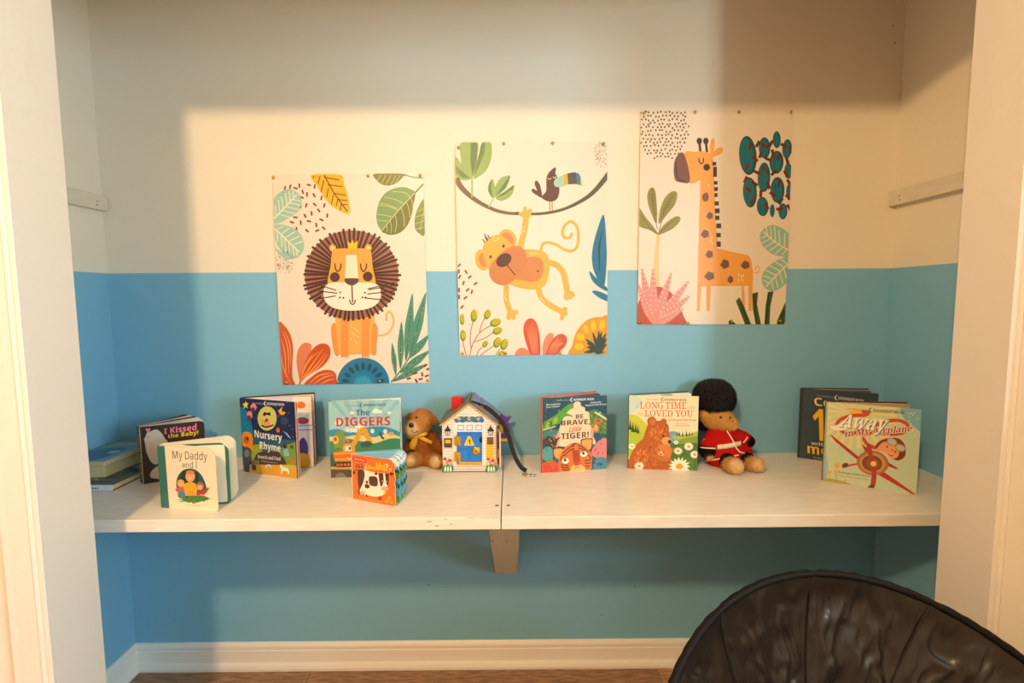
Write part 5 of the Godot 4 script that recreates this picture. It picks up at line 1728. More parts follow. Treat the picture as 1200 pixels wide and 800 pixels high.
func kissed():
	var foot := at_y(168.5, 567, HS)
	var w := 0.158
	var h := 0.169
	var c := Canvas.new(560, 600, srgb(36, 24, 28), [Vector2(167.2, 501.2), Vector2(241.5, 491), Vector2(243, 556), Vector2(168.5, 567)])
	c.ref(155, 475, 5.92)
	c.blob([100, 250, 98, 232, 128, 222, 120, 200, 150, 178, 185, 168, 215, 190, 235, 225, 255, 262, 215, 330, 195, 372, 175, 408, 140, 395, 110, 330], srgb(206, 198, 190))
	c.blob([130, 500, 128, 470, 150, 440, 185, 420, 205, 470, 220, 520, 180, 510], srgb(206, 198, 190))
	for k in 5:
		c.ell(110 + k * 4, 230 - k * 9, 8, 9, srgb(206, 198, 190))
	c.blob([110, 165, 122, 162, 128, 170, 136, 158, 142, 166, 138, 178, 124, 188], srgb(240, 130, 170))
	c.text("I Kissed", [226, 160, 460, 116, 462, 164, 232, 198], srgb(234, 120, 160), "Droid Sans", 700, 0.15)
	c.text("the Baby!", [256, 198, 470, 162, 472, 204, 260, 234], srgb(232, 206, 40), "Droid Sans", 700, 0.1)
	var card := mat(srgb(190, 168, 136), 0.7)
	var pg := mat(srgb(208, 200, 190), 0.6)
	var dk := mat(srgb(40, 30, 32), 0.5)
	var sp := Canvas.new(64, 512, srgb(38, 26, 32), [Vector2(0, 0), Vector2(10, 0), Vector2(10, 100), Vector2(0, 100)])
	sp.ref(0, 0, 1)
	var t := board_book("board_book", "black board book with a pale bird, titled I Kissed the Baby", foot, w, h, printed(c, 0.4, 0.3), dk, 0.026, [[28, 0.0022, dk, card], [39, 0.002, pg, dk], [48, 0.002, pg, card], [56, 0.002, dk, card], [64, 0.002, pg, card], [71, 0.0022, dk, card]], rounded(w, h, 0.012), dk)
	# the lettering down the spine, and its worn edges
	var mid := turned(49.5)
	var letters := thing_text("I KISSED THE BABY!", 0.013, 0.145, mat(srgb(214, 176, 60), 0.5))
	letters.name = "spine_title"
	t.add_child(letters)
	letters.transform = mid * Transform3D(Basis(Vector3(0, -1, 0), Vector3(0, 0, 1), Vector3(-1, 0, 0)), Vector3(-0.0019, h * 0.5, -0.014))
	for z in [0.0, -0.028]:
		part("worn_edge", boxm(Vector3(-0.0019, 0, z - 0.0008), Vector3(0.0004, h, z + 0.0008), 0.0005), card, t).transform = mid

func thing_text(s: String, high: float, wide: float, m: Material) -> MeshInstance3D:
	var f := SystemFont.new()
	f.font_names = PackedStringArray(["Droid Sans"])
	f.font_weight = 700
	var t := TextMesh.new()
	t.font = f
	t.text = s
	t.font_size = 32
	t.pixel_size = 1.0 / 32
	t.depth = 0.02
	var b := t.get_aabb()
	var o := MeshInstance3D.new()
	var st := mb()
	var v := t.get_faces()
	for p in v:
		var q: Vector3 = (p - b.get_center()) * Vector3(wide / b.size.x, high / b.size.y, 0.01)
		st.add_vertex(q)
	o.mesh = done(st)
	o.material_override = m
	return o

func daddy():
	var w := 0.164
	var h := 0.163
	var c := Canvas.new(560, 560, srgb(236, 220, 188), [Vector2(185.4, 523.1), Vector2(251.6, 526.8), Vector2(256, 599.2), Vector2(189.6, 594.6)])
	c.ref(155, 475, 5.92)
	c.poly([178, 282, 228, 286, 258, 715, 200, 712], srgb(44, 104, 92))
	for i in 5:
		for j in 34:
			c.ell(186 + i * 10 + j * 0.75, 292 + j * 12.4 + (i % 2) * 6, 1.8, 1.8, srgb(112, 160, 140), 0, 6)
	var ink := srgb(92, 76, 60)
	c.text("My Daddy", [280, 316, 520, 330, 520, 404, 284, 388], ink, "Droid Sans", 400)
	c.text("and I", [346, 396, 452, 390, 452, 440, 348, 432], ink, "Droid Sans", 400)
	c.blob([308, 560, 315, 500, 350, 455, 400, 440, 450, 455, 490, 500, 515, 570, 500, 600, 420, 610, 330, 600], srgb(24, 96, 88))
	c.ell(400, 500, 66, 54, srgb(46, 58, 50))
	c.ell(404, 494, 33, 38, srgb(222, 158, 118))
	c.ell(404, 466, 30, 14, srgb(206, 130, 84))
	c.ell(404, 506, 12, 9, srgb(236, 190, 160))
	c.blob([352, 580, 365, 545, 400, 532, 440, 545, 452, 590, 440, 610, 360, 605], srgb(222, 166, 40))
	c.blob([378, 600, 430, 598, 446, 640, 440, 664, 410, 650, 388, 662, 376, 640], srgb(206, 156, 48))
	c.ell(338, 540, 26, 26, srgb(222, 162, 60))
	c.ell(340, 550, 19, 18, srgb(230, 172, 132))
	c.blob([300, 580, 335, 565, 362, 580, 360, 605, 320, 605], srgb(196, 96, 84))
	c.blob([325, 600, 362, 600, 370, 636, 340, 645, 318, 630], srgb(70, 130, 140))
	c.ell(472, 560, 26, 26, srgb(190, 92, 40))
	c.ell(470, 570, 19, 18, srgb(228, 168, 130))
	c.blob([448, 600, 490, 588, 526, 570, 530, 584, 500, 620, 470, 640, 450, 630], srgb(176, 56, 62))
	c.blob([458, 625, 496, 620, 516, 650, 490, 660, 462, 650], srgb(206, 160, 90))
	for k in 24:
		c.lance(rng.randf_range(290, 530), rng.randf_range(628, 676), rng.randf_range(290, 550), rng.randf_range(630, 680), 14, srgb(72, 122, 52))
	c.ell(380, 634, 12, 6, srgb(80, 44, 34))
	c.text("P. K. Hallinan", [372, 682, 472, 690, 472, 702, 372, 694], srgb(140, 120, 90), "Droid Sans", 400)
	var card := mat(srgb(236, 222, 192), 0.55)
	var worn := mat(srgb(206, 182, 142), 0.7)
	var green := mat(srgb(44, 104, 92), 0.5)
	# a page with a green border
	var g := Canvas.new(256, 256, srgb(44, 104, 92), [Vector2(0, 0), Vector2(100, 0), Vector2(100, 100), Vector2(0, 100)])
	g.ref(0, 0, 1)
	g.blob([0, 3, 50, 3, 90, 3, 95, 8, 95, 50, 95, 92, 90, 97, 50, 97, 0, 97], srgb(238, 228, 206))
	var gm := printed(g, 0.5)
	var o := PackedVector2Array([Vector2(0, 0), Vector2(w - 0.006, 0), Vector2(w, 0.006), Vector2(w, h - 0.02), Vector2(w - 0.004, h - 0.012), Vector2(w - 0.012, h - 0.003), Vector2(w - 0.02, h), Vector2(0, h)])
	board_book("board_book", "cream board book with a green spine, titled My Daddy and I", at_y(189.6, 594.6, HS), w, h, printed(c, 0.4, 0.3), card, 0.02, [[-9.3, 0.002, card, worn], [7, 0.002, gm, green, 1.02], [15, 0.002, card, card, 1.0], [19, 0.002, card, card, 1.02], [22.5, 0.002, card, card, 1.02], [26, 0.002, card, card, 1.02], [29, 0.0022, card, card, 1.02]], o, green)

func flat_book(called: String, label: String, lo: Vector3, hi: Vector3, cover: Material, top: Material, pages: Material, ct: float, inset: float, spine: Material) -> Node3D:
	# lies flat, its spine towards the room
	var c := Vector3((lo.x + hi.x) * 0.5, lo.y, (lo.z + hi.z) * 0.5)
	var t := thing(called, label, "book", c, "books lying in a flat stack in the corner")
	var a := lo - c
	var b := hi - c
	part("back_cover", boxm(a, Vector3(b.x, a.y + ct, b.z), ct * 0.3), cover, t)
	part("page_block", boxm(Vector3(a.x + inset, a.y + ct, a.z + inset), Vector3(b.x - inset, b.y - ct, b.z - 0.001), 0.0008), pages, t)
	var st := mb()
	box(st, Vector3(a.x, b.y - ct, a.z), b, ct * 0.3)
	part("front_cover", done(st), cover, t)
	var f := mb()
	var y := b.y + 0.0002
	triuv(f, Vector3(a.x + 0.0005, y, b.z - 0.0005), Vector3(b.x - 0.0005, y, b.z - 0.0005), Vector3(b.x - 0.0005, y, a.z + 0.0005), Vector2(0, 1), Vector2(1, 1), Vector2(1, 0))
	triuv(f, Vector3(a.x + 0.0005, y, b.z - 0.0005), Vector3(b.x - 0.0005, y, a.z + 0.0005), Vector3(a.x + 0.0005, y, a.z + 0.0005), Vector2(0, 1), Vector2(1, 0), Vector2(0, 0))
	part("cover_print", done(f), top, t)
	if spine:
		part("spine", boxm(Vector3(a.x, a.y + ct * 0.5, b.z - 0.002), Vector3(b.x, b.y, b.z + 0.0012), 0.0006), spine, t)
	return t

func stack():
	var unit := [Vector2(0, 0), Vector2(100, 0), Vector2(100, 100), Vector2(0, 100)]
	var p1 := Canvas.new(256, 256, srgb(96, 100, 92), unit)
	p1.ref(0, 0, 1)
	p1.rect(0, 0, 100, 60, srgb(36, 40, 38))
	for k in 16:
		p1.lance(rng.randf_range(0, 100), rng.randf_range(40, 100), rng.randf_range(0, 100), rng.randf_range(40, 100), 8, [srgb(150, 150, 132), srgb(70, 76, 64), srgb(44, 48, 52)][k % 3])
	for k in 6:
		p1.stroke([30 + k * 12, 20 + k * 5, 60 + k * 8, 10 + k * 8], 4, srgb(120, 126, 170))
	var cover := mat(srgb(140, 84, 54), 0.5)
	var pages := mat(srgb(206, 190, 150), 0.75)
	var c := flat_book("closed_book", "thin flat book with a white spine and rust cover, lowest of its stack", Vector3(-1.325, HS, 0.06), Vector3(-1.121, HS + 0.0185, 0.301), cover, printed(p1, 0.45), pages, 0.0024, 0.003, mat(srgb(214, 216, 222), 0.45))
	var lt := thing_text("our", 0.006, 0.02, mat(srgb(44, 70, 110), 0.5))
	lt.name = "spine_title"
	c.add_child(lt)
	lt.position = Vector3(0.055, 0.009, 0.301 - 0.1805 + 0.0014)
	var tan := mat(srgb(206, 188, 142), 0.7)
	var p3 := mat(srgb(34, 48, 58), 0.5)
	flat_book("closed_book", "thick flat book with tan page edges, in the middle of its stack", Vector3(-1.315, HS + 0.0188, 0.03), Vector3(-1.189, HS + 0.051, 0.243), tan, p3, mat(srgb(196, 174, 124), 0.8), 0.0015, 0.001, tan)
	var p2 := Canvas.new(256, 256, srgb(118, 146, 150), unit)
	p2.ref(0, 0, 1)
	p2.blob([-5, 60, 30, 40, 70, 38, 84, 60, 70, 90, 30, 104, -5, 104], srgb(36, 84, 124))
	p2.blob([20, 70, 50, 60, 80, 80, 60, 100, 30, 100], srgb(26, 66, 104))
	p2.ell(66, 58, 14, 7, srgb(176, 178, 214))
	for k in 8:
		p2.ell(rng.randf_range(0, 40), rng.randf_range(10, 50), 8, 5, srgb(150, 164, 110))
	p2.rect(10, 4, 92, 12, srgb(150, 130, 120))
	p2.rect(20, 16, 80, 20, srgb(196, 206, 206))
	flat_book("closed_book", "flat book with a blue and grey cover, topmost of its stack", Vector3(-1.315, HS + 0.0513, 0.028), Vector3(-1.187, HS + 0.067, 0.245), mat(srgb(190, 178, 144), 0.6), printed(p2, 0.3, 0.4), mat(srgb(204, 186, 140), 0.75), 0.0012, 0.0006, null)

# ---------------------------------------------------------------- the toy house
func px_of(p: Vector3) -> Vector2:
	var q := cam_basis.inverse() * (p - cam_at)
	return Vector2(600 + FOCAL * q.x / -q.z, 400 - FOCAL * q.y / -q.z)

func house():
	var zf := 0.171
	var zb := 0.010
	var x0 := -0.2115
	var x1 := -0.0470
	var xm := (x0 + x1) * 0.5
	var eave := HS + 0.150
	var apex := HS + 0.211
	var t := thing("toy_house", "wooden toy house with a blue front door, red chimney and black strap", "toy", Vector3(xm, HS, 0.09))
	var at := t.position
	var sh := Transform3D(Basis(), -at)
	# picture on the front: white boards, steps, columns
	var c := Canvas.new(640, 820, srgb(236, 224, 212), [px_of(Vector3(x0, apex, zf)), px_of(Vector3(x1, apex, zf)), px_of(Vector3(x1, HS, zf)), px_of(Vector3(x0, HS, zf))])
	c.ref(505, 450, 6.954)
	for k in 26:
		c.rect(60, 150 + k * 22, 560, 154 + k * 22, srgb(196, 182, 172))
		c.rect(60, 154 + k * 22, 560, 158 + k * 22, srgb(216, 204, 194))
	for x in [186, 418]:
		c.rect(x, 316, x + 22, 656, srgb(240, 232, 224))
		c.rect(x + 9, 320, x + 12, 652, srgb(206, 196, 190))
	c.rect(186, 312, 440, 326, srgb(240, 232, 224))
	for k in 3:
		c.rect(205 + k * 74, 324, 277 + k * 74, 386, srgb(234, 228, 226))
		c.rect(216 + k * 74, 332, 268 + k * 74, 376, srgb(128, 150, 200))
		c.rect(222 + k * 74, 338, 262 + k * 74, 370, srgb(228, 226, 232))
	c.rect(150, 655, 470, 725, srgb(206, 194, 184))
	for k in 3:
		c.rect(150, 658 + k * 20, 470, 664 + k * 20, srgb(238, 226, 214))
		c.rect(150, 672 + k * 20, 470, 675 + k * 20, srgb(150, 136, 128))
	c.poly([78, 335, 308, 160, 540, 325, 540, 340, 308, 178, 78, 350], srgb(220, 176, 116))
	var front := PackedVector2Array([Vector2(x0, HS + 0.0045), Vector2(x1, HS + 0.0045), Vector2(x1, eave), Vector2(xm, apex), Vector2(x0, eave)])
	# body: surface 0 is the printed front, surface 1 the rest
	var f := mb()
	var idx := Geometry2D.triangulate_polygon(front)
	for i in range(0, idx.size(), 3):
		var v := [front[idx[i]], front[idx[i + 1]], front[idx[i + 2]]]
		if (v[1] - v[0]).cross(v[2] - v[0]) < 0:
			v.reverse()
		var uv := func(p: Vector2) -> Vector2: return Vector2((p.x - x0) / (x1 - x0), (apex - p.y) / (apex - HS))
		triuv(f, sh * Vector3(v[0].x, v[0].y, zf), sh * Vector3(v[1].x, v[1].y, zf), sh * Vector3(v[2].x, v[2].y, zf), uv.call(v[0]), uv.call(v[1]), uv.call(v[2]))
	part("front_wall", done(f), printed(c, 0.4, 0.2), t)
	var white := mat(srgb(232, 222, 208), 0.5)
	var body := part("body", extruded(front, sh, zb, zf - 0.0004), white, t)
	part("base", boxm(sh * Vector3(x0 + 0.018, HS + 0.0002, zb + 0.004), sh * Vector3(x1 - 0.004, HS + 0.005, zf - 0.004), 0.0008), mat(srgb(120, 96, 72), 0.6), t)
	# roof
	var rc := Canvas.new(256, 256, srgb(44, 66, 88), [Vector2(0, 0), Vector2(100, 0), Vector2(100, 100), Vector2(0, 100)])
	rc.ref(0, 0, 1)
	var tones := [srgb(62, 132, 168), srgb(128, 92, 164), srgb(76, 160, 146), srgb(190, 72, 92), srgb(54, 96, 142), srgb(110, 150, 186)]
	for j in 8:
		for i in 9:
			var x := i * 12.5 - (j % 2) * 6.2
			rc.rect(x, j * 12.5, x + 11.6, j * 12.5 + 11.6, tones[(i * 3 + j * 5 + (i * j) % 4) % 6])
			rc.rect(x + 3, j * 12.5 + 8, x + 8, j * 12.5 + 10, srgb(140, 170, 180))
	var rm := printed(rc, 0.35, 0.3)
	var edge := mat(srgb(196, 158, 106), 0.55)
	for s in [-1, 1]:
		var ex: float = (x1 + 0.006) if s > 0 else (x0 - 0.006)
		var ey := eave - 0.0045
		var ridge := Vector3(xm, apex + 0.0015, 0)
		var low := Vector3(ex, ey, 0)
		var n := Vector3(-(low.y - ridge.y) * s, absf(low.x - ridge.x), 0).normalized()
		if n.y < 0:
			n = -n
		for pc in [[zf + 0.003, 0.152, 0.0], [0.149, zb - 0.004, 0.004]]:      # a narrow front strip and the lid behind it
			var th := 0.004
			var r0: Vector3 = ridge + n * pc[2]
			var l0: Vector3 = low + n * pc[2]
			var za: float = pc[0]
			var zc: float = pc[1]
			var P := [r0 + Vector3(0, 0, za), l0 + Vector3(0, 0, za), l0 + Vector3(0, 0, zc), r0 + Vector3(0, 0, zc)]
			var top := mb()
			var o := n * th
			var q := [sh * (P[0] + o), sh * (P[1] + o), sh * (P[2] + o), sh * (P[3] + o)]
			var uv := [Vector2(0, 0), Vector2(0, 1), Vector2(absf(za - zc) / 0.14, 1), Vector2(absf(za - zc) / 0.14, 0)]
			var side := mb()
			if s > 0:
				triuv(top, q[0], q[1], q[2], uv[0], uv[1], uv[2])
				triuv(top, q[0], q[2], q[3], uv[0], uv[2], uv[3])
			else:
				triuv(top, q[0], q[2], q[1], uv[0], uv[2], uv[1])
				triuv(top, q[0], q[3], q[2], uv[0], uv[3], uv[2])
			for k in 4:
				var a: Vector3 = sh * P[k]
				var b: Vector3 = sh * P[(k + 1) % 4]
				if s > 0:
					quad(side, a, b, q[(k + 1) % 4], q[k])
				else:
					quad(side, b, a, q[k], q[(k + 1) % 4])
			var mesh := done(top)
			side.generate_normals()
			mesh = side.commit(mesh)
			part("roof_panel", mesh, [rm if s > 0 else mat(srgb(96, 104, 112), 0.45), edge if za > 0.16 else mat(srgb(150, 128, 96), 0.5)], t)
	part("chimney", boxm(sh * Vector3(-0.189, HS + 0.172, 0.082), sh * Vector3(-0.1545, HS + 0.222, 0.112), 0.0015), mat(srgb(206, 36, 32), 0.35), t)
	# what is fixed to the front; places are read from the photograph
	var on := func(u: float, v: float) -> Vector2:
		var p := at_z(505 + u / 6.954, 450 + v / 6.954, zf)
		return Vector2(p.x, p.y)
	var shape := func(a: Array, bent := true) -> PackedVector2Array:
		var p := PackedVector2Array()
		for i in range(0, a.size(), 2):
			p.append(on.call(a[i], a[i + 1]))
		return Canvas.curve(p, true, 4) if bent else p
	var blue := mat(srgb(28, 112, 200), 0.35)
	var door := part("door", extruded(shape.call([213, 388, 417, 388, 417, 652, 213, 652], false), sh, zf - 0.0002, zf + 0.0035), blue, t, "bright blue front door")
	for r in [[232, 404, 300, 520], [326, 404, 395, 520], [232, 538, 300, 618], [326, 538, 395, 618]]:
		part("door_panel", extruded(shape.call([r[0], r[1], r[2], r[1], r[2], r[3], r[0], r[3]], false), sh, zf + 0.003, zf + 0.0044), mat(srgb(36, 122, 208), 0.35), door)
	part("kick_plate", extruded(shape.call([226, 628, 416, 628, 416, 653, 226, 653], false), sh, zf + 0.003, zf + 0.0048), mat(srgb(226, 178, 50), 0.3, 0.6), door)
	var gold := mat(srgb(214, 172, 66), 0.32, 0.9)
	for y in [420, 548]:
		var h := part("hinge", extruded(shape.call([192, y, 244, y + 4, 244, y + 78, 192, y + 74], false), sh, zf + 0.003, zf + 0.0055), gold, t)
		var p: Vector2 = on.call(217, y + 2)
		var q: Vector2 = on.call(217, y + 76)
		part("hinge_pin", tubem([sh * Vector3(p.x, p.y, zf + 0.006), sh * Vector3(q.x, q.y, zf + 0.006)], 0.0022, 8), gold, h)
	var sign := part("number_sign", extruded(shape.call([272, 492, 300, 426, 313, 416, 326, 426, 356, 492, 350, 496, 278, 496], false), sh, zf + 0.003, zf + 0.006), mat(srgb(238, 196, 60), 0.4), t, "yellow triangular sign with the number 1")
	var one := thing_text("1", 0.0155, 0.0075, mat(srgb(30, 26, 24), 0.5))
	one.name = "number"
	sign.add_child(one)
	var oc: Vector2 = on.call(313, 466)
	one.position = sh * Vector3(oc.x, oc.y, zf + 0.0062)
	var lc: Vector2 = on.call(371, 537)
	var face := Basis(Vector3.RIGHT, PI / 2)
	var lock := part("lock", lathe([Vector2(0, 0), Vector2(0.0128, 0), Vector2(0.0128, 0.003), Vector2(0.0105, 0.0052), Vector2(0.008, 0.0045), Vector2(0.006, 0.006), Vector2(0, 0.0062)], Transform3D(face, sh * Vector3(lc.x, lc.y, zf + 0.0035)), 24), gold, t)
	part("keyhole", boxm(sh * Vector3(lc.x - 0.001, lc.y - 0.004, zf + 0.009), sh * Vector3(lc.x + 0.001, lc.y + 0.004, zf + 0.0101)), M.black, lock)
	var hc: Vector2 = on.call(407, 448)
	part("finger_hole", lathe([Vector2(0, 0), Vector2(0.0075, 0), Vector2(0.0075, 0.0006), Vector2(0, 0.0006)], Transform3D(face * Basis.from_scale(Vector3(0.6, 1, 1.3)), sh * Vector3(hc.x, hc.y, zf + 0.0036)), 18), M.black, t)
	for x in [137, 487]:
		var l := part("lantern", extruded(shape.call([x - 4, 335, x + 4, 335, x + 6, 350, x + 28, 376, x + 22, 380, x + 15, 416, x - 15, 416, x - 22, 380, x - 28, 376, x - 6, 350], false), sh, zf, zf + 0.0022), mat(srgb(48, 52, 56), 0.4), t)
		for k in [-1, 1]:
			part("lantern_glass", extruded(shape.call([x + k * 9 - 7, 384, x + k * 9 + 7, 384, x + k * 7 + 5, 412, x + k * 7 - 5, 412], false), sh, zf + 0.002, zf + 0.0028), mat(srgb(206, 208, 206), 0.25), l)
	var mail := part("mailbox", extruded(shape.call([108, 440, 172, 440, 172, 515, 108, 515], false), sh, zf, zf + 0.003), mat(srgb(92, 62, 48), 0.5), t)
	part("mailbox_flap", extruded(shape.call([118, 450, 162, 450, 162, 478, 118, 478], false), sh, zf + 0.003, zf + 0.0045), mat(srgb(226, 176, 40), 0.4), mail)
	var plate := part("side_plate", extruded(shape.call([456, 486, 508, 486, 508, 612, 456, 612], false), sh, zf, zf + 0.0025), mat(srgb(234, 180, 36), 0.4), t)
	part("lock_box", extruded(shape.call([458, 430, 510, 430, 510, 488, 458, 488], false), sh, zf, zf + 0.004), mat(srgb(120, 84, 50), 0.45), plate)
	var kc: Vector2 = on.call(486, 472)
	part("knob", ball(sh * Vector3(kc.x, kc.y, zf + 0.006), Vector3(0.0025, 0.0025, 0.0025), 10), M.black, plate)
	var garland := part("garland", extruded(shape.call([190, 285, 215, 280, 235, 262, 262, 270, 290, 262, 312, 275, 336, 262, 362, 270, 388, 262, 410, 280, 434, 290, 420, 312, 390, 304, 362, 312, 330, 300, 312, 308, 292, 300, 262, 312, 236, 304, 206, 312]), sh, zf, zf + 0.002), mat(srgb(40, 108, 176), 0.4), t)
	for k in 9:
		var u := 206 + k * 26
		part("garland_leaf", extruded(shape.call([u - 16, 290 - (k % 3) * 9, u, 276 - (k % 3) * 8, u + 15, 288 - (k % 2) * 9, u, 296]), sh, zf + 0.0018, zf + 0.0034), mat([srgb(74, 132, 92), srgb(206, 168, 84), srgb(52, 126, 190)][k % 3], 0.4), garland)
	for g in [[140, 1.0], [492, 0.92]]:
		var gx: float = g[0]
		var clump := part("flower_clump", extruded(shape.call([gx - 46, 712, gx - 44, 690, gx - 30, 650, gx - 14, 668, gx, 644, gx + 14, 668, gx + 30, 646, gx + 44, 680, gx + 42, 700, gx + 20, 702, gx + 8, 712, gx - 24, 714]), sh, zf, zf + 0.002), mat(srgb(28, 128, 70), 0.45), t)
		for b in [[-24, 608, 14, 0], [14, 618, 14, 0], [-6, 632, 13, 1], [-24, 648, 15, 2], [38, 626, 13, 2], [26, 650, 12, 1]]:
			var bc: Vector2 = on.call(gx + b[0], b[1])
			part("blossom", lathe([Vector2(0, 0), Vector2(b[2] * 0.00036, 0), Vector2(b[2] * 0.0003, 0.0012), Vector2(0, 0.0016)], Transform3D(face, sh * Vector3(bc.x, bc.y, zf + 0.0018)), 12), mat([srgb(206, 48, 52), srgb(236, 130, 168), srgb(246, 210, 60)][b[3]], 0.45), clump)
		for k in 3:
			part("leaf", extruded(shape.call([gx - 28 + k * 22, 712, gx - 30 + k * 22, 680, gx - 20 + k * 22, 664, gx - 14 + k * 22, 690, gx - 20 + k * 22, 710]), sh, zf + 0.0018, zf + 0.003), mat(srgb(216, 228, 206), 0.45), clump)
	# the open side doors with their locks
	var dm := Canvas.new(128, 256, srgb(206, 190, 160), [Vector2(0, 0), Vector2(100, 0), Vector2(100, 100), Vector2(0, 100)])
	dm.ref(0, 0, 1)
	dm.rect(10, 4, 92, 96, srgb(170, 46, 40))
	dm.rect(20, 12, 82, 46, srgb(196, 74, 52))
	var sd := part("side_door", leaf_mesh(rounded(0.05, 0.108, 0.004), 0.004, 0.05, 0.108), [printed(dm, 0.4), mat(srgb(220, 200, 164), 0.5)], t)
	sd.transform = Transform3D(Basis(Vector3.UP, deg_to_rad(-80)), sh * Vector3(x1 + 0.002, HS + 0.02, zf - 0.03))
	part("door_lock", boxm(Vector3(0.03, 0.03, 0.0), Vector3(0.046, 0.056, 0.004), 0.001), gold, sd)
	var star := PackedVector2Array([Vector2(0, 0), Vector2(0.04, 0), Vector2(0.04, 0.05), Vector2(0.034, 0.066), Vector2(0.046, 0.086), Vector2(0.03, 0.082), Vector2(0.014, 0.094), Vector2(0.0, 0.082)])
	var pd := part("side_door", extruded(star, Transform3D(), -0.004, 0.0), mat(srgb(88, 42, 122), 0.4), t)
	pd.transform = Transform3D(Basis(Vector3.UP, deg_to_rad(4)), sh * Vector3(x1 + 0.002, HS + 0.062, zb + 0.05))
	part("door_lock", boxm(Vector3(0.004, 0.002, 0.0), Vector3(0.034, 0.012, 0.003), 0.001), mat(srgb(226, 178, 40), 0.4), pd)
	part("door_lock", boxm(Vector3(0.004, 0.03, 0.0), Vector3(0.018, 0.06, 0.004), 0.001), gold, pd)
	# the strap over the roof with its clips
	var pts := []
	for a in [[552, 470, 0.150], [560, 472.5, 0.146], [567, 475.5, 0.146], [577, 482.5, 0.152], [588, 494, 0.162], [595, 508, 0.172], [599.5, 523, 0.182], [605, 538, 0.193], [611, 547.5, 0.2], [617, 551.5, 0.2035]]:
		pts.append(sh * at_z(a[0], a[1], a[2]))
	var cv := Curve3D.new()
	for i in pts.size():
		var tg: Vector3 = (pts[mini(i + 1, pts.size() - 1)] - pts[maxi(i - 1, 0)]) * 0.17
		cv.add_point(pts[i], -tg, tg)
	cv.bake_interval = 0.006
	var baked := Array(cv.get_baked_points())
	var rad := []
	for i in baked.size():
		rad.append(0.0066 if i > 9 else 0.0034)
	var strap := part("strap", tubem(baked, rad, 10, false, 0.22, Vector3(0.1, 0.2, 1)), mat(srgb(14, 12, 12), 0.75), t, "black elastic strap hanging over the roof")
	for a in [[615, 555.5, 0.006], [619, 557, 0.0075], [624, 556.5, 0.007]]:
		var p: Vector3 = at_y(a[0], a[1], HS + 0.0035)
		var ring := []
		for k in 14:
			ring.append(sh * (p + Vector3(cos(TAU * k / 14) * a[2], 0.0008 * sin(k), sin(TAU * k / 14) * a[2] * 0.7)))
		part("key_ring", tubem(ring, 0.0027, 8, true), M.brass if a[0] < 618 else M.steel, strap)
	part("strap_knot", ball(sh * at_z(562.5, 474, 0.147), Vector3(0.005, 0.004, 0.004), 12), M.black, strap)

# ---------------------------------------------------------------- soft toys: a smooth field of tapered limbs, meshed
func field(p: Vector3, limbs: Array) -> float:
	# limbs: [a, b, radius a, radius b, blend, colour]
	var d := 1e9
	for l in limbs:
		var a: Vector3 = l[0]
		var ab: Vector3 = l[1] - a
		var q := ab.length_squared()
		var t := clampf((p - a).dot(ab) / q, 0.0, 1.0) if q > 1e-12 else 0.0
		var e: float = p.distance_to(a + ab * t) - lerpf(l[2], l[3], t)
		var k: float = l[4]
		var h := maxf(k - absf(d - e), 0.0) / k
		d = minf(d, e) - h * h * k * 0.25
	return d

func tint(p: Vector3, limbs: Array) -> Color:
	var s := Vector3.ZERO
	var w := 0.0
	for l in limbs:
		var a: Vector3 = l[0]
		var ab: Vector3 = l[1] - a
		var q := ab.length_squared()
		var t := clampf((p - a).dot(ab) / q, 0.0, 1.0) if q > 1e-12 else 0.0
		var e: float = p.distance_to(a + ab * t) - lerpf(l[2], l[3], t)
		var g := exp(-maxf(e, -0.01) / 0.0016)
		var c: Color = l[5]
		s += Vector3(c.r, c.g, c.b) * g
		w += g
	s /= maxf(w, 1e-9)
	return Color(s.x, s.y, s.z)

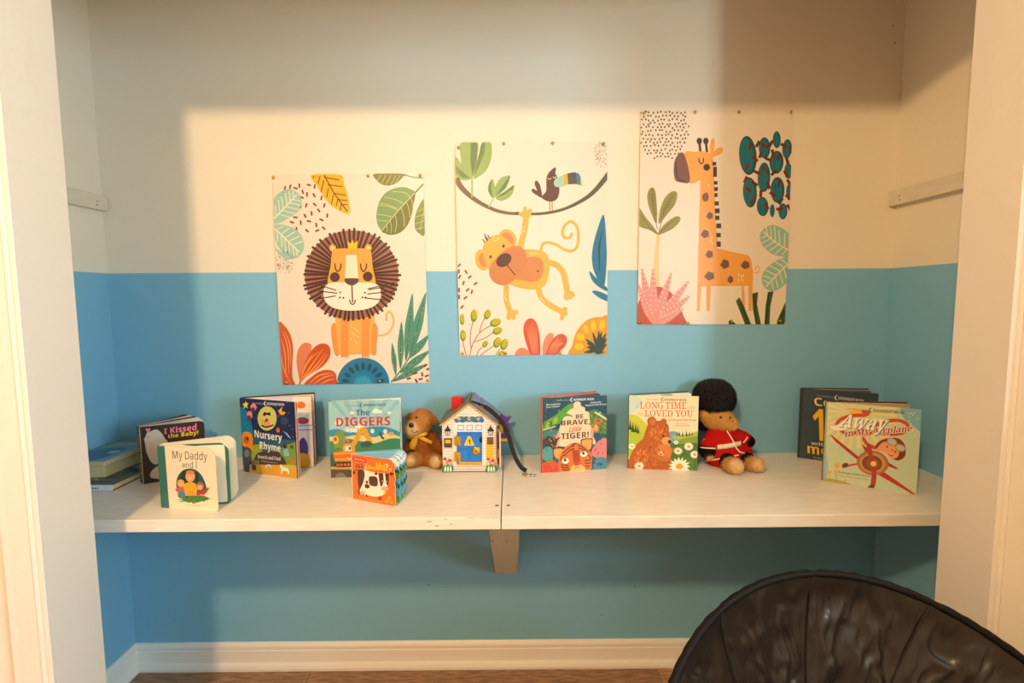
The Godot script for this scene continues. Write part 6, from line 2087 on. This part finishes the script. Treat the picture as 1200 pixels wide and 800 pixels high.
func nets(limbs: Array, cell: float, origin: Vector3, floor_y := -1e9) -> Dictionary:
	# surface nets: one vertex in each cell that the surface crosses, one quad round each crossed edge
	var lo := Vector3(INF, INF, INF)
	var hi := -lo
	for l in limbs:
		for k in 2:
			lo = lo.min(l[k] - Vector3.ONE * (l[2 + k] + cell * 2))
			hi = hi.max(l[k] + Vector3.ONE * (l[2 + k] + cell * 2))
	var n := Vector3i(((hi - lo) / cell).ceil()) + Vector3i.ONE
	var val := PackedFloat32Array()
	val.resize(n.x * n.y * n.z)
	for z in n.z:
		for y in n.y:
			for x in n.x:
				var p := lo + Vector3(x, y, z) * cell
				val[x + n.x * (y + n.y * z)] = maxf(field(p, limbs), floor_y - p.y)
	var id := PackedInt32Array()
	id.resize(val.size())
	id.fill(-1)
	var pos := PackedVector3Array()
	var off := [0, 1, n.x, n.x + 1, n.x * n.y, n.x * n.y + 1, n.x * n.y + n.x, n.x * n.y + n.x + 1]
	var pairs := [[0, 1], [2, 3], [4, 5], [6, 7], [0, 2], [1, 3], [4, 6], [5, 7], [0, 4], [1, 5], [2, 6], [3, 7]]
	for z in n.z - 1:
		for y in n.y - 1:
			for x in n.x - 1:
				var i := x + n.x * (y + n.y * z)
				var mask := 0
				for k in 8:
					if val[i + off[k]] < 0:
						mask += 1
				if mask == 0 or mask == 8:
					continue
				var s := Vector3.ZERO
				var m := 0
				for e in pairs:
					var a: float = val[i + off[e[0]]]
					var b: float = val[i + off[e[1]]]
					if (a < 0) != (b < 0):
						var t := a / (a - b)
						var pa := Vector3(e[0] & 1, (e[0] >> 1) & 1, e[0] >> 2)
						var pb := Vector3(e[1] & 1, (e[1] >> 1) & 1, e[1] >> 2)
						s += pa.lerp(pb, t)
						m += 1
				id[i] = pos.size()
				pos.append(lo + (Vector3(x, y, z) + s / m) * cell)
	var index := PackedInt32Array()
	var step := [1, n.x, n.x * n.y]
	for z in range(1, n.z - 1):
		for y in range(1, n.y - 1):
			for x in range(1, n.x - 1):
				var i := x + n.x * (y + n.y * z)
				for k in 3:
					var a := val[i]
					var b := val[i + step[k]]
					if (a < 0) == (b < 0):
						continue
					var u: int = step[(k + 1) % 3]
					var v: int = step[(k + 2) % 3]
					var q := [id[i], id[i - u], id[i - u - v], id[i - v]]
					if a < 0:
						index.append_array([q[0], q[2], q[1], q[0], q[3], q[2]])
					else:
						index.append_array([q[0], q[1], q[2], q[0], q[2], q[3]])
	var normal := PackedVector3Array()
	var color := PackedColorArray()
	for p in pos:
		var h := cell * 0.5
		normal.append(Vector3(field(p + Vector3(h, 0, 0), limbs) - field(p - Vector3(h, 0, 0), limbs), field(p + Vector3(0, h, 0), limbs) - field(p - Vector3(0, h, 0), limbs), field(p + Vector3(0, 0, h), limbs) - field(p - Vector3(0, 0, h), limbs)).normalized())
		color.append(tint(p, limbs).srgb_to_linear())
	for i in pos.size():
		pos[i] -= origin
	var arr := []
	arr.resize(Mesh.ARRAY_MAX)
	arr[Mesh.ARRAY_VERTEX] = pos
	arr[Mesh.ARRAY_NORMAL] = normal
	arr[Mesh.ARRAY_COLOR] = color
	arr[Mesh.ARRAY_INDEX] = index
	var mesh := ArrayMesh.new()
	mesh.add_surface_from_arrays(Mesh.PRIMITIVE_TRIANGLES, arr)
	return {"mesh": mesh, "pos": pos, "normal": normal, "color": color}

func hit(limbs: Array, px: float, py: float, out := 0.0) -> Vector3:
	# where a look through that pixel meets the toy
	var d := look(px, py).normalized()
	var t := 1.2
	for i in 60:
		var e := field(cam_at + d * t, limbs) - out
		if e < 0.0004:
			break
		t += e * 0.9
	return cam_at + d * minf(t, 2.0)

func fur_mat() -> StandardMaterial3D:
	var m := mat(Color.WHITE, 0.95, 0.0, 0.2)
	m.vertex_color_use_as_albedo = true
	m.rim_enabled = true
	m.rim = 0.4
	m.rim_tint = 0.7
	return m

func fur(n: Dictionary, count: int, long: float, thick: float, parent: Node3D, droop := 0.35):
	# short pile, one tuft at each of many points of the surface
	var st := mb()
	for k in 3:
		var a := TAU * k / 3
		var b := TAU * (k + 1) / 3
		tri(st, Vector3(cos(a), 0, -sin(a)) * 0.5, Vector3(cos(b), 0, -sin(b)) * 0.5, Vector3(0.0, 1, 0.25))
	var mm := MultiMesh.new()
	mm.transform_format = MultiMesh.TRANSFORM_3D
	mm.use_colors = true
	mm.mesh = done(st)
	mm.instance_count = count
	var pos: PackedVector3Array = n.pos
	for i in count:
		var k := rng.randi() % pos.size()
		var up: Vector3 = (n.normal[k] + Vector3(rng.randfn(0, 0.35), rng.randfn(0, 0.35) - droop, rng.randfn(0, 0.35))).normalized()
		var side := up.cross(Vector3(0.3, 0.2, 1)).normalized()
		var fw := side.cross(up)
		var l := long * rng.randf_range(0.6, 1.25)
		var w := thick * rng.randf_range(0.7, 1.3)
		mm.set_instance_transform(i, Transform3D(Basis(side * w, up * l, fw * w), pos[k] + Vector3(rng.randf_range(-1, 1), rng.randf_range(-1, 1), rng.randf_range(-1, 1)) * 0.0012 - n.normal[k] * 0.0006))
		var c: Color = n.color[k]
		var f := rng.randf_range(0.72, 1.25)
		mm.set_instance_color(i, Color(c.r * f, c.g * f, c.b * f))
	var o := MultiMeshInstance3D.new()
	o.name = "fur"
	o.multimesh = mm
	o.material_override = fur_mat()
	o.set_meta("kind", "stuff")
	parent.add_child(o, true)

func limb(a: Vector3, b: Vector3, ra: float, rb: float, k: float, c: Color) -> Array:
	return [a, b, ra, rb, k, c]

func teddy():
	var gold := srgb(190, 130, 62)
	var brown := srgb(150, 84, 30)
	var pale := srgb(220, 182, 126)
	var F := func(x: float, y: float, z: float) -> Vector3: return at_z(x, y, z)
	var L := [
		limb(F.call(493, 512, 0.075), F.call(500, 527, 0.066), 0.030, 0.046, 0.02, brown),
		limb(F.call(500, 533, 0.07), F.call(502, 534, 0.07), 0.040, 0.040, 0.02, brown),
		limb(F.call(494, 492, 0.080), F.call(492, 496, 0.084), 0.035, 0.036, 0.012, gold),
		limb(F.call(486, 500.5, 0.104), F.call(482.5, 502.5, 0.116), 0.0235, 0.019, 0.012, pale),
		limb(F.call(506.5, 490.5, 0.068), F.call(507.5, 492, 0.070), 0.0125, 0.0125, 0.005, gold),
		limb(F.call(480.5, 487.5, 0.056), F.call(480, 488.5, 0.056), 0.0105, 0.0105, 0.005, gold),
		limb(F.call(506, 512, 0.075), F.call(515, 525, 0.094), 0.017, 0.018, 0.008, brown),
		limb(F.call(485, 513, 0.075), F.call(476, 525, 0.090), 0.015, 0.015, 0.008, srgb(140, 80, 36)),
		limb(F.call(504, 538, 0.095), F.call(511, 540.3, 0.130), 0.022, 0.0205, 0.008, srgb(184, 120, 52)),
		limb(F.call(511, 540.6, 0.138), F.call(511, 541, 0.145), 0.0185, 0.0165, 0.004, pale),
		limb(F.call(492, 538, 0.095), F.call(482, 539, 0.126), 0.021, 0.0195, 0.008, srgb(184, 120, 52)),
		limb(F.call(481, 539.3, 0.134), F.call(480.5, 539.6, 0.140), 0.0175, 0.0155, 0.004, pale),
	]
	var base := Vector3(-0.275, HS, 0.08)
	var t := thing("teddy_bear", "golden brown teddy bear with a yellow ribbon sitting by the toy house", "soft toy", base)
	var n := nets(L, 0.004, base, HS + 0.001)
	var body := part("body", n.mesh, fur_mat(), t)
	fur(n, 15000, 0.0075, 0.0011, t)
	var black := mat(srgb(18, 16, 18), 0.25)
	for e in [[488.2, 488.8], [482.0, 490.3]]:
		part("eye", ball(hit(L, e[0], e[1]) - base + Vector3(0, 0, 0.001), Vector3(0.0036, 0.0036, 0.003), 12), black, t)
	part("nose", ball(hit(L, 481.9, 498.6) - base, Vector3(0.0085, 0.0095, 0.0055), 16), black, t)
	var mouth := []
	for p in [[482.2, 503.5], [484, 506.6], [487, 506.5], [489.5, 504.6]]:
		mouth.append(hit(L, p[0], p[1], 0.0025) - base)
	part("mouth", tubem(mouth, 0.0009, 6), mat(srgb(60, 36, 28), 0.7), t)
	# the ribbon: a bow with two loops and two tails
	var rib := mat(srgb(214, 158, 34), 0.4)
	var bow := part("ribbon", ball(hit(L, 488.5, 511.5, 0.003) - base, Vector3(0.006, 0.006, 0.005), 12), rib, t, "yellow satin ribbon tied in a bow")
	for r in [[[488, 511.5], [484, 511.6], [479.5, 512.6], [477.6, 513.4]], [[489, 511.5], [494, 509.4], [499, 507.8], [501, 507.6]], [[490, 512], [495, 513.5], [501, 516.5], [506.5, 518.6]], [[488.3, 512], [486, 516], [483.5, 521], [482.5, 526]]]:
		var q := []
		for p in r:
			q.append(hit(L, p[0], p[1], 0.005) - base)
		part("ribbon_band", tubem(q, [0.004, 0.0066, 0.0066, 0.005] if r[3][1] < 525 else [0.004, 0.010, 0.0125, 0.0115], 8, false, 0.28, Vector3(0.1, 0.1, 1)), rib, bow)

func guard():
	var gold := srgb(196, 142, 70)
	var red := srgb(172, 22, 26)
	var ink := srgb(22, 18, 22)
	var F := func(x: float, y: float, z: float) -> Vector3: return at_z(x, y, z)
	var base := Vector3(0.68, HS, 0.11)
	var t := thing("guard_bear", "teddy bear dressed as a royal guard in a red coat and tall black hat", "soft toy", base)
	# head and paws
	var skin := [
		limb(F.call(837, 490.5, 0.098), F.call(847, 491.5, 0.112), 0.033, 0.033, 0.01, gold),
		limb(F.call(853, 494.5, 0.122), F.call(857.4, 496.5, 0.132), 0.0225, 0.0185, 0.012, srgb(206, 152, 80)),
		limb(F.call(825.5, 485.5, 0.102), F.call(826.5, 489, 0.100), 0.0155, 0.0150, 0.005, gold),
		limb(F.call(831.5, 531.8, 0.138), F.call(831, 533.2, 0.144), 0.0155, 0.0125, 0.006, srgb(206, 158, 92)),
		limb(F.call(854, 543, 0.172), F.call(857.5, 545.0, 0.196), 0.0205, 0.0235, 0.008, srgb(190, 142, 82)),
		limb(F.call(861.5, 545.6, 0.206), F.call(862.2, 545.8, 0.210), 0.0215, 0.0205, 0.004, srgb(222, 182, 128)),
		limb(F.call(878, 541.5, 0.162), F.call(882.5, 543.6, 0.182), 0.020, 0.0225, 0.008, srgb(190, 142, 82)),
		limb(F.call(886.5, 544.0, 0.190), F.call(887.5, 544.3, 0.194), 0.0200, 0.0190, 0.004, srgb(222, 182, 128)),
	]
	for b in [["head", 0, 3, 5000], ["paw", 3, 4, 900], ["foot", 4, 6, 2200], ["foot", 6, 8, 2000]]:
		var n := nets(skin.slice(b[1], b[2]), 0.004, base, HS + 0.0006)
		fur(n, b[3], 0.0065, 0.0011, part(b[0], n.mesh, fur_mat(), t))
	var coat := [
		limb(F.call(848, 507, 0.105), F.call(847, 521, 0.108), 0.034, 0.046, 0.016, red),
		limb(F.call(847, 523, 0.108), F.call(846, 533, 0.112), 0.046, 0.054, 0.014, red),
		limb(F.call(846, 534.5, 0.116), F.call(862, 531, 0.130), 0.040, 0.030, 0.01, red),
		limb(F.call(862, 526, 0.118), F.call(876, 528.5, 0.130), 0.026, 0.015, 0.01, red),
		limb(F.call(838, 508, 0.105), F.call(829, 524, 0.126), 0.025, 0.026, 0.01, red),
		limb(F.call(858, 508, 0.105), F.call(872, 513.5, 0.112), 0.023, 0.022, 0.01, red),
	]
	var trousers := [
		limb(F.call(846, 537, 0.12), F.call(853, 540, 0.165), 0.027, 0.0245, 0.01, ink),
		limb(F.call(858, 537, 0.12), F.call(876, 538.5, 0.155), 0.027, 0.0235, 0.01, ink),
	]
	var wool := mat(Color.WHITE, 0.9, 0.0, 0.2)
	wool.vertex_color_use_as_albedo = true
	part("trousers", nets(trousers, 0.0045, base, HS + 0.0006).mesh, wool, t, "black trousers")
	var cn := nets(coat, 0.004, base, HS + 0.004)
	var jacket := part("coat", cn.mesh, wool, t, "red coat with white piping")
	var trim := mat(srgb(232, 218, 196), 0.8)
	var cuffs := [limb(F.call(828.8, 525.6, 0.127), F.call(829.4, 528.6, 0.131), 0.0268, 0.0262, 0.004, ink)]
	part("cuff", nets(cuffs, 0.004, base).mesh, wool, jacket, "black cuff")
	part("cuff", nets([limb(F.call(874.5, 515, 0.113), F.call(877.2, 516.8, 0.114), 0.0208, 0.0196, 0.004, ink)], 0.004, base).mesh, wool, jacket, "black cuff")
	part("collar", nets([limb(F.call(838, 504.3, 0.105), F.call(856, 503.6, 0.115), 0.0150, 0.0135, 0.004, ink)], 0.004, base).mesh, wool, jacket, "black collar")
	var line := func(pts: Array, r: float, out: float, flat := 1.0) -> ArrayMesh:
		var q := []
		for i in pts.size() - 1:
			for k in 5:
				var p := Vector2(pts[i][0], pts[i][1]).lerp(Vector2(pts[i + 1][0], pts[i + 1][1]), k / 5.0)
				q.append(hit(coat, p.x, p.y, out) - base)
		q.append(hit(coat, pts[-1][0], pts[-1][1], out) - base)
		return tubem(q, r, 8, false, flat, Vector3(0, 1, 0))
	part("piping", line.call([[851.5, 504.5], [856, 511], [860.5, 519], [863, 525], [867, 529.5], [874, 531.2], [879, 530.6]], 0.0019, 0.001), trim, jacket)
	part("piping", line.call([[826.5, 539.8], [834, 539], [844, 537.4], [856, 535.2], [865.5, 533.0]], 0.0021, 0.001), trim, jacket)
	part("piping", line.call([[820.5, 523.8], [826, 524.6], [832, 525], [838.5, 525.4]], 0.0021, 0.002), trim, jacket)
	part("piping", line.call([[871, 518.6], [873.8, 515.6], [876, 512]], 0.0018, 0.002), trim, jacket)
	var belt := mb(true)
	var up_edge := []
	var low_edge := []
	for k in 13:
		var f := k / 12.0
		var u := lerpf(840.6, 868.4, f)
		var v := lerpf(521.3, 516.6, f) + 0.9 * sin(PI * f)
		up_edge.append(hit(coat, u, v, 0.0022) - base)
		low_edge.append(hit(coat, u + 0.3, v + 5.0, 0.0022) - base)
	for k in 12:
		quad(belt, low_edge[k], low_edge[k + 1], up_edge[k + 1], up_edge[k])
		var e := Vector3(0, 0, -0.0025)
		quad(belt, up_edge[k], up_edge[k + 1], up_edge[k + 1] + e, up_edge[k] + e)
		quad(belt, low_edge[k + 1], low_edge[k], low_edge[k] + e, low_edge[k + 1] + e)
	var bt := part("belt", done(belt), mat(srgb(226, 214, 180), 0.6), t, "cream belt")
	for p in [[848, 521.6], [862.8, 519.4]]:
		part("button", ball(hit(coat, p[0], p[1], 0.003) - base, Vector3(0.0018, 0.0018, 0.0012), 8), M.brass, bt)
	var badge := []
	for p in [[822.5, 517], [824.5, 514.8], [826.5, 514.2]]:
		badge.append(hit(coat, p[0], p[1], 0.001) - base)
	part("badge", tubem(badge, 0.0011, 6), mat(srgb(214, 130, 60), 0.6), jacket)
	# the hat
	var hl := [
		limb(F.call(833, 464, 0.08), F.call(840, 464, 0.085), 0.050, 0.050, 0.02, ink),
		limb(F.call(832, 468.5, 0.08), F.call(843, 469, 0.09), 0.041, 0.040, 0.02, ink),
		limb(F.call(826, 482, 0.060), F.call(823.5, 496, 0.062), 0.028, 0.020, 0.015, ink),
	]
	var hn := nets(hl, 0.005, base)
	var hat := part("hat", hn.mesh, fur_mat(), t, "tall black fur hat")
	fur(hn, 14000, 0.010, 0.0012, hat, 0.15)
	var black := mat(srgb(20, 14, 12), 0.2)
	part("eye", ball(hit(skin, 844.7, 489.0) - base, Vector3(0.0042, 0.0042, 0.0034), 12), black, t)
	part("eye", ball(hit(skin, 855.6, 489.6) - base, Vector3(0.0038, 0.0040, 0.0032), 12), mat(srgb(90, 44, 22), 0.2), t)
	part("nose", ball(hit(skin, 858.6, 493.6) - base, Vector3(0.004, 0.0032, 0.003), 10), mat(srgb(150, 92, 46), 0.6), t)

# ---------------------------------------------------------------- the round folding chair in front of the closet
func moon_chair():
	var centre := Vector3(0.565, 0.537, 1.114)
	var tilt := 0.718
	var az := 0.213
	var R := 0.406
	var nrm := Vector3(sin(tilt) * sin(az), cos(tilt), sin(tilt) * cos(az))
	var u := Vector3.UP.cross(nrm).normalized()
	var w := nrm.cross(u)
	var t := thing("moon_chair", "round black nylon folding chair standing in front of the closet", "chair", Vector3(centre.x, 0, centre.z))
	var sh := -t.position
	var nz := FastNoiseLite.new()
	nz.seed = 5
	nz.frequency = 1.0
	nz.fractal_octaves = 3
	var n2 := FastNoiseLite.new()
	n2.seed = 11
	n2.frequency = 1.0
	n2.fractal_octaves = 2
	var cells := FastNoiseLite.new()
	cells.seed = 4
	cells.noise_type = FastNoiseLite.TYPE_CELLULAR
	cells.frequency = 1.0
	cells.cellular_return_type = FastNoiseLite.RETURN_DISTANCE
	cells.fractal_type = FastNoiseLite.FRACTAL_NONE
	var seg := deg_to_rad(30.0)
	var first := deg_to_rad(84.3)
	var u_of := []           # each panel's creases lie at an angle of their own
	for g in 12:
		var q: float = first + (g + 0.5) * seg + [0.5, -0.4, 0.3, -0.6, 0.7, -0.2][g % 6]
		u_of.append([cos(q), sin(q), -sin(q), cos(q)])
	var spot := func(r: float, a: float, lift: float) -> Vector3:
		# a point of the bowl: r from 0 (bottom) to 1 (rim)
		var depth := -0.235 * (1.0 - pow(r, 2.2))
		return sh + centre + (u * cos(a) + w * sin(a)) * R * r + nrm * (depth + lift)
	var nylon := mat(srgb(24, 17, 13), 0.38, 0.0, 0.6)
	nylon.rim_enabled = true
	nylon.rim = 0.08
	nylon.rim_tint = 0.3
	var weave := noise_tex(0.25, 61, Color(0.35, 0.35, 0.35), Color(0.65, 0.65, 0.65), 256, 256, 2)
	nylon.heightmap_enabled = true
	nylon.heightmap_texture = weave
	nylon.heightmap_scale = 0.02
	nylon.uv1_triplanar = true
	nylon.uv1_scale = Vector3(14, 14, 14)
	var thread := mat(srgb(16, 13, 12), 0.8)
	for g in 12:
		var a0 := first + g * seg
		var st := mb(true)
		var na := 44
		var nr := 84
		var p := func(i: int, j: int) -> Vector3:
			var f := float(i) / na
			var r := 0.02 + 0.98 * float(j) / nr
			var a := a0 + seg * f
			var belly := sin(PI * f)
			var x := cos(a) * r
			var y := sin(a) * r
			# creases that run out from the seams and gather under the rim
			var warp := nz.get_noise_3d(x * 2.6, y * 2.6, 3.0 + g)
			var fold := nz.get_noise_3d(x * 2.4 + g * 7.0 + warp, y * 2.4, 0.0)
			var r1 := 1.0 - 2.0 * absf(n2.get_noise_3d(f * 2.6 + g * 3.1 + warp * 0.8, r * 2.2 - f * 1.1, g * 1.7))
			var crease := pow(maxf(r1, 0.0), 3.0)
			# flat facets between sharp creases, drawn out along the panel
			var fx: float = x * u_of[g][0] + y * u_of[g][1]
			var fy: float = x * u_of[g][2] + y * u_of[g][3]
			var facet := cells.get_noise_2d(fx * 4.6 + warp * 0.5 + g * 9.0, fy * 7.5 + warp * 0.6) + 0.5 * cells.get_noise_2d(fx * 9.0 - g * 5.0 + warp, fy * 13.0 - warp)
			var pucker := sin(f * 38.0 + nz.get_noise_2d(f * 6.0, g * 3.0) * 6.0) * 0.0026 * smoothstep(0.8, 0.97, r) * belly
			var lift := sqrt(belly) * (0.020 * fold * smoothstep(0.1, 0.4, r) + 0.010 * crease * smoothstep(0.3, 0.6, r) + 0.017 * facet * smoothstep(0.25, 0.55, r)) + pucker - 0.008 * exp(-pow(f * 14.0, 2.0)) - 0.008 * exp(-pow((1.0 - f) * 14.0, 2.0))
			lift *= smoothstep(1.005, 0.93, r)
			return spot.call(r, a, lift)
		for i in na:
			for j in nr:
				quad(st, p.call(i, j), p.call(i, j + 1), p.call(i + 1, j + 1), p.call(i + 1, j))
		part("fabric_panel", done(st), nylon, t)
		var seam := []
		for j in 24:
			seam.append(spot.call(0.03 + 0.97 * j / 23.0, a0, -0.0052 * smoothstep(1.0, 0.96, 0.03 + 0.97 * j / 23.0) + 0.0004))
		part("seam", tubem(seam, 0.0017, 6), thread, t)
	var rim := []
	var rim_r := []
	for k in 240:
		var a := TAU * k / 240
		var near_seam := absf(fposmod(a - first + seg * 0.5, seg) - seg * 0.5)
		rim_r.append(0.0068 - 0.002 * exp(-pow(near_seam / 0.02, 2.0)) + 0.0006 * sin(k * 2.1))
		rim.append(sh + centre + (u * cos(a) + w * sin(a)) * R + nrm * (-0.002))
	part("rim", tubem(rim, rim_r, 10, true), mat(srgb(14, 11, 10), 0.6, 0.0, 0.3), t)
	# the folding frame: two crossed pairs of legs and the foot bars
	var steel := mat(srgb(34, 34, 36), 0.4, 0.6)
	var low := centre.y - 0.235 * nrm.y
	for s in [-1, 1]:
		var hi_b: Vector3 = sh + centre + (u * cos(deg_to_rad(90 - 50 * s)) + w * sin(deg_to_rad(90 - 50 * s))) * (R + 0.004) - nrm * 0.014
		var hi_f: Vector3 = sh + centre + (u * cos(deg_to_rad(-90 + 50 * s)) + w * sin(deg_to_rad(-90 + 50 * s))) * (R + 0.004) - nrm * 0.014
		var fa := Vector3(s * 0.26, 0.012, 0.24)
		var fb := Vector3(s * 0.26, 0.012, -0.26)
		part("leg", tubem([hi_b, (hi_b + fb) * 0.5 + Vector3(s * 0.05, 0, -0.01), fb], 0.010, 10), steel, t)
		part("leg", tubem([hi_f, (hi_f + fa) * 0.5 + Vector3(s * 0.03, 0, 0.02), fa], 0.010, 10), steel, t)
		part("brace", tubem([fa + Vector3(0, 0.02, 0), fb * Vector3(-1, 1, 1) + Vector3(0, 0.05, 0)], 0.007, 8), steel, t)
	part("foot_bar", tubem([Vector3(-0.26, 0.012, 0.24), Vector3(0.26, 0.012, 0.24)], 0.010, 10), steel, t)
	part("foot_bar", tubem([Vector3(-0.26, 0.012, -0.26), Vector3(0.26, 0.012, -0.26)], 0.010, 10), steel, t)
